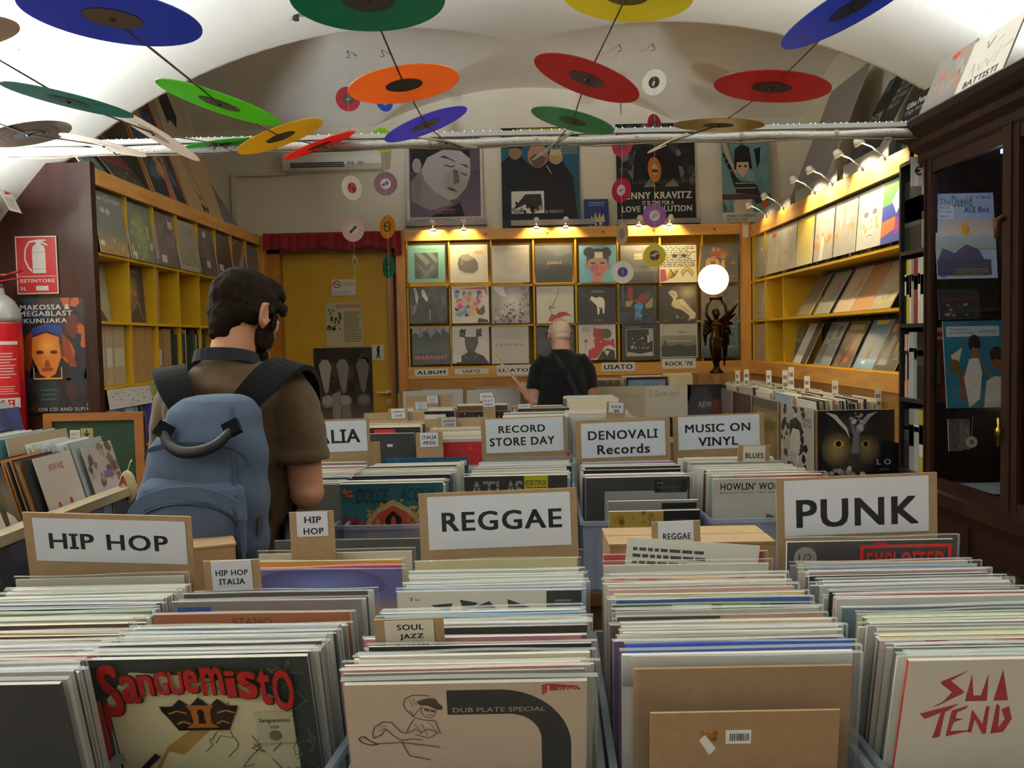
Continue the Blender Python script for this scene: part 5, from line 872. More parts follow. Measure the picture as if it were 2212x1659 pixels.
def disc(name, lab, cat, M, r, col, lcol, grp, m='vinyl', lr=.34, lmark=None, hole=.024):
    o = thing(name, lab, cat, (0, 0, 0), grp); o.matrix_world = M
    mb = MB(m); mb.smooth = False
    prof = [(r * hole, -.0009)] + [(r * (lr + (1 - lr) * k / 7), -.0010 - .0003 * (k % 2)) for k in range(8)] + [(r, .0011)] + [(r * (lr + (1 - lr) * k / 7), .0012) for k in range(6, -1, -2)] + [(r * hole, .0009)]
    n = 48; rings = [[mb.pt((a * math.cos(2 * math.pi * j / n), a * math.sin(2 * math.pi * j / n), z)) for j in range(n)] for a, z in prof]
    for i in range(len(rings) - 1):
        for j in range(n): mb.face((rings[i][j], rings[i][(j + 1) % n], rings[i + 1][(j + 1) % n], rings[i + 1][j]), col)
    mb.build('disc', o)
    for s in (-1, 1):
        mb = MB('card'); k = 28; z = s * .0021
        rg = [[mb.pt((a * math.cos(2 * math.pi * j / k), a * math.sin(2 * math.pi * j / k), z)) for j in range(k)] for a in (r * hole, r * lr * .98)]
        for j in range(k):
            f = (rg[0][j], rg[1][j], rg[1][(j + 1) % k], rg[0][(j + 1) % k]); mb.face(f if s > 0 else f[::-1], lcol)
        if lmark:
            for (kind, *g) in lmark:
                if kind == 'bar': a, b, c, d2, cc, an = g; ca, sa = math.cos(an), math.sin(an); pts = [(x * ca - y * sa, x * sa + y * ca) for x, y in ((a, b), (c, b), (c, d2), (a, d2))]
                else: cx, cy, rr, cc = g; pts = [(cx + rr * math.cos(j * .524), cy + rr * math.sin(j * .524)) for j in range(12)]
                pp = [(x * r * lr, y * r * lr, z + s * .0003) for x, y in pts]; mb.poly(pp if s > 0 else pp[::-1], cc)
        mb.build('centre_label', o)
    return o
HG = 'coloured records strung under the vault'
def vrec(lab, cx, cy, a, b, ang, col, lcol, r=.15, m='vinyl'):
    d = r * FPX / a; M = ellframe(cx, cy, b / a, ang, d)
    o = disc('vinyl_record', lab, 'record', M, r, col, lcol, HG, m)
    mb = MB('string'); mb.smooth = True; mb.ball((0, 0, 0), (.007, .007, .009), '5a4a38', 8); mb.build('knot', o)
    return M.translation
LB = '5a4c44'
s1 = [vrec('dark teal record overhead at the top centre-left, hub label grey', 795, 0, 163, 65, -1, '2a8a70', '5a5458'), vrec('orange translucent record with dark label, strung below the teal one', 873, 183, 119, 37, 8, 'e8953a', '4a403c'), vrec('violet record just above the pipe, over the violet poster', 920, 269, 94, 19, 21, '6a60c8', '8a7a70')]
s2 = [vrec('lemon yellow record overhead, cut by the top edge', 1354, -10, 140, 54, -3, 'd8cc50', '8a8040'), vrec('red record with dark label, strung in the middle of the vault', 1267, 170, 118, 34, -20, 'b02a30', '4a3634'), vrec('dark green record just above the pipe, over the teal poster', 1237, 261, 91, 20, -14, '4a9068', '4c5448')]
s3 = [vrec('deep blue record slanting steeply at the top right', 1845, 12, 160, 36, 30, '5068c0', '34386a'), vrec('crimson record with grey label, hanging level at right', 1667, 188, 121, 32, -2, 'b02c40', '5a4448'), vrec('olive smoke translucent record above the pipe at right', 1552, 270, 95, 13, 0, '8a7440', '4a3c20')]
s4 = [vrec('large blue record with brown label at the top left', 243, 38, 180, 52, -10, '5068bc', '7a6858'), vrec('bright green record strung below the large blue one', 474, 223, 130, 20, -19, '78c84a', '5a5a34'), vrec('mustard yellow record crossing the pipe at left', 606, 295, 96, 20, 20, 'c8a83a', '4a4028')]
s5 = [vrec('taupe record cut by the left edge of the view', -100, 72, 128, 34, 5, '9a8878', '6a5c50'), vrec('teal-grey record seen almost edge on at far left', 148, 217, 129, 14, -14, '3a9088', '3a6a68'), vrec('white record hanging steeply, the longer of two white ones', 332, 288, 104, 12, -31, 'e4dad4', 'c8beb8'), vrec('small bright green record lying against the pipe', 474, 311, 80, 8, 7, '4aa83a', '5a6a34')]
s6 = [vrec('brown-grey record with dark label at far left near the pipe', 60, 290, 88, 23, 9, '5c5246', '38322c'), vrec('white record nearly edge on, the lower one beside the pipe', 224, 314, 86, 9, -14, 'e2d8cc', 'c8beb4')]
s7 = [vrec('clear red record tilted across the pipe by the air conditioner', 690, 314, 82, 9, 21, 'd84038', '6a2a24')]
c1 = [vrec('clear colourless record edge on above the pipe, over the violet poster', 965, 307, 66, 3, -10, 'c8c0b8', '5a5048', .12), vrec('clear grey record edge on crossing the pipe, by the teal poster', 1197, 313, 56, 3, 35, 'b8b4b0', '5a5450', .1), vrec('clear cream record edge on at the pipe, by the black poster', 1442, 309, 46, 3, 26, 'd8d0bc', '8a7c60', .08)]
def rope(lab, pts):
    first = pts[0]; last = pts[-1]
    start = Vector((first.x * .9, .85, 2.2)) ; end = Vector((last.x + .12 * (1 if last.x > .3 else -1 if last.x < -1.3 else 0) + .05, 3.49, 2.33))
    pp = [start] + list(pts) + [end]; mb = MB('string'); mb.smooth = True; mb.tube(pp, .0025, '5c4e3e', 6)
    tag(mb.build('record_string'), lab, 'string', 'strings of records under the vault')
rope('string carrying the teal, orange and violet records', s1 + c1[:1]); rope('string carrying the lemon, red and dark green records', s2 + c1[1:2]); rope('string carrying the deep blue, crimson and smoke records', s3 + c1[2:])
rope('string carrying the large blue, green and mustard records', s4 + s7); rope('string carrying the taupe, teal-grey and white records', s5); rope('string carrying the brown-grey and lower white records', s6)
# vertical mobiles of singles, hung from the vault
MG = 'small records on hanging threads'
def mobile(lab, px, items):
    d = 6.2; bottom = None; pts = []
    for (name, x, y, hw, hh, col, lcol, mark) in items:
        p = P(x, y, d); pts.append(p); yaw = math.acos(min(1, max(.06, hw / hh)))
        if (x + y) % 2: yaw = -yaw
        M = Matrix.Translation(p) @ Matrix.Rotation(yaw, 4, 'Z') @ Matrix.Rotation(math.pi / 2, 4, 'X')
        o = disc('single_record', name, 'record', M, hh * d / FPX, col, lcol, MG, 'vinyl7', .46, mark, .1)
    x = sum(p.x for p in pts) / len(pts); top = vz(x, d)
    t = thing('hanging_thread', lab, 'thread', (x, d, top), 'threads of small records')
    mb = MB('string'); mb.tube([(0, 0, -.01)] + [(p.x - x, -.003, p.z - top) for p in pts] + [(pts[-1].x - x, -.003, pts[-1].z - top - .2)], .0012, 'c8c4b8', 5); mb.build('thread', t)
    mb = MB('metal'); mb.smooth = True; mb.tube([(0, 0, .0), (0, 0, -.02), (.012, 0, -.03), (.012, 0, -.045), (0, 0, -.052), (-.01, 0, -.044)], .004, '8a8478', 6); mb.build('hook', t)
DK = [('bar', -.5, -.2, .5, .1, '8a8478', .3)]
mobile('thread with red, white and pink singles, left of the other by the door', 748, [('red single with grey label behind the orange record', 752, 214, 25, 26, 'a81f2c', '4c4442', DK), ('dark red single edge on at the pipe, left thread', 756, 305, 5, 26, '8a2030', '4c3434', None), ('cream single with red striped label', 760, 406, 18, 26, 'ded4c0', 'b8342c', [('bar', -.8, -.15, .8, .15, '3a2824', -.8)]), ('pale pink single with a black bar on its label', 763, 496, 25, 26, 'dcb0b0', 'd0ccc4', [('bar', -.8, -.22, .8, .22, '1c1a1c', .7)]), ('tan single edge on before the yellow door', 766, 566, 3, 15, '8a6a3a', '5a4a2a', None)])
mobile('thread with blue, lime and plum singles, nearer the display wall', 822, [('bright blue single half behind the orange record', 830, 216, 16, 24, '2450c0', 'c0b8b0', None), ('lime green single behind the pipe', 827, 303, 20, 26, '8ad020', 'c8c8b8', DK), ('plum single with pale photo label', 833, 397, 25, 25, '6c3648', 'c8c0c0', [('dot', .2, .1, .4, '5a5458'), ('dot', -.4, -.2, .3, '5a5458')]), ('orange single with a yellow and black label', 837, 490, 19, 25, 'd8861c', '2c2818', [('dot', 0, 0, .75, 'b8a828'), ('bar', -.7, -.18, .7, .18, '1c1a14', -.4), ('dot', 0, 0, .2, 'b8a828')]), ('dark green single over the valance end', 840, 577, 16, 24, '14684a', '3a4c40', DK)])
mobile('thread with a crimson and a white blue-labelled single', 1340, [('black single edge on under the red record', 1341, 225, 2, 22, '3a3430', '2a2624', None), ('red single at the pipe before the black poster', 1344, 313, 20, 25, 'a81c34', '6a2a34', None), ('crimson single with pale pink label', 1342, 411, 18, 26, 'a01c38', 'c8a8a8', [('bar', -.5, -.1, .5, .1, '8a4454', .2)]), ('beige single turned narrow over the lit board', 1344, 505, 10, 25, 'b89c80', '8a7460', DK), ('white single with violet-blue label', 1345, 588, 24, 24, 'd8d2c8', '3c3c88', [('bar', -.03, -.1, .03, .3, 'c8c8d8', 0)])])
mobile('thread with white, orange, purple and yellow singles', 1413, [('white single with black printed label, highest on its thread', 1413, 178, 24, 27, 'ded6c4', '2a2624', [('bar', -.2, -.6, .1, .2, 'c8c0b0', -.4)]), ('red single above the pipe, right thread', 1414, 270, 17, 23, 'a02030', '4a3a3c', DK), ('orange single with landscape label', 1414, 366, 17, 26, 'd07a1c', 'c8c4c0', [('bar', -.9, -.5, .9, 0, '3a3430', .1)]), ('purple single with marbled pale label', 1414, 466, 25, 25, '7a2c84', 'c4bcc0', [('dot', .2, .2, .35, 'a098a0'), ('dot', -.3, -.3, .3, 'a098a0')]), ('yellow single with brown photo label', 1414, 552, 24, 24, 'c8b018', '4a3028', [('bar', -.8, 0, .8, .4, 'a8988a', .3)])])
p = vault_hit(640, 32); t = thing('ceiling_mount', 'small black bracket fixed to the bright vault at upper left', 'bracket', p)
mb = MB('rubber'); mb.box((-.012, -.012, -.03), (.012, .012, -.004), '1c1c1e'); mb.build('body', t)
mb = MB('rubber'); mb.box((-.022, -.004, -.004), (.014, .004, .004), '1c1c1e'); mb.build('base_plate', t)
mb = MB('rubber'); mb.box((-.02, -.003, -.03), (-.014, .003, -.004), '2c2c2e'); mb.build('clamp', t)
def on_vault(name, lab, cat, px, py, wd, ht, spec):
    p = vault_hit(px, py); e = .01; n = Vector(((vz(p.x + e, p.y) - vz(p.x - e, p.y)) / (2 * e), (vz(p.x, p.y + e) - vz(p.x, p.y - e)) / (2 * e), -1)).normalized()
    if n.dot(CAMP - p) < 0: n = -n
    up = Vector((0, 0, 1)); up = (up - n * up.z).normalized(); ex = up.cross(n)
    return sheet(name, lab, cat, frame(p + n * .03 - ex * wd / 2 - up * ht / 2, ex, up), wd, ht, .001, spec, 'paper')
on_vault('paper_notice', 'small pink printed paper with a red-rayed drawing, far left edge', 'notice', 0, 416, .10, .15, 'b d8cdbc;s 3 6 .1 .1 .9 .5 8a7c74;p b82c2c .3 .6 .42 .7 .3 .98 .5 .75 .7 .95 .6 .7 .95 .72 .6 .62')
# ---------------------------------------------------------------- glass cabinet
def vitrine():
    X, Y0, Y1, ZB1, ZT = 1.69, 1.4, 3.565, .93, 2.24
    t = thing('glass_cabinet', 'tall dark wooden glass-door cabinet on the right with records inside', 'cabinet', (X, Y0, 0)); L = Y1 - Y0; D = .55; W = '2a160c'
    mb = MB('darkwood'); mb.box((-.06, -.02, 0), (D, L + .02, .88), '22110a'); mb.box((-.08, -.04, .88), (D, L + .04, .93), W); mb.build('base', t)
    for k in range(4):
        y = .06 + k * .54; mb = MB('darkwood'); mb.box((-.072, y, .6), (-.061, y + .48, .84), '28140b'); dr = mb.build('drawer', t)
        mb = MB('metal'); mb.box((-.078, y + .2, .72), (-.0725, y + .28, .745), 'a8a49c'); mb.build('label_holder', dr)
        mb = MB('darkwood'); mb.box((-.072, y, .06), (-.061, y + .48, .56), '321a10'); mb.build('panel_door', t)
    mb = MB('darkwood'); mb.box((D - .02, 0, ZB1), (D, L, ZT), '26140c'); mb.build('back_panel', t)
    for y, nm in ((L - .03, 'far'), (0, 'near')):
        mb = MB('darkwood'); mb.box((0, y, ZB1), (D - .02, y + .03, ZT), W); mb.build('end_panel', t)
    prof = [(-.02, 0), (-.03, .02), (-.03, .05), (-.055, .075), (-.06, .1), (-.085, .115), (-.105, .14), (-.11, .165), (-.1, .175)]
    mb = MB('darkwood'); rings = []
    for dx, z in prof: rings.append([(dx, -.02 + dx, ZT + z - .02), (D, -.02 + dx, ZT + z - .02), (D, L - dx - .03, ZT + z - .02), (dx, L - dx - .03, ZT + z - .02)])
    mb.loft(rings, '22110a'); mb.build('cornice', t)
    for k in range(3):
        ya = L - .06 - (k + 1) * .6; yb = L - .06 - k * .6
        if yb < .1: break
        mb = MB('darkwood')
        mb.box((-.027, yb - .045, ZB1), (.0, yb, ZT), W); mb.box((-.034, yb - .012, ZB1), (-.0265, yb, ZT), '26130a')
        mb.box((-.027, ya + .004, ZB1), (0, ya + .05, ZT), W); mb.box((-.023, ya + .05, ZT - .06), (0, yb - .045, ZT), W); mb.box((-.023, ya + .05, ZB1), (0, yb - .045, ZB1 + .035), W)
        dr = mb.build('glass_door', t)
        mb = MB('glass'); mb.box((-.014, ya + .048, ZB1 + .03), (-.010, yb - .043, ZT - .055), '0c0e10'); mb.build('pane', dr)
        mb = MB('metal'); mb.smooth = True; mb.M = Matrix.Translation((-.04, ya + .04, 1.20)); mb.lathe([(.002, -.05), (.007, -.045), (.004, -.02), (.011, -.01), (.011, .01), (.004, .02), (.007, .045), (.002, .05)], 'b08a3a', 12); mb.build('key_handle', dr)
        mb = MB('darkwood'); mb.smooth = True; mb.tube([(-.03, ya + .035, 1.93), (-.055, ya + .035, 1.92), (-.055, ya + .035, 1.86)], [.012, .011, .007], '4a2c1a', 8); mb.build('latch', dr)
    for z in (1.26, 1.62):
        mb = MB('glass'); mb.box((.02, .03, z), (D - .03, L - .03, z + .008), '3a4a4c'); mb.build('shelf', t)
    mb = MB('led'); mb.box((.055, L - .48, 2.180), (.085, L - .45, 2.194), 'a8b8ff'); mb.build('lamp', t)
    lamp('cabinet_led', 'POINT', (.1, L - .46, 2.08), 1.6, (.62, .72, 1), .02, None, t)
    return t
vitrine()
VG = 'things on show in the glass cabinet'
def infront(name, lab, cat, u0, v0, u1, v1, d, spec, lean=.04, grp=VG, m='gloss'):
    a = P(u0, v1, d); b = P(u1, v0, d); return sheet(name, lab, cat, frame((a.x, d, a.z), EX, (0, lean, b.z - a.z)), b.x - a.x, b.z - a.z, .005, spec, m, 'c8c4b8', grp)
infront('box_set', 'pale blue record box set with price paper, upper shelf of the glass cabinet', 'record', 2026, 411, 2157, 603, 3.44, 'b a8b8cc;r .0 .86 1 1 b0c0d4;t .1 .87 .28 .94 4a6a8a The;T .3 .84 .64 .97 54746c Daevid;T .5 .77 .92 .84 2c5a7c ALE_Box;r .03 .7 .32 .86 d0d4dc;t .1 .82 .26 .85 3a3a3e 6CD;t .05 .77 .29 .8 3a3a3e 272_page;t .09 .72 .25 .75 3a3a3e book;t .7 .93 .95 .96 2c2c30 €_180.00;v 0 .5 1 .68 d0c0b0 c0b4a8;p d8a040 .42 .48 .44 .64 .54 .66 .56 .5;n 3 8 .4 .48 .58 .66 .02 .04 e0b050,c8843a;v 0 .34 1 .5 9aa88a a8b4c0;p 54506a .0 .2 .1 .36 .3 .3 .5 .4 .7 .34 .8 .2;p 46425c .0 .04 .9 .04 .9 .22 0 .22;s 4 3 .3 .03 .85 .12 8a804a;r .05 .02 .12 .05 3a5ab0')
infront('record_sleeve', 'blue sleeve with three white-clad leaping figures, in the glass cabinet', 'record', 2046, 690, 2180, 882, 3.38, 'b 2c6c84;r .05 .82 .92 .94 b8c4c8;t .1 .89 .4 .915 3a4a50 STARS_ROCK;t .1 .85 .5 .875 3a4a50 ALL_HARMONIES;t .58 .86 .86 .89 3a4a50 LUTHER_BURTON;p c8c49a .1 .6 .3 .7 .2 .44;e .16 .48 .09 .08 6a5030;p 7a5238 .18 .4 .3 .46 .34 .3 .28 .06 .2 .1 .24 .28;p d8d0c4 .3 .34 .4 .56 .56 .58 .6 .4 .54 .1 .36 .0;e .5 .74 .1 .1 1e1614;p 8a5c40 .42 .58 .46 .7 .56 .68 .6 .56;p 8a5c40 .56 .54 .64 .5 .86 .24 .8 .2;p cfc6bc .66 .3 .8 .36 .98 .34 .96 .0 .6 .0;e .86 .6 .12 .1 241816;p 7a4e36 .76 .46 .8 .56 .94 .54 .96 .4;l b8b0a4 .01 .34 .2 .5 .26')
infront('record_sleeve', 'green and red sleeve standing behind the blue one, in the glass cabinet', 'record', 2020, 705, 2064, 870, 3.49, 'b 5a3038;r .0 .84 1 1 c8c0bc;r .3 .88 .9 .94 b83a3c;t .1 .86 .9 .9 4a6a4a CITY;p 3c7a3c .0 .5 .6 .82 .5 .3 0 .2;p 7a2434 .4 .8 1 .7 1 0 .3 0')
infront('record_sleeve', 'dark sleeve with red lettering on the middle glass shelf', 'record', 2030, 622, 2120, 690, 3.46, 'b 2c2a28;t .1 .6 .9 .72 8a2a2c RISTAMPE;n 3 14 .1 .1 .9 .5 .04 .08 5a5650,3a3632,8a8478', .02)
for i, (u, v, w, hh, c) in enumerate(((2050, 905, 30, 70, '5a5650'), (2075, 905, 22, 66, '6a665e'))):
    infront('printed_slip', 'narrow grey printed slip hanging low in the glass cabinet, %s one' % ('left', 'right')[i], 'slip', u, v, u + w, v + hh, 3.4, 'b %s;n %d 12 .1 .1 .9 .9 .04 .1 4a4640,8a857a' % (c, i + 2), .01)
p = P(2099, 955, 3.3); mb = MB('card'); mb.M = Matrix.Translation(p) @ Matrix.Rotation(math.pi / 2, 4, 'X'); mb.lathe([(.0005, -.001), (.022, -.001), (.022, .001), (.0005, .0012)], 'b0a090', 24); mb.M = mb.M @ Matrix.Translation((0, 0, .0013)); mb.lathe([(.0005, 0), (.009, .0004)], '7a5c50', 12)
mb.M = Matrix.Translation(p); mb.tube([(0, 0, .02), (.004, 0, .1)], .001, '8a8478', 5)
tag(mb.build('round_tag'), 'round pale tag on a thread in the glass cabinet', 'tag', VG)
def flat_lying(name, lab, cat, x, y, z, sx, sy, spec, th=.006, rz=0, grp=None):
    M = Matrix.Translation((x, y, z)) @ Matrix.Rotation(rz, 4, 'Z') @ Matrix.Rotation(-math.pi / 2, 4, 'X'); return sheet(name, lab, cat, M @ Matrix.Translation((0, -th, 0)), sx, sy, th, spec, 'gloss', 'c8c4b8', grp)
flat_lying('magazine', 'pale magazine lying on the floor of the glass cabinet', 'magazine', 1.74, 3.2, .935, .3, .22, 'b 9aa4ac;n 3 10 .1 .1 .9 .9 .05 .1 b8c0c4,7a868c', grp=VG)
flat_lying('price_card', 'yellow price card on the floor of the glass cabinet', 'card', 1.79, 3.02, .935, .09, .06, 'b c8c030', .002, grp=VG)
def on_cabinet(lab, ya, yb, h, lean, spec, xb, z=2.397):
    return sheet('poster', lab, 'poster', frame((xb, yb, z), ES, (lean, 0, h)), yb - ya, math.hypot(h, lean), .006, spec, 'card', '4a4640', 'posters on top of the glass cabinet')
on_cabinet('white poster with handwriting and black capitals on the glass cabinet', 2.93, 3.25, .215, .09, 'b ddd6cc;l 8a8680 .014 .2 .34 .22 .56 .3 .3;l 8a8680 .012 .34 .5 .4 .36 .5 .52;l 8a8680 .012 .52 .5 .58 .36 .66 .56;l 8a8680 .012 .7 .36 .74 .62;l 8a8680 .012 .8 .54 .96 .6;l 8a8680 .03 .36 .86 .42 .72 .5 .88;l a8a49c .01 .6 .74 .7 .8;T .16 .16 .86 .27 2c2a2c BATTISTI;t .34 .09 .62 .12 a8a49c MASTERS;t .34 .03 .58 .05 4a4846 E_GIA_DISPONIBILE', 1.635)
on_cabinet('grey poster with faded orange flowers on the glass cabinet', 3.25, 3.53, .235, .1, 'b 8a8680;n 3 24 .2 .3 .9 .9 .05 .12 a87a68,b86c50,94908a,a0988e;v 0 0 1 .3 6a6662 8a8680;e .5 .92 .1 .05 b03c34', 1.635)
a = P(1967, 402, 3.6); sheet('price_sign', 'white paper with a euro symbol on the cabinet corner', 'sign', frame((a.x, 3.6, a.z), EX), .054, .12, .001, 'b dcd8d2;T .3 .36 .85 .68 1a1a1a €', 'paper')
# ---------------------------------------------------------------- black shelf unit between cabinet and lit shelf
def black_unit():
    t = thing('black_shelf', 'black shelf unit between the glass cabinet and the lit right shelf', 'shelf', (1.835, 3.66, 0)); L = .47; D = .38; K = '131214'
    for y in (0, L - .016):
        mb = MB('paint'); mb.box((0, y, 0), (D, y + .016, 2.34), K); mb.build('side_panel', t)
    mb = MB('paint'); mb.box((D - .01, .016, 0), (D, L - .016, 2.34), K); mb.build('back_panel', t)
    for z in (.1, .55, .88, 1.22, 1.57, 1.91, 2.325):
        mb = MB('paint'); mb.box((0, .016, z), (D - .01, L - .016, z + .018), '1c1b1c'); mb.build('shelf_board', t)
black_unit()
q = random.Random(12)
def spines(z, items, grp, y0=4.105, where=''):
    y = y0
    for i, (nm, th, hg, col, lean) in enumerate(items):
        mb = MB('card'); mb.M = Matrix.Translation((1.85, y - th, z)) @ Matrix.Rotation(lean, 4, 'X')
        mb.box((0, 0, 0), (.3, th - .001, hg), col)
        for k in range(2): mb.box((-.0004, .001, hg * q.uniform(.15, .7)), (0, th - .002, hg * q.uniform(.72, .8)), q.choice(['d8d4c8', '3a3634', col]))
        o = mb.build('record_sleeve'); tag(o, '%s spine, %s from the lit shelf%s' % (nm, nth(i + 1), where), 'record', grp); y -= th + abs(lean) * hg * .5 * 0
spines(1.929, [('broad black', .17, .32, '141315', 0), ('grey', .03, .31, '7a7a78', 0), ('charcoal', .035, .31, '3c3c3e', 0), ('pale grey', .03, .3, 'a8a6a0', 0), ('slate', .04, .3, '4a4c4e', 0), ('dark grey', .05, .3, '2c2c2e', 0)], 'spines in the black shelf top bay', where=', black shelf top bay')
spines(1.589, [('black', .02, .29, '1c1a1a', 0), ('yellow', .03, .3, 'c8b030', 0), ('white', .02, .3, 'd0ccc0', 0), ('grey', .025, .29, '9a968c', 0), ('red and brown', .04, .3, '7a2c28', 0), ('pale', .025, .3, 'c8c4b8', 0), ('white and green', .05, .3, 'c4c8b8', 0), ('off-white', .04, .3, 'd4cfc4', 0), ('tan', .05, .29, 'a89878', 0)], 'spines in the black shelf second bay', where=', black shelf second bay')
spines(1.239, [('salmon', .012, .3, 'c87860', 0), ('white', .012, .3, 'd8d4cc', 0), ('orange', .012, .3, 'c85a3c', 0), ('pale', .012, .3, 'c8c0b4', 0), ('milky plastic', .05, .31, 'a8a8a8', 0), ('grey', .03, .31, '8c8c8c', 0), ('wide black', .2, .31, '111113', 0)], 'spines in the black shelf third bay', where=', black shelf third bay')
spines(.899, [('black', .05, .28, '161618', 0), ('grey', .05, .29, '8c8a86', 0), ('pale grey', .05, .29, 'a8a6a2', 0), ('yellow and black', .05, .29, 'b0a030', 0), ('ochre', .04, .29, 'a8802c', 0)], 'spines in the black shelf low bay', where=', black shelf low bay')
# ---------------------------------------------------------------- benches along the back and the right wall
def benches():
    t = thing('record_bench', 'bench along the back wall holding records below the display', 'bench', (0, 6.3, 0))
    mb = MB('pine'); mb.box((-.86, .0, 0), (1.52, .02, 1.18), '8a6a3c'); mb.build('front_panel', t)
    mb = MB('pine'); mb.box((-.86, .02, .88), (1.52, .69, .9), 'a07c46'); mb.build('bench_top', t)
    mb = MB('pine_deep'); mb.box((-.88, 0, 0), (-.86, .69, 1.18), '8a6a3c'); mb.build('end_panel', t)
    t = thing('record_bench', 'bench along the right wall filled with records below the lit shelf', 'bench', (1.5, 4.3, 0))
    mb = MB('pine_deep'); mb.box((0, 0, 0), (.02, 2.0, 1.165), '7a5c34'); mb.build('side_panel', t)
    mb = MB('pine'); mb.box((.02, 0, 0), (.37, .02, 1.165), '7a5c34'); mb.build('front_panel', t)
    mb = MB('pine_deep'); mb.box((.02, .02, .88), (.37, 2.69, .9), 'a07c46'); mb.build('bench_top', t)
    for y in (.38, .78, 1.18, 1.6):
        mb = MB('card'); mb.box((.03, y, .9), (.37, y + .006, 1.16), 'c0a878'); mb.build('partition', t)
benches()
BG = 'sleeves pinned to the benches'
def bsheet(lab, M, w, h, spec): return sheet('record_sleeve', lab, 'record', M, w, h, .004, spec, 'gloss', 'c8c4b8', BG)
def bfront(lab, u0, u1, v0, spec, h=.42):
    a = P(u0, v0, 6.29); b = P(u1, v0, 6.29); bsheet(lab, frame((a.x, 6.292, a.z - h), EX), b.x - a.x, h, spec)
bfront('plain white panel at the left end of the back bench', 870, 1000, 845, 'b bcb8b0')
bfront('second plain white panel of the back bench, beside the older man', 1008, 1124, 843, 'b b8b4ac')
bfront('cream sleeve with spaced coloured letters on the back bench, right of the older man', 1272, 1394, 836, 'b b8ac94;t .14 .78 .3 .86 a05c3c C_O;e .36 .82 .03 .035 a05c3c;t .46 .79 .9 .87 9c9078 ÉCTIVE')
bfront('white sleeve with handwriting and a black disc shape', 1394, 1492, 834, 'b c8c0b0;i .05 .78 .72 .92 8a8478 Ty_Garrett_Segall;p 17171a .3 .2 .32 .38 .5 .46 .8 .4 .98 .24 .96 .1 .4 .1;i .4 .26 .7 .34 4a4a48 Emotional')
bfront('black sleeve with a round grey face shape, bench corner', 1485, 1560, 831, 'b 1c1b1c;e .4 .56 .4 .4 38383a;g .5 .6 .24 .24 4c4c4e 343436;t .3 .6 .7 .7 a8a4a0 AEW;e .85 .6 .14 .14 5a2c2c')
def bside(lab, ya, yb, spec, h=.36, w=None): bsheet(lab, frame((1.492, yb, 1.165 - h), ES), yb - ya, h, spec)
bside('grey-violet sleeve at the far end of the right bench side', 5.96, 6.28, 'b 8a847c;v 0 0 1 1 7c766e 948e86')
bside('maroon sleeve on the right bench side', 5.48, 5.92, 'b 4a3430;n 3 14 .1 .1 .9 .9 .06 .14 5c403a,3c2a28;t .2 .6 .7 .68 8a6a5c SOUL')
bside('old-gold sleeve with curling pale letters, right bench side', 4.92, 5.44, 'b 8a7444;n 3 12 .1 .0 .9 .6 .08 .16 7a6638,96804c;r 0 .84 1 1 5a5240;i .2 .62 .9 .82 c0b080 emphis')
bside('black-and-white crowd photo sleeve nearest on the right bench side', 4.33, 4.86, 'b b4aea4;n 3 40 .0 .0 .8 1 .04 .1 2a2826,4c4844,d0cac0,1c1a1a;p d0c8bc .3 .3 .34 .66 .5 .74 .64 .62 .6 .3;p 1c1a1a .3 .5 .3 .76 .5 .84 .66 .76 .66 .5 .6 .66 .4 .66;t .7 .8 .98 .86 2c2a28 MASC;t .7 .72 .98 .78 2c2a28 GOTHIC')
a = P(1752, 886, 4.29); b = P(1942, 886, 4.29)
bsheet('black poster sleeve with a dim owl-like face and pale letters', frame((1.50, 4.292, .80), EX), .39, .365, 'b 17171a;g .44 .5 .42 .48 5c5248 17171a;p 26221e .1 .96 .36 .74 .5 .62 .62 .74 .9 .9 .7 .5 .5 .5 .3 .5;g .25 .46 .2 .24 9a8258 3c342a;g .63 .45 .18 .22 7c6848 342d25;p c0bcb8 .1 .98 .2 .9 .36 .72 .42 .6 .38 .76 .24 .94;p 9a9690 .78 .98 .68 .9 .55 .72 .47 .6 .51 .78 .64 .94;e .27 .54 .07 .055 a8943c;e .27 .54 .035 .04 0c0c0c;e .62 .53 .06 .05 8a7a34;e .62 .53 .03 .036 0c0c0c;p 6a6a6e .4 .9 .46 .66 .42 .3 .52 .3 .54 .66 .58 .86 .5 .7;p 3a3a3e .4 .4 .48 .2 .56 .4;n 5 30 .06 .0 .6 .2 .03 .06 a49a8c,8a8074,c0b8ac;n 6 14 .4 .7 .6 .98 .02 .05 8a8c94,b0b0b6;T .76 .24 .94 .32 a8a49c L_O;s 3 1 .8 .16 .92 .2 6a6660;l 8a8680 .006 .74 .5 .78 .5')
# records filed in the benches
BB = MB('card'); q = random.Random(31)
for k, (xa, xb, n, z) in enumerate(((.54, .80, 14, 1.235), (.82, 1.15, 14, 1.245), (1.16, 1.46, 16, 1.26), (-.8, -.4, 14, 1.17))):
    for i in range(n):
        nm, c, _ = palold(q); w = min(xb - xa - .01, .315); add_record(BB, leanframe((xa + xb) / 2 + q.uniform(-.005, .005), 6.56 + i * .022, z - .31 + q.uniform(-.01, .006), .06), w, .31, .004, 'e0d0a0' if k == 2 else c, q.choice(['e8e0c8', 'd8d0b8', 'e0d8c4']), ('b 3a2c3c;r .05 .0 .95 .93 7a98b0;n 3 6 .4 .6 .9 .9 .03 .06 b06a5a,c8c8c8' if k == 1 and i == 0 else 'b 6a5a44;n 3 9 .1 .7 .9 .95 .03 .07 8a7c64' if i == 0 and k != 2 else None))
yb = 4.36
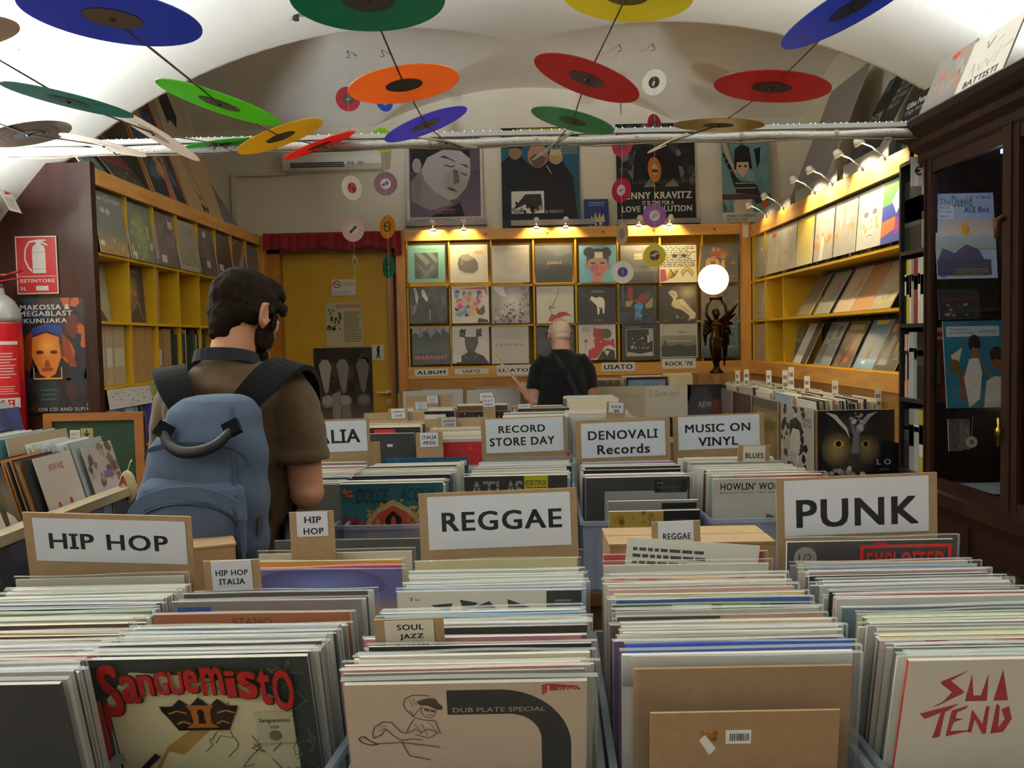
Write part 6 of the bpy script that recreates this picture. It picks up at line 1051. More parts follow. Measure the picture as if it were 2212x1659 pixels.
for blk, (ya, ye) in enumerate(((4.345, 4.66), (4.70, 5.06), (5.10, 5.46), (5.50, 5.88), (5.92, 6.25), (6.28, 6.46))):
    n = 30
    for i in range(n):
        nm, c, _ = palold(q); x = 1.53 + .315 * i / n; a = .12
        M = Matrix.Translation((x, (ya + ye) / 2 + q.uniform(-.008, .008), .905)) @ Matrix.Rotation(-math.pi / 2, 4, 'Z') @ Matrix.Rotation(-a if False else .06, 4, 'X')
        add_record(BB, M, .313, .3 + q.uniform(-.012, .012), .004, c, q.choice(['e8e0cc', 'd8d0bc', 'e4dcc8', 'c8c0ac']), None, q.choice(['e0d8c4', '5a4c40', '2a2826', 'a89a84', '8a3a34', '9aa49a', 'c8bca4']))
tag(BB.build('filed_record_sleeves'), 'record sleeves filed in the back and right benches', 'record', None, 'stuff')
q = random.Random(8)
for i, (u, v, d) in enumerate(((1588, 800, 6.1), (1607, 798, 6.0), (1655, 800, 5.7), (1690, 800, 5.5), (1703, 793, 5.45), (1737, 812, 5.2), (1797, 822, 4.8), (1902, 840, 4.42), (1702, 832, 5.3))):
    p = P(u, v, d); h = p.z - 1.0; sheet('divider_card', 'small white divider tab on the right bench, %s counted from the statue' % nth(i + 1), 'tab', frame((min(p.x, 1.84), d, 1.0), EX, (.05, 0, 1)), .035, h, .001, 'b d8d2c4;s %d 3 .15 .5 .85 .94 6a645c' % i, 'paper', group='divider tabs on the right bench')
flat_lying('record_sleeve', 'grey sleeve lying flat on the bench edge by the older man', 'record', P(1030, 838, 6.34).x, 6.31, 1.182, .5, .3, 'b 8a857c', .012)
# ---------------------------------------------------------------- left side: bench, green board, extinguisher
def left_bench():
    t = thing('record_bench', 'dark bench along the left side with tiers of small records', 'bench', (-1.15, 1.1, 0)); L = 1.44; L2 = 1.68
    mb = MB('darkwood'); mb.box((-.03, 0, 0), (0, L, 1.12), '2c2422'); mb.build('front_panel', t)
    mb = MB('pine_deep'); mb.box((-.035, 0, 1.12), (.012, L, 1.145), 'b8a888'); mb.build('front_lip', t)
    mb = MB('darkwood'); mb.box((-.9, L2 - .02, 0), (-.2, L2, 1.1), '241c1a'); mb.box((-.2, L - .02, 0), (0, L, 1.1), '241c1a'); mb.build('end_panel', t)
    mb = MB('darkwood'); mb.box((-.22, .0, 1.09), (-.03, L - .02, 1.105), '2c2422'); mb.build('tier_board', t)
    mb = MB('darkwood'); mb.box((-.9, .0, 1.0), (-.22, L2 - .02, 1.02), '2c2422'); mb.build('tier_board', t)
left_bench()
LG = 'sleeves in the left bench'
def lrec(lab, X, ya, yb, z0, h, spec, lean=.05, th=.003, name='record_sleeve'): return sheet(name, lab, 'record', frame((X, ya, z0), EN, (-lean, 0, h)), yb - ya, h, th, spec, 'gloss', 'd0ccc0', LG)
lrec('small square sleeve with a brown and white photo, bench end', -1.185, 2.40, 2.575, 1.107, .175, 'b a8a4a0;v 0 0 1 .5 c8ccd0 a8a09c;n 3 24 .05 .3 .95 .95 .06 .14 5a4440,7a6058,98847c,6a5c5a;r .45 .4 .75 .52 6a5a8a;r .1 .02 .9 .2 c0c8d0')
lrec('small white sleeve with red lettering and two red figures', -1.185, 2.16, 2.34, 1.107, .175, 'b cdc3bd;T .3 .76 .7 .86 b84a4c INSTANT_MUSIC;p b03440 .2 .04 .28 .12 .24 .2 .26 .28 .32 .28 .34 .2 .32 .12 .4 .04;p b03440 .52 .04 .6 .14 .56 .22 .58 .3 .64 .3 .66 .22 .64 .14 .76 .04')
lrec('small sleeve with a dark-haired woman in white, nearest in the bench', -1.185, 1.84, 2.03, 1.107, .175, 'b 4a4240;n 3 20 .05 .4 .5 .9 .06 .12 a8a09c,8a807c,c08a50;p 1a1716 .42 .7 .5 .94 .66 .98 .78 .84 .86 .5 .8 .3 .66 .5 .5 .6;p b87a50 .3 .62 .46 .74 .6 .6 .54 .3 .4 .2;p d8d0c0 .5 .0 .52 .36 .66 .44 .7 .0;p ccc4b4 .76 .0 .78 .4 .9 .3 1 .1 1 0;p c89040 .3 .3 .36 .12 .42 .3')
lrec('pale sleeve sliver at the left edge of the view', -1.185, 1.62, 1.80, 1.107, .175, 'b b8b4ac;s 3 3 .5 .1 .95 .3 4a4844')
mb = MB('card'); q = random.Random(14)
for i in range(24):
    c = q.choice(['1c1c20', '2c2a2c', '3c4448', '8a2c2c', 'b87a3c', 'c8c4bc', '1a1a1c', '6a6a6c', '24303a']); x = -1.19 - i * .0045
    mb.M = frame((x - .008, 2.13 + q.uniform(-.01, .01), 1.107), EN, (-.05, 0, .175)); mb.box((0, 0, 0), (.18, .003, .17 + q.uniform(-.006, .008)), c)
for i in range(26):
    c = q.choice(['d8d6d0', 'c0c4c4', 'e0ddd4', '9aa0a0', 'b8c0c0']); x = -1.20 - i * .005
    mb.M = frame((x, 2.37 + q.uniform(-.01, .01), 1.107), EN, (-.05, 0, .175)); mb.box((0, 0, 0), (.18, .003, .18 + q.uniform(-.006, .012)), c)
    mb.M = frame((x, 1.84 + q.uniform(-.01, .01), 1.107), EN, (-.05, 0, .175)); mb.box((0, 0, 0), (.18, .003, .17 + q.uniform(-.006, .01)), q.choice(['2a2624', '5a4c44', 'd8d4cc', '1c1a1a', '8a3a2c']))
for i in range(22):
    x = -1.385 - i * .007; mb.M = frame((x, 2.33 + q.uniform(-.012, .012), 1.03), EN, (-.05, 0, .28)); mb.box((0, 0, 0), (.33, .004, .27 + q.uniform(-.006, .012)), q.choice(['c8ccc8', 'b8bcb8', 'd8d4c8', '3a6a7a', '2a2826']))
tag(mb.build('filed_record_sleeves'), 'small and large sleeves filed behind the front ones in the left bench', 'record', None, 'stuff')
lrec('tan sleeve with scratchy outlined letters in the left bench', -1.37, 2.36, 2.68, 1.03, .28, 'b b09a7c;i .06 .5 .3 .76 8a7458 9ER;i .32 .56 .46 .76 9c8668 to;i .48 .6 .68 .88 8a7458 9ER;r .7 .5 .98 .68 c4b898')
lrec('blue abstract sleeve in the raised back tier of the left bench', -1.56, 2.44, 2.755, 1.09, .285, 'b 2c3a68;n 3 20 0 0 1 1 .06 .16 34467c,243058,3c5490,2a4a70')
lrec('red and green patterned sleeve in the back tier of the left bench', -1.55, 2.11, 2.425, 1.09, .27, 'b b8583c;p 4a7a3c .1 .0 .3 .4 .6 .2 .9 .5 .7 0;p 4a7a3c .2 .6 .5 .9 .8 .7;r .0 .95 1 1 d8d0c4')
for i in range(6): lrec('dull pale sleeve behind the blue abstract one, %s back' % NTH[i + 1], -1.585 - i * .012, 2.43, 2.745, 1.1, .29 + .004 * i, 'b %s' % ['b8b4a8', '8a8a88', 'c8c4b8', 'a8a498', 'b0aca0', '9a968c'][i], th=.004)
for lab, ya, yb, sp in (('dark blue car photo sleeve pinned to the left bench side', 2.0, 2.385, 'b 4a5f80;v 0 0 1 1 3c4c6a 5a7090;p 1c2634 .5 .3 .52 .6 .66 .72 .78 .6 .8 .3;r .86 0 .88 1 2c3a4a;l 2c3c54 .02 0 .5 .5 .7'), ('black sleeve at the end of the left bench side', 2.40, 2.545, 'b 1a1718;n 3 6 .2 .0 .8 .2 .04 .08 8a4a2c,2c2424'), ('slate floral sleeve pinned to the left bench side', 1.62, 1.98, 'b 3c3e4a;n 3 40 0 0 1 1 .05 .14 4c4e5c,2e2e3a,5a5a6c,24242c;n 5 8 .6 .1 .95 .35 .03 .07 9a94b0,b8b4c8')):
    sheet('record_sleeve', lab, 'record', frame((-1.145, ya, .80), EN), yb - ya, .315, .004, sp, 'gloss', 'c8c4b8', LG)
for u, v0, u1, v1, lab, sp, d in ((152, 929, 172, 957, 'small white divider card with two short words on the left bench', 'b d0ccc4;t .15 .55 .85 .8 2a2a2c KRAUT;t .2 .18 .8 .42 2a2a2c ROCK', 2.52), (175, 925, 200, 946, 'beige card with a black down arrow on the left bench', 'b a8946c;l 1c1a18 .1 .5 .9 .5 .3;p 1c1a18 .2 .5 .3 .54 .5 .3 .7 .54 .8 .5 .5 .12', 2.56)):
    a = P(u, v1, d); b = P(u1, v0, d); sheet('divider_card', lab, 'sign', frame((a.x, d, 1.1), EX), b.x - a.x, b.z - 1.1, .002, 'b a8946c;' + sp.replace('b d0ccc4', 'r 0 %.2f 1 1 d0ccc4' % (1 - (b.z - a.z) / (b.z - 1.1))) if False else sp, 'paper', group='cards on the left bench') if False else None
    mb = MB('paper'); W = b.x - a.x; H = b.z - a.z; mb.box((0, 0, -(a.z - 1.1)), (W, .002, H), sp.split(';')[0].split()[1]); art(mb, Matrix.Identity(4), W, H, sp); o = mb.build('divider_card', None, (a.x, d, a.z)); tag(o, lab, 'sign', 'cards on the left bench')
# green board at the end of the left counter
a = P(95, 893, 3.9); b = P(310, 893, 3.9); t = thing('chalkboard', 'dark green board in an orange wooden frame, left of the younger man', 'board', (b.x, 3.9, 0)); W = b.x - a.x
mb = MB('paint'); mb.box((-W, 0, .5), (0, .012, 1.24), '16301f'); mb.build('panel', t)
mb = MB('pine'); PB = '8a5426'; mb.box((-W, -.012, 1.225), (0, .016, 1.26), PB); mb.box((-W, -.012, .48), (0, .016, .52), PB); mb.cur = 'pine_up'; mb.box((-.04, -.012, .52), (0, .016, 1.225), PB); mb.box((-W, -.012, .52), (-W + .04, .016, 1.225), PB); mb.build('frame', t)
for x in (-W + .03, -.03):
    mb = MB('pine_up'); mb.box((x - .02, -.01, 0), (x + .02, .012, .5), PINE); mb.build('leg', t)
# signs and poster on the dark side of the left shelf
def dpanel(name, lab, cat, u0, v0, u1, v1, spec, m='gloss', d=4.212, roll=0):
    a = P(u0, v1, d); b = P(u1, v0, d); M = frame((a.x, d, a.z), (math.cos(roll), 0, math.sin(roll))); return sheet(name, lab, cat, M, b.x - a.x, b.z - a.z, .002, spec, m)
dpanel('safety_sign', 'red and white fire extinguisher sign reading ESTINTORE', 'sign', 38, 509, 121, 636, 'b d8d0cc;r .025 .02 .975 .98 b01c24;r .05 .30 .95 .31 d8d0cc;T .09 .2 .92 .26 d8d0cc ESTINTORE;T .09 .06 .24 .13 d8d0cc N.;r .46 .06 .76 .14 d8d0cc;r .4 .36 .72 .74 d8d0cc;p d8d0cc .4 .74 .42 .82 .5 .87 .6 .87 .7 .82 .72 .74;r .5 .86 .62 .92 d8d0cc;r .5 .91 .74 .94 d8d0cc;l d8d0cc .03 .62 .9 .78 .84;l d8d0cc .035 .52 .92 .34 .9 .24 .78 .22 .6 .3 .46 .38 .4;l b01c24 .006 .4 .72 .72 .72;l b01c24 .006 .4 .43 .72 .43')
dpanel('poster', 'dark poster with an orange helmeted face and three white title lines', 'poster', 45, 642, 200, 893, 'b 1f1a20;n 3 50 0 0 1 1 .06 .16 2a2028,342428,3a2420,1c2430;n 4 14 .6 .5 1 1 .05 .12 8a3420,a8542c,5a2820;T .06 .9 .70 .945 c8c4c0 MAKOSSA_&;T .045 .845 .73 .89 c8c4c0 MEGABLAST;T .1 .785 .66 .825 c8c4c0 KUNUAKA;p 2c3c78 .14 .56 .2 .74 .38 .78 .58 .76 .62 .56 .56 .68 .38 .72 .22 .68;p 7a3418 .04 .4 .1 .66 .2 .72 .2 .5 .14 .36;p 7a3418 .58 .7 .66 .64 .76 .4 .68 .4 .6 .5;p c8742c .18 .5 .2 .66 .38 .7 .54 .66 .56 .48 .48 .34 .38 .3 .28 .34;g .38 .58 .15 .1 e0a048 c8742c;p 8a4018 .34 .4 .42 .4 .4 .46 .36 .46;e .29 .53 .05 .016 4a2010;e .47 .53 .05 .016 4a2010;e .38 .38 .08 .018 8a3c1c;l e0a85a .012 .2 .4 .2 .3 .56 .3 .56 .4;p 24302c .26 .04 .22 .2 .3 .28 .46 .28 .54 .2 .5 .04;l 4a5850 .012 .28 .2 .48 .2;l 4a5850 .012 .28 .16 .48 .16;l 4a5850 .012 .28 .12 .48 .12;e .96 .33 .07 .06 b86a34;T .24 .015 .84 .045 a8a4a0 ON_CD_AND_2LP!;T .86 .015 .97 .085 b8b4b0 g;e .97 .94 .025 .018 b03a34')
def extinguisher():
    c = P(6, 800, 4.10); z0 = 1.08; t = thing('fire_extinguisher', 'red fire extinguisher with white labels at the left edge', 'fire extinguisher', (c.x, 4.10, z0)); r = .093
    mb = MB('enamel'); mb.smooth = True; mb.lathe([(.001, 0), (r * .9, .003), (r, .015), (r, .60), (r, .605)], 'b8161c', 32); mb.build('body', t)
    mb = MB('enamel'); mb.smooth = True; mb.lathe([(r, .605), (r, .63), (r * .92, .67), (r * .7, .71), (r * .4, .735), (.026, .742), (.024, .77), (.001, .77)], '9a9894', 32); mb.build('neck', t)
    mb = MB('metal'); mb.smooth = True; mb.tube([(0, 0, .765), (0, 0, .80)], .02, 'a89c88', 12); mb.build('valve', t)
    for za, zb in ((.80, .815), (.825, .85)):
        mb = MB('enamel'); mb.strip([(-.02, 0, za), (.05, -.01, za + .006), (.12, -.015, zb)], .024, .006, 'a8141a', (0, 0, 1)); mb.build('lever', t)
    mb = MB('rubber'); mb.smooth = True; mb.tube([(-.02, 0, .79), (-.09, -.03, .76), (-.115, -.03, .6), (-.11, -.03, .3), (-.1, -.02, .12)], .011, '161616', 8); mb.build('hose', t)
    mb = MB('card'); n = 12
    def patch(z0, z1, a0, a1, col, rr=r + .0012):
        for i in range(n):
            a, b = a0 + (a1 - a0) * i / n, a0 + (a1 - a0) * (i + 1) / n
            mb.poly([(rr * math.cos(a), rr * math.sin(a), z0), (rr * math.cos(b), rr * math.sin(b), z0), (rr * math.cos(b), rr * math.sin(b), z1), (rr * math.cos(a), rr * math.sin(a), z1)], col)
    A0, A1 = -2.6, -.25; patch(.25, .52, A0, A1, 'b8161c', r + .0008); patch(.50, .516, A0, A1, 'd8d0cc')
    q = random.Random(3)
    for k in range(9): patch(.455 - k * .014, .461 - k * .014, A0 + .5 + q.uniform(0, .2), A1 - q.uniform(.1, .5), 'd4a8a4')
    for k in range(4): patch(.30 - k * .011, .304 - k * .011, A0 + .4, A1 - q.uniform(.1, .4), 'd4a8a4')
    mb.build('instruction_label', t); mb = MB('card'); patch(.20, .248, A0, A1, 'd8d0cc')
    for (a, b, z, h) in ((-1.62, -1.5, .208, .032), (-1.62, -1.36, .208, .006), (-1.62, -1.36, .234, .006), (-1.24, -1.13, .208, .032), (-1.24, -1.0, .208, .006), (-1.24, -1.02, .221, .006), (-1.24, -1.0, .234, .006), (-.88, -.78, .208, .032), (-.66, -.56, .208, .032), (-.88, -.56, .234, .006), (-.88, -.56, .219, .006)): patch(z, z + h, a, b, 'a8141a', r + .0018)
    mb.build('brand_label', t)
    mb = MB('metal'); mb.box((-.03, r - .01, .5), (.03, .125, .53), '8a8880'); mb.build('wall_hook', t)
    mb = MB('metal'); mb.smooth = True; mb.tube([(.02 * math.cos(k * .7) + .03, -.02 * math.sin(k * .7), .835) for k in range(10)], .002, 'b0a890', 6); mb.build('safety_ring', t)
extinguisher()
# cream tag hanging by the bench end
p = P(276, 1052, 2.49); t = thing('cloth_tag', 'cream padded cloth tag with a red letter, hanging at the bench end', 'tag', p)
mb = MB('canvas'); mb.smooth = True; mb.ball((0, 0, 0), (.026, .008, .05), 'c8ba96', 14); mb.build('pad', t)
mb = MB('card'); art(mb, Matrix.Translation((-.022, -.0085, .005)), .024, .03, 'T .0 .0 1 1 b02c2c A', dl=.0004); mb.build('red_letter', t)
mb = MB('string'); mb.tube([(0, .003, .046), (.004, .012, .07), (.002, .03, .075)], .002, 'a8986c', 5); mb.build('cord', t)
# ---------------------------------------------------------------- bronze winged figure carrying a globe lamp
def statue():
    b = P(1548, 806, 6.45); z0 = b.z; t = thing('statue_lamp', 'bronze winged figure holding up a glowing globe lamp', 'lamp', (b.x, 6.45, z0)); s = 1.0
    B = '4a3018'
    mb = MB('darkwood'); mb.box((b.x - .16, 6.33, .9), (b.x + .16, 6.6, z0 - .001), '8a6434'); tag(mb.build('pedestal'), 'wooden block under the bronze statue in the bench corner', 'block')
    mb = MB('bronze'); mb.smooth = True
    def oval(c, rx, ry, n=14): return [(c[0] + rx * math.cos(2 * math.pi * j / n), c[1] + ry * math.sin(2 * math.pi * j / n), c[2]) for j in range(n)]
    mb.lathe([(.001, 0), (.05, 0), (.05, .012), (.03, .03), (.024, .05)], B, 20)
    body = [((0, 0, .05), .02, .02), ((-.004, 0, .1), .03, .026), ((-.006, 0, .16), .042, .034), ((-.004, 0, .22), .05, .036), ((0, 0, .26), .05, .036), ((.0, 0, .29), .038, .028), ((0, 0, .33), .042, .03), ((0, 0, .36), .047, .034), ((0, 0, .385), .044, .026), ((0, 0, .40), .02, .018), ((0, 0, .415), .016, .016)]
    mb.loft([oval(c, rx, ry) for c, rx, ry in body], B); mb.ball((0, -.005, .445), (.026, .03, .036), B, 14); mb.ball((0, .012, .455), (.03, .028, .03), '38240f', 12)
    for sx in (-1, 1): mb.tube([(sx * .04, 0, .385), (sx * .075, -.005, .44), (sx * .07, -.005, .5), (sx * .035, 0, .555)], [.014, .012, .010, .009], B, 8); mb.ball((sx * .022, -.03, .365), (.016, .014, .016), B, 10)
    for k in range(7): mb.tube([(-.03 + k * .01, -.036, .27), (-.028 + k * .009, -.042, .18), (-.018 + k * .006, -.03, .09)], .005, '3c2612', 6)
    mb.build('figure', t)
    for sx, top in ((1, (.17, .03, .52)), (-1, (-.07, .05, .36))):
        mb = MB('bronze'); mb.smooth = True
        for k in range(7 if sx > 0 else 4):
            u = k / 6; root = Vector((sx * .02, .03, .37 - .06 * u)); tip = Vector(top).lerp(Vector((sx * .07, .05, .05)), u)
            mid = root.lerp(tip, .5) + Vector((sx * .03, .01, .02)); mb.strip([root, mid, tip], [.03, .036, .008], .005, '3a2412', (0, -1, 0))
        mb.build('wing', t)
    mb = MB('bronze'); mb.smooth = True; mb.lathe([(.001, .548), (.045, .55), (.05, .56), (.044, .575), (.001, .576)], B, 20); mb.build('globe_holder', t)
    mb = MB('glow'); mb.smooth = True; mb.ball((-.018, 0, .70), .112, 'ffdc9a', 28); mb.build('globe_shade', t)
    lamp('globe_light', 'POINT', (-.018, 0, .70), 9, (1, .78, .42), .11, None, t)
statue()
# ---------------------------------------------------------------- people
from mathutils import noise as mnoise
def fuse(mb, name, parent, m, voxel, col, smooth=6, disp=None):
    """Fuse overlapping closed shells into one continuous skin."""
    me = bpy.data.meshes.new('t'); me.from_pydata([tuple(v) for v in mb.v], [], mb.f)
    o = bpy.data.objects.new('t', me); C.objects.link(o)
    r = o.modifiers.new('r', 'REMESH'); r.mode = 'VOXEL'; r.voxel_size = voxel
    s = o.modifiers.new('s', 'SMOOTH'); s.factor = .5; s.iterations = smooth
    n = bpy.data.meshes.new_from_object(o.evaluated_get(bpy.context.evaluated_depsgraph_get()))
    bpy.data.objects.remove(o); bpy.data.meshes.remove(me); n.name = name
    if disp:
        nr = [v.normal.copy() for v in n.vertices]
        for v, k in zip(n.vertices, nr): v.co = v.co + k * disp(v.co)
    n.materials.clear(); n.materials.append(MATS[m]); n.polygons.foreach_set('use_smooth', [True] * len(n.polygons))
    ca = n.color_attributes.new('Col', 'FLOAT_COLOR', 'POINT')
    if callable(col): buf = [c for v in n.vertices for c in col(v.co)]
    else: buf = list(hx(col)) * len(n.vertices)
    ca.data.foreach_set('color', buf); return link(n, name, parent)
def rings(mb, rs, n=20, p=2.0):
    """rs: (x, y, z, rx, ry) sections, p = superellipse power."""
    out = []
    for x, y, z, rx, ry in rs:
        r = []
        for j in range(n):
            a = 2 * math.pi * j / n; c, s = math.cos(a), math.sin(a); e = 2 / p
            r.append((x + rx * math.copysign(abs(c) ** e, c), y + ry * math.copysign(abs(s) ** e, s), z))
        out.append(r)
    mb.loft(out, 'fff')
def hand(mb, wrist, d, up, side, curl=.5):
    """Palm, four unequal bent fingers and a thumb leaving the side of the palm; d = pointing direction, up = back of the hand."""
    w = Vector(wrist); d = Vector(d).normalized(); u = Vector(up); u = (u - d * u.dot(d)).normalized(); s = d.cross(u) * side
    mb.tube([w - d * .02, w + d * .03, w + d * .075], [.022, .03, .032], 'fff', 10)
    mb.tube([w + d * .03 - s * .024, w + d * .085 - s * .03], [.015, .013], 'fff', 8); mb.tube([w + d * .03 + s * .024, w + d * .085 + s * .03], [.015, .013], 'fff', 8)
    for k, l in enumerate((.066, .075, .07, .055)):
        b = w + d * .085 + s * (-.031 + k * .0207); c1 = math.cos(curl * .6); s1 = math.sin(curl * .6); a = (d * c1 - u * s1); e = (d * math.cos(curl * 1.5) - u * math.sin(curl * 1.5))
        mb.tube([b - d * .01, b + a * l * .5, b + a * l * .5 + e * l * .55], [.0088, .0082, .007], 'fff', 8)
    b = w + d * .03 - s * .03; t = (d * .7 - s * .6 - u * .35).normalized(); mb.tube([b, b + t * .035, b + t * .035 + (d * .9 - u * .4).normalized() * .03], [.012, .0095, .008], 'fff', 8)
def head(mb, H):
    old = mb.M; mb.M = H; f = 'fff'
    mb.ball((0, -.012, .018), (.073, .092, .088), f); mb.ball((0, .028, -.035), (.06, .064, .075), f); mb.ball((0, .045, -.088), (.043, .044, .028), f)
    mb.tube([(0, .085, .012), (0, .104, -.02), (0, .112, -.036)], [.008, .011, .013], f); mb.ball((0, .083, .024), (.05, .014, .011), f)
    mb.ball((0, .09, -.066), (.024, .011, .006), f); mb.ball((0, .088, -.076), (.021, .011, .006), f); mb.ball((0, .084, -.096), (.02, .014, .014), f)
    for s in (-1, 1):
        mb.ball((s * .04, .062, -.02), (.024, .02, .022), f)
        mb.ball((s * .077, -.008, -.012), (.008, .018, .032), f); mb.ball((s * .08, -.016, .004), (.006, .014, .02), f); mb.ball((s * .074, .0, -.038), (.007, .009, .01), f); mb.tube([(s * .086, -.01 + .017 * math.cos(k * .6 + 1.2), -.008 + .03 * math.sin(k * .6 + 1.2)) for k in range(9)], .005, f, 6)
    mb.M = old
def face_bits(o, H, iris='3a2a1c'):
    for s in (-1, 1):
        mb = MB('enamel'); mb.smooth = True; mb.M = H; mb.ball((s * .03, .082, .002), (.012, .010, .010), 'e0dcd4', 10); mb.ball((s * .03, .0895, .001), (.005, .0035, .005), iris, 8); mb.build('eye', o)
    mb = MB('skin'); mb.smooth = True; mb.M = H; mb.ball((0, .0985, -.071), (.021, .004, .006), '8a4a44', 10); mb.build('lips', o)
def person(name_label, loc, rz):
    t = thing('person', name_label, 'person', loc, None, rz); return t
def legs_shoes(t, hip, spread, tcol, scol):
    mb = MB()
    for s in (-1, 1): mb.tube([(s * .085, 0, .93), (s * spread, .02, .50), (s * spread, -.02, .06)], [.108, .082, .07], 'fff', 14)
    rings(mb, [(0, 0, .86, .17, .125), (0, 0, .94, .178, .13), (0, 0, 1.0, .165, .12)])
    fuse(mb, 'trousers', t, 'canvas', .012, tcol, 4, lambda c: .004 * mnoise.noise(c * 14))
    for s in (-1, 1):
        mb = MB(); mb.ball((s * spread, -.03, .05), (.04, .055, .048), 'fff'); mb.ball((s * (spread + .008), .09, .04), (.045, .09, .038), 'fff'); mb.box((s * (spread + .004) - .042, -.08, 0), (s * (spread + .004) + .042, .17, .02), 'fff')
        fuse(mb, 'shoe', t, 'canvas', .008, scol, 3)
# --- the younger man with the backpack ------------------------------------------------------
def young():
    t = person('person seen from behind in a brown T-shirt wearing a blue-grey backpack, head bowed', (-.765, 2.25, 0), -.08)
    H = Matrix.Translation((.03, .075, 1.638)) @ Matrix.Rotation(-.42, 4, 'Z') @ Matrix.Rotation(-.34, 4, 'X')
    mb = MB(); head(mb, H); hp = H @ Vector((0, -.02, -.03))
    mb.tube([(0, .0, 1.42), (.004, .018, 1.50), hp + Vector((0, -.012, -.03)), hp], [.075, .06, .056, .055], 'fff', 16)
    rings(mb, [(0, 0, .86, .15, .11), (0, 0, .98, .15, .11), (0, 0, 1.08, .145, .10), (0, 0, 1.22, .16, .115), (0, .0, 1.34, .175, .12), (0, .01, 1.42, .165, .105), (0, .012, 1.46, .12, .08), (0, .012, 1.485, .07, .06)])
    arms = {1: [(.15, .01, 1.43), (.18, .0, 1.38), (.205, -.015, 1.26), (.215, -.02, 1.165), (.19, .07, 1.15), (.15, .2, 1.165)], -1: [(-.13, .02, 1.41), (-.15, .03, 1.36), (-.165, .04, 1.24), (-.165, .05, 1.15), (-.13, .14, 1.14), (-.08, .25, 1.155)]}
    for s, a in arms.items():
        mb.tube(a, [.058, .058, .048, .044, .042, .03], 'fff', 14); mb.ball(a[3], (.043, .043, .045), 'fff', 12)
        w = Vector(a[5]); hand(mb, w, (w - Vector(a[4])), (s * .5, 0, .85), s, .7)
    for s in (-1, 1): mb.tube([(s * .085, 0, .9), (s * .1, .02, .5), (s * .1, -.02, .08)], [.085, .058, .04], 'fff', 12); mb.tube([(s * .1, -.05, .045), (s * .11, .14, .035)], [.035, .03], 'fff', 10)
    fuse(mb, 'body', t, 'skin', .0055, 'c08a6c', 5); face_bits(t, H)
    mb = MB(); mb.M = H
    for c, r in (((0, -.014, .034), (.083, .103, .086)), ((0, -.062, -.018), (.062, .042, .058)), ((.0, -.072, -.05), (.042, .028, .036)), ((-.018, -.07, -.075), (.016, .018, .024)), ((.02, -.068, -.072), (.014, .018, .024)), ((0, -.074, -.066), (.02, .018, .03)), ((-.058, -.03, -.002), (.025, .05, .045)), ((.058, -.035, -.002), (.025, .045, .045)), ((.0, .03, .09), (.062, .06, .026)), ((-.02, -.02, .096), (.05, .055, .022)), ((.02, .05, .07), (.05, .04, .03)), ((.07, .06, .03), (.010, .02, .02)), ((-.07, .05, .03), (.016, .03, .03)), ((.079, .03, -.018), (.008, .012, .03))): mb.ball(c, r, 'fff', 14)
    fuse(mb, 'hair', t, 'hair', .004, '1c130d', 6, lambda c: .0025 * mnoise.noise(c * 60) + .0022 * mnoise.noise(c * 190))
    mb = MB(); mb.M = H
    for c, r in (((0, .05, -.094), (.046, .046, .026)), ((.055, .03, -.06), (.014, .04, .036)), ((-.055, .03, -.06), (.014, .04, .036)), ((.068, .02, -.035), (.009, .014, .026)), ((0, .092, -.092), (.024, .01, .016)), ((0, .096, -.054), (.026, .008, .006))): mb.ball(c, r, 'fff', 12)
    fuse(mb, 'beard', t, 'hair', .005, '20160f', 3, lambda c: .002 * mnoise.noise(c * 150))
    mb = MB()
    rings(mb, [(0, -.005, .84, .175, .14), (0, -.005, .92, .172, .14), (.0, -.005, 1.06, .165, .13), (.005, -.004, 1.2, .17, .135), (.008, 0, 1.32, .176, .138), (.008, .002, 1.40, .17, .126), (.006, .004, 1.45, .145, .105), (.004, .006, 1.48, .11, .085), (.004, .01, 1.505, .08, .072), (.004, .014, 1.52, .068, .066)], 24)
    for s, a in arms.items():
        e = Vector(a[2]).lerp(Vector(a[3]), .1); mb.tube([Vector(a[0]) + Vector((-s * .05, 0, -.01)), Vector(a[0]) + Vector((0, 0, 0)), a[1], e], [.08, .077, .072, .068], 'fff', 18)
        mb.tube([e + Vector((0, 0, .022)), e - Vector((0, 0, .004))], [.071, .071], 'fff', 18)
    def wr(c):
        f = (.011 if abs(c.x) < .14 else .004) * math.sin(c.z * 62 + c.x * 30 + 3 * mnoise.noise(c * 9)) * max(0, min(1, (1.52 - c.z) * 6)) * .6
        return f + .006 * mnoise.noise(c * 16)
    fuse(mb, 't_shirt', t, 'fabric', .007, '4e3d2a', 4, wr)
    mb = MB('canvas'); pts = []; nr = []
    for k in range(17):
        a = math.pi * (-.12 + 1.24 * k / 16) + math.pi; pts.append((.084 * math.cos(a), .012 + .078 * math.sin(a), 1.545 - .03 * (k - 8) ** 2 / 64 - .012)); nr.append(Vector((math.cos(a), math.sin(a), .25)).normalized())
    pts = [(.1, .11, 1.45)] + pts[::-1] + [(-.1, .11, 1.45)]; nr = [Vector((.6, .5, .5))] + nr[::-1] + [Vector((-.6, .5, .5))]
    mb.strip(pts, .032, .004, '26282c', nr); mb.build('neck_strap', t)
    legs_shoes(t, .9, .1, '20242c', '1c1c1e')
    return t
YM = young()
def crom(V, n):
    V = [Vector(p) for p in V]; out = []
    for i in range(len(V) - 1):
        a, b, c, d = V[max(i - 1, 0)], V[i], V[i + 1], V[min(i + 2, len(V) - 1)]
        for k in range(n):
            u = k / n; out.append(.5 * ((2 * b) + (c - a) * u + (2 * a - 5 * b + 4 * c - d) * u * u + (3 * b - a - 3 * c + d) * u ** 3))
    return out + [V[-1]]
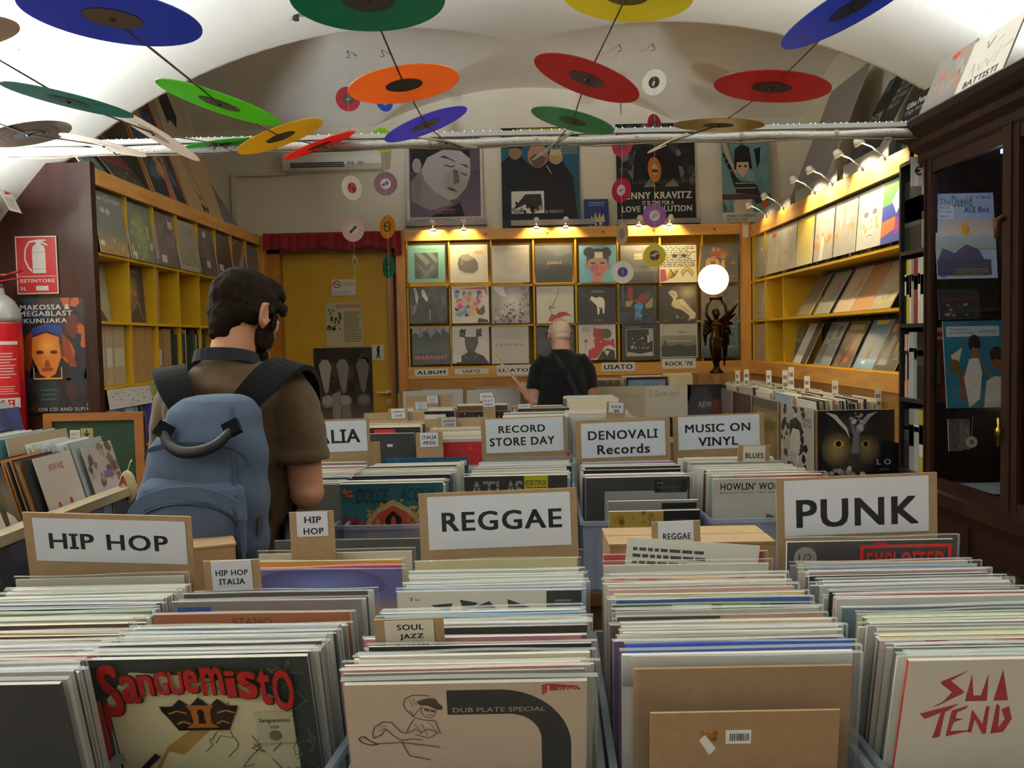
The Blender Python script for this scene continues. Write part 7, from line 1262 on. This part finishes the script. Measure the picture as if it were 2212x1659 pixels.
def backpack():
    t = thing('backpack', 'blue-grey backpack with black straps and handle on the younger man', 'backpack', (-.728, 1.985, 1.232), None, .14); t.rotation_euler.y = .06; t.rotation_euler.x = .06
    B = '4c586c'
    mb = MB()
    rings(mb, [(.02, .02, .205, .05, .03), (.018, .015, .197, .075, .05), (.015, .01, .17, .1, .072), (.01, .0, .11, .122, .09), (.002, -.004, .03, .138, .105), (-.004, -.006, -.06, .148, .115), (-.006, -.004, -.14, .15, .118), (-.004, .0, -.19, .142, .11), (0, .0, -.215, .12, .09)], 28, 2.6)
    fuse(mb, 'main_bag', t, 'canvas', .007, B, 5, lambda c: .005 * mnoise.noise(c * 12) + .003 * math.sin(c.z * 60 + c.x * 25))
    mb = MB()
    rings(mb, [(-.012, -.075, .03, .085, .03), (-.012, -.092, .015, .112, .045), (-.014, -.105, -.04, .125, .05), (-.014, -.108, -.12, .128, .05), (-.014, -.1, -.185, .118, .045), (-.014, -.09, -.21, .09, .03)], 24, 2.5)
    fuse(mb, 'front_pocket', t, 'canvas', .007, B, 4, lambda c: .006 * mnoise.noise(c * 14))
    PK = [(.03, -.075, .085, .03), (.015, -.092, .112, .045), (-.04, -.105, .125, .05), (-.12, -.108, .128, .05), (-.185, -.1, .118, .045), (-.21, -.09, .09, .03)]
    MN = [(.197, .015, .075, .05), (.17, .01, .1, .072), (.11, 0, .122, .09), (.03, -.004, .138, .105), (-.06, -.006, .148, .115), (-.14, -.004, .15, .118), (-.21, 0, .12, .09)]
    def front_y(x, z):
        best = .05
        for tb, x0, pw in ((PK, -.013, 2.5), (MN, .004, 2.6)):
            for (z1, c1, a1, b1), (z2, c2, a2, b2) in zip(tb, tb[1:]):
                if z2 <= z <= z1:
                    u = (z1 - z) / (z1 - z2); c, a, b = c1 + (c2 - c1) * u, a1 + (a2 - a1) * u, b1 + (b2 - b1) * u; k = min(abs(x - x0) / a, .995); best = min(best, c - b * (1 - k ** pw) ** (1 / pw))
        return best
    def arc(rx, zc, h, off=.003, x0=-.012): return [(x0 + rx * math.cos(a), front_y(x0 + rx * math.cos(a), zc + h * math.sin(a)) - off, zc + h * math.sin(a)) for a in [math.pi * k / 24 for k in range(25)]]
    mb = MB('canvas'); mb.strip(arc(.112, -.05, .06), .03, .006, '505e75', (0, -1, 0)); mb.build('zip_flap', t)
    mb = MB('canvas'); mb.strip(arc(.118, .06, .05, .002), .009, .005, '39455a', (0, -1, 0)); mb.build('seam', t)
    mb = MB('rubber'); mb.tube(arc(.103, -.062, .05, .004), .0028, '1c2836', 6); mb.build('zip', t)
    mb = MB('canvas'); mb.strip([(.062 + .045 * k / 16, front_y(.062 + .045 * k / 16, .185 - .38 * k / 16) - .001, .185 - .38 * k / 16) for k in range(17)], .008, .006, '39455a', (.5, -1, 0)); mb.build('side_seam', t)
    mb = MB('canvas'); mb.strip(arc(.1, -.18, .05), .028, .008, '505e75', (0, -1, 0)); mb.build('lower_flap', t)
    mb = MB('rubber'); mb.smooth = True; hp = [(-.076, -.082, .135), (-.062, -.105, .112), (-.03, -.128, .098), (.01, -.132, .1), (.045, -.118, .115), (.072, -.09, .145)]
    hs = crom(hp, 5); mb.tube(hs, [.010 + .0035 * math.sin(math.pi * k / (len(hs) - 1)) for k in range(len(hs))], '0c0d0f', 12); mb.build('handle', t)
    for p, lab in ((hp[0], -1), (hp[-1], 1)):
        mb = MB('canvas'); mb.M = Matrix.Translation(p) @ Matrix.Rotation(-.5 * lab, 4, 'Y') @ Matrix.Rotation(-.5, 4, 'X'); mb.box((-.018, -.012, -.016), (.018, .006, .016), '0c0d10'); mb.build('handle_anchor', t)
    mb = MB('canvas'); mb.box((-.1, -.05, -.235), (.12, .08, -.205), '0c0d10'); mb.build('base', t)
    for s, pts, nr in ((1, [(.05, .06, .16), (.095, .09, .215), (.14, .155, .262), (.175, .235, .262), (.19, .34, .19), (.18, .40, .05), (.175, .33, -.1), (.15, .1, -.17)], [(-.1, -.9, .5), (0, -.8, .6), (.1, -.5, .85), (.2, .1, 1), (.3, .8, .5), (.2, 1, .1), (.6, .8, 0), (1, 0, 0)]),
                       (-1, [(-.05, .06, .14), (-.085, .09, .19), (-.122, .155, .236), (-.145, .235, .24), (-.16, .34, .19), (-.18, .40, .05), (-.19, .33, -.1), (-.16, .1, -.17)], [(.1, -.9, .5), (0, -.8, .6), (-.1, -.5, .85), (-.2, .1, 1), (-.3, .8, .5), (-.2, 1, .1), (-.6, .8, 0), (-1, 0, 0)])):
        mb = MB('canvas'); V = [Vector(p) for p in pts]; N_ = [Vector(p) for p in nr]; P2 = []; N2 = []
        for i in range(len(V) - 1):
            for k in range(4):
                u = k / 4; a, b, c, d = V[max(i - 1, 0)], V[i], V[i + 1], V[min(i + 2, len(V) - 1)]
                P2.append(.5 * ((2 * b) + (c - a) * u + (2 * a - 5 * b + 4 * c - d) * u * u + (3 * b - a - 3 * c + d) * u ** 3)); N2.append(N_[i].lerp(N_[i + 1], u).normalized())
        mb.strip(P2, [.06 + .02 * min(1, k / 6) if k < 20 else .04 for k in range(len(P2))], .014, '0b0c0e', N2); mb.build('shoulder_strap', t)
    mb = MB('metal'); mb.box((.128, -.075, -.1), (.136, -.067, -.06), '8a8c90'); mb.build('zip_pull', t)
backpack()
# --- the older man at the back bench --------------------------------------------------------
def older():
    t = person('bald older person in a black T-shirt seen from behind, holding a cream sleeve', (.318, 6.02, 0), .06)
    H = Matrix.Translation((-.012, .06, 1.595)) @ Matrix.Rotation(.3, 4, 'Z') @ Matrix.Rotation(-.16, 4, 'X')
    mb = MB(); head(mb, H); hp = H @ Vector((0, -.02, -.03))
    mb.tube([(0, 0, 1.38), (0, .012, 1.46), hp + Vector((0, -.01, -.03)), hp], [.085, .068, .062, .06], 'fff', 16)
    rings(mb, [(0, 0, .84, .165, .13), (0, 0, .98, .165, .14), (0, 0, 1.1, .165, .145), (0, 0, 1.24, .165, .135), (0, 0, 1.34, .16, .12), (0, .008, 1.39, .16, .1), (0, .01, 1.44, .1, .075)])
    arms = {1: [(.135, .0, 1.385), (.165, 0, 1.33), (.19, -.02, 1.2), (.205, -.01, 1.115), (.205, .07, 1.13), (.2, .15, 1.165)], -1: [(-.135, 0, 1.385), (-.165, 0, 1.33), (-.19, -.02, 1.2), (-.2, -.01, 1.125), (-.225, .05, 1.15), (-.255, .10, 1.185)]}
    for s, a in arms.items():
        mb.tube(a, [.065, .06, .05, .045, .042, .03], 'fff', 14); mb.ball(a[3], (.045, .045, .045), 'fff', 12)
        w = Vector(a[5])
        if s > 0: hand(mb, w, (-.1, .8, -.1), (0, 0, 1), s, .5)
        else: hand(mb, w, (-.35, .7, .35), (-.75, -.2, .6), s, .95)
    for s in (-1, 1): mb.tube([(s * .09, 0, .9), (s * .11, .01, .48), (s * .11, -.02, .08)], [.09, .06, .042], 'fff', 12); mb.tube([(s * .11, -.05, .045), (s * .12, .14, .035)], [.035, .03], 'fff', 10)
    fuse(mb, 'body', t, 'skin', .0055, 'c99a84', 5); face_bits(t, H, '5a6a7a')
    mb = MB(); mb.M = H
    for c, r in (((0, -.0165, .012), (.0765, .0965, .0865)), ((0, -.05, -.03), (.062, .056, .044))): mb.ball(c, r, 'fff', 14)
    fuse(mb, 'hair', t, 'skin', .005, 'd8bca8', 6)
    mb = MB('rubber'); mb.smooth = True; old = mb.M; mb.M = H
    for s in (-1, 1):
        mb.tube([(s * .064, .088, .006), (s * .078, .05, .010), (s * .083, .0, .012), (s * .084, -.022, .006), (s * .08, -.034, -.014)], .0028, '1a1716', 6)
        mb.tube([(s * .036 + .026 * math.cos(k * .628), .104, .002 + .018 * math.sin(k * .628)) for k in range(11)], .0022, '1a1716', 6)
    mb.tube([(-.012, .108, .004), (.012, .108, .004)], .0022, '1a1716', 6); mb.build('glasses', t)
    mb = MB()
    rings(mb, [(0, -.005, .82, .19, .17), (0, -.005, .95, .19, .172), (0, -.005, 1.1, .186, .168), (0, -.003, 1.24, .185, .158), (0, 0, 1.33, .18, .142), (0, .004, 1.385, .16, .118), (0, .008, 1.43, .125, .097), (0, .012, 1.462, .09, .085), (0, .016, 1.482, .074, .076)], 24)
    for s, a in arms.items():
        e = Vector(a[2]); mb.tube([Vector(a[0]) + Vector((-s * .05, 0, -.02)), a[0], a[1], e], [.078, .076, .072, .068], 'fff', 18)
    fuse(mb, 't_shirt', t, 'fabric', .008, '121213', 4, lambda c: .006 * mnoise.noise(c * 11) + .003 * math.sin(c.z * 40 + c.x * 20))
    mb = MB('canvas'); mb.strip([(-.075, .05, 1.455), (-.06, -.04, 1.458), (-.035, -.105, 1.41), (.03, -.155, 1.29), (.085, -.174, 1.16), (.13, -.168, 1.04), (.18, -.09, .95)], .034, .005, '26282b', [Vector(q) for q in ((-.2, .4, 1), (0, -.4, 1), (0, -.8, .5), (0, -1, .2), (.1, -1, 0), (.3, -1, 0), (1, -.5, 0))]); mb.build('shoulder_strap', t)
    legs_shoes(t, .9, .11, '23252b', '2a2420')
older()
a = P(1127, 838, 6.16); b = P(1064, 765, 6.16); ex = (b - a); ez = Vector((.05, 1, .06))
sheet('record_sleeve', 'cream record sleeve held edge-on by the older man', 'record', frame(a - Vector((0, .06, 0)), ex, Vector((.035, 1, -.022))), .315, .30, .005, 'b e0c888', 'card', 'e8d098')
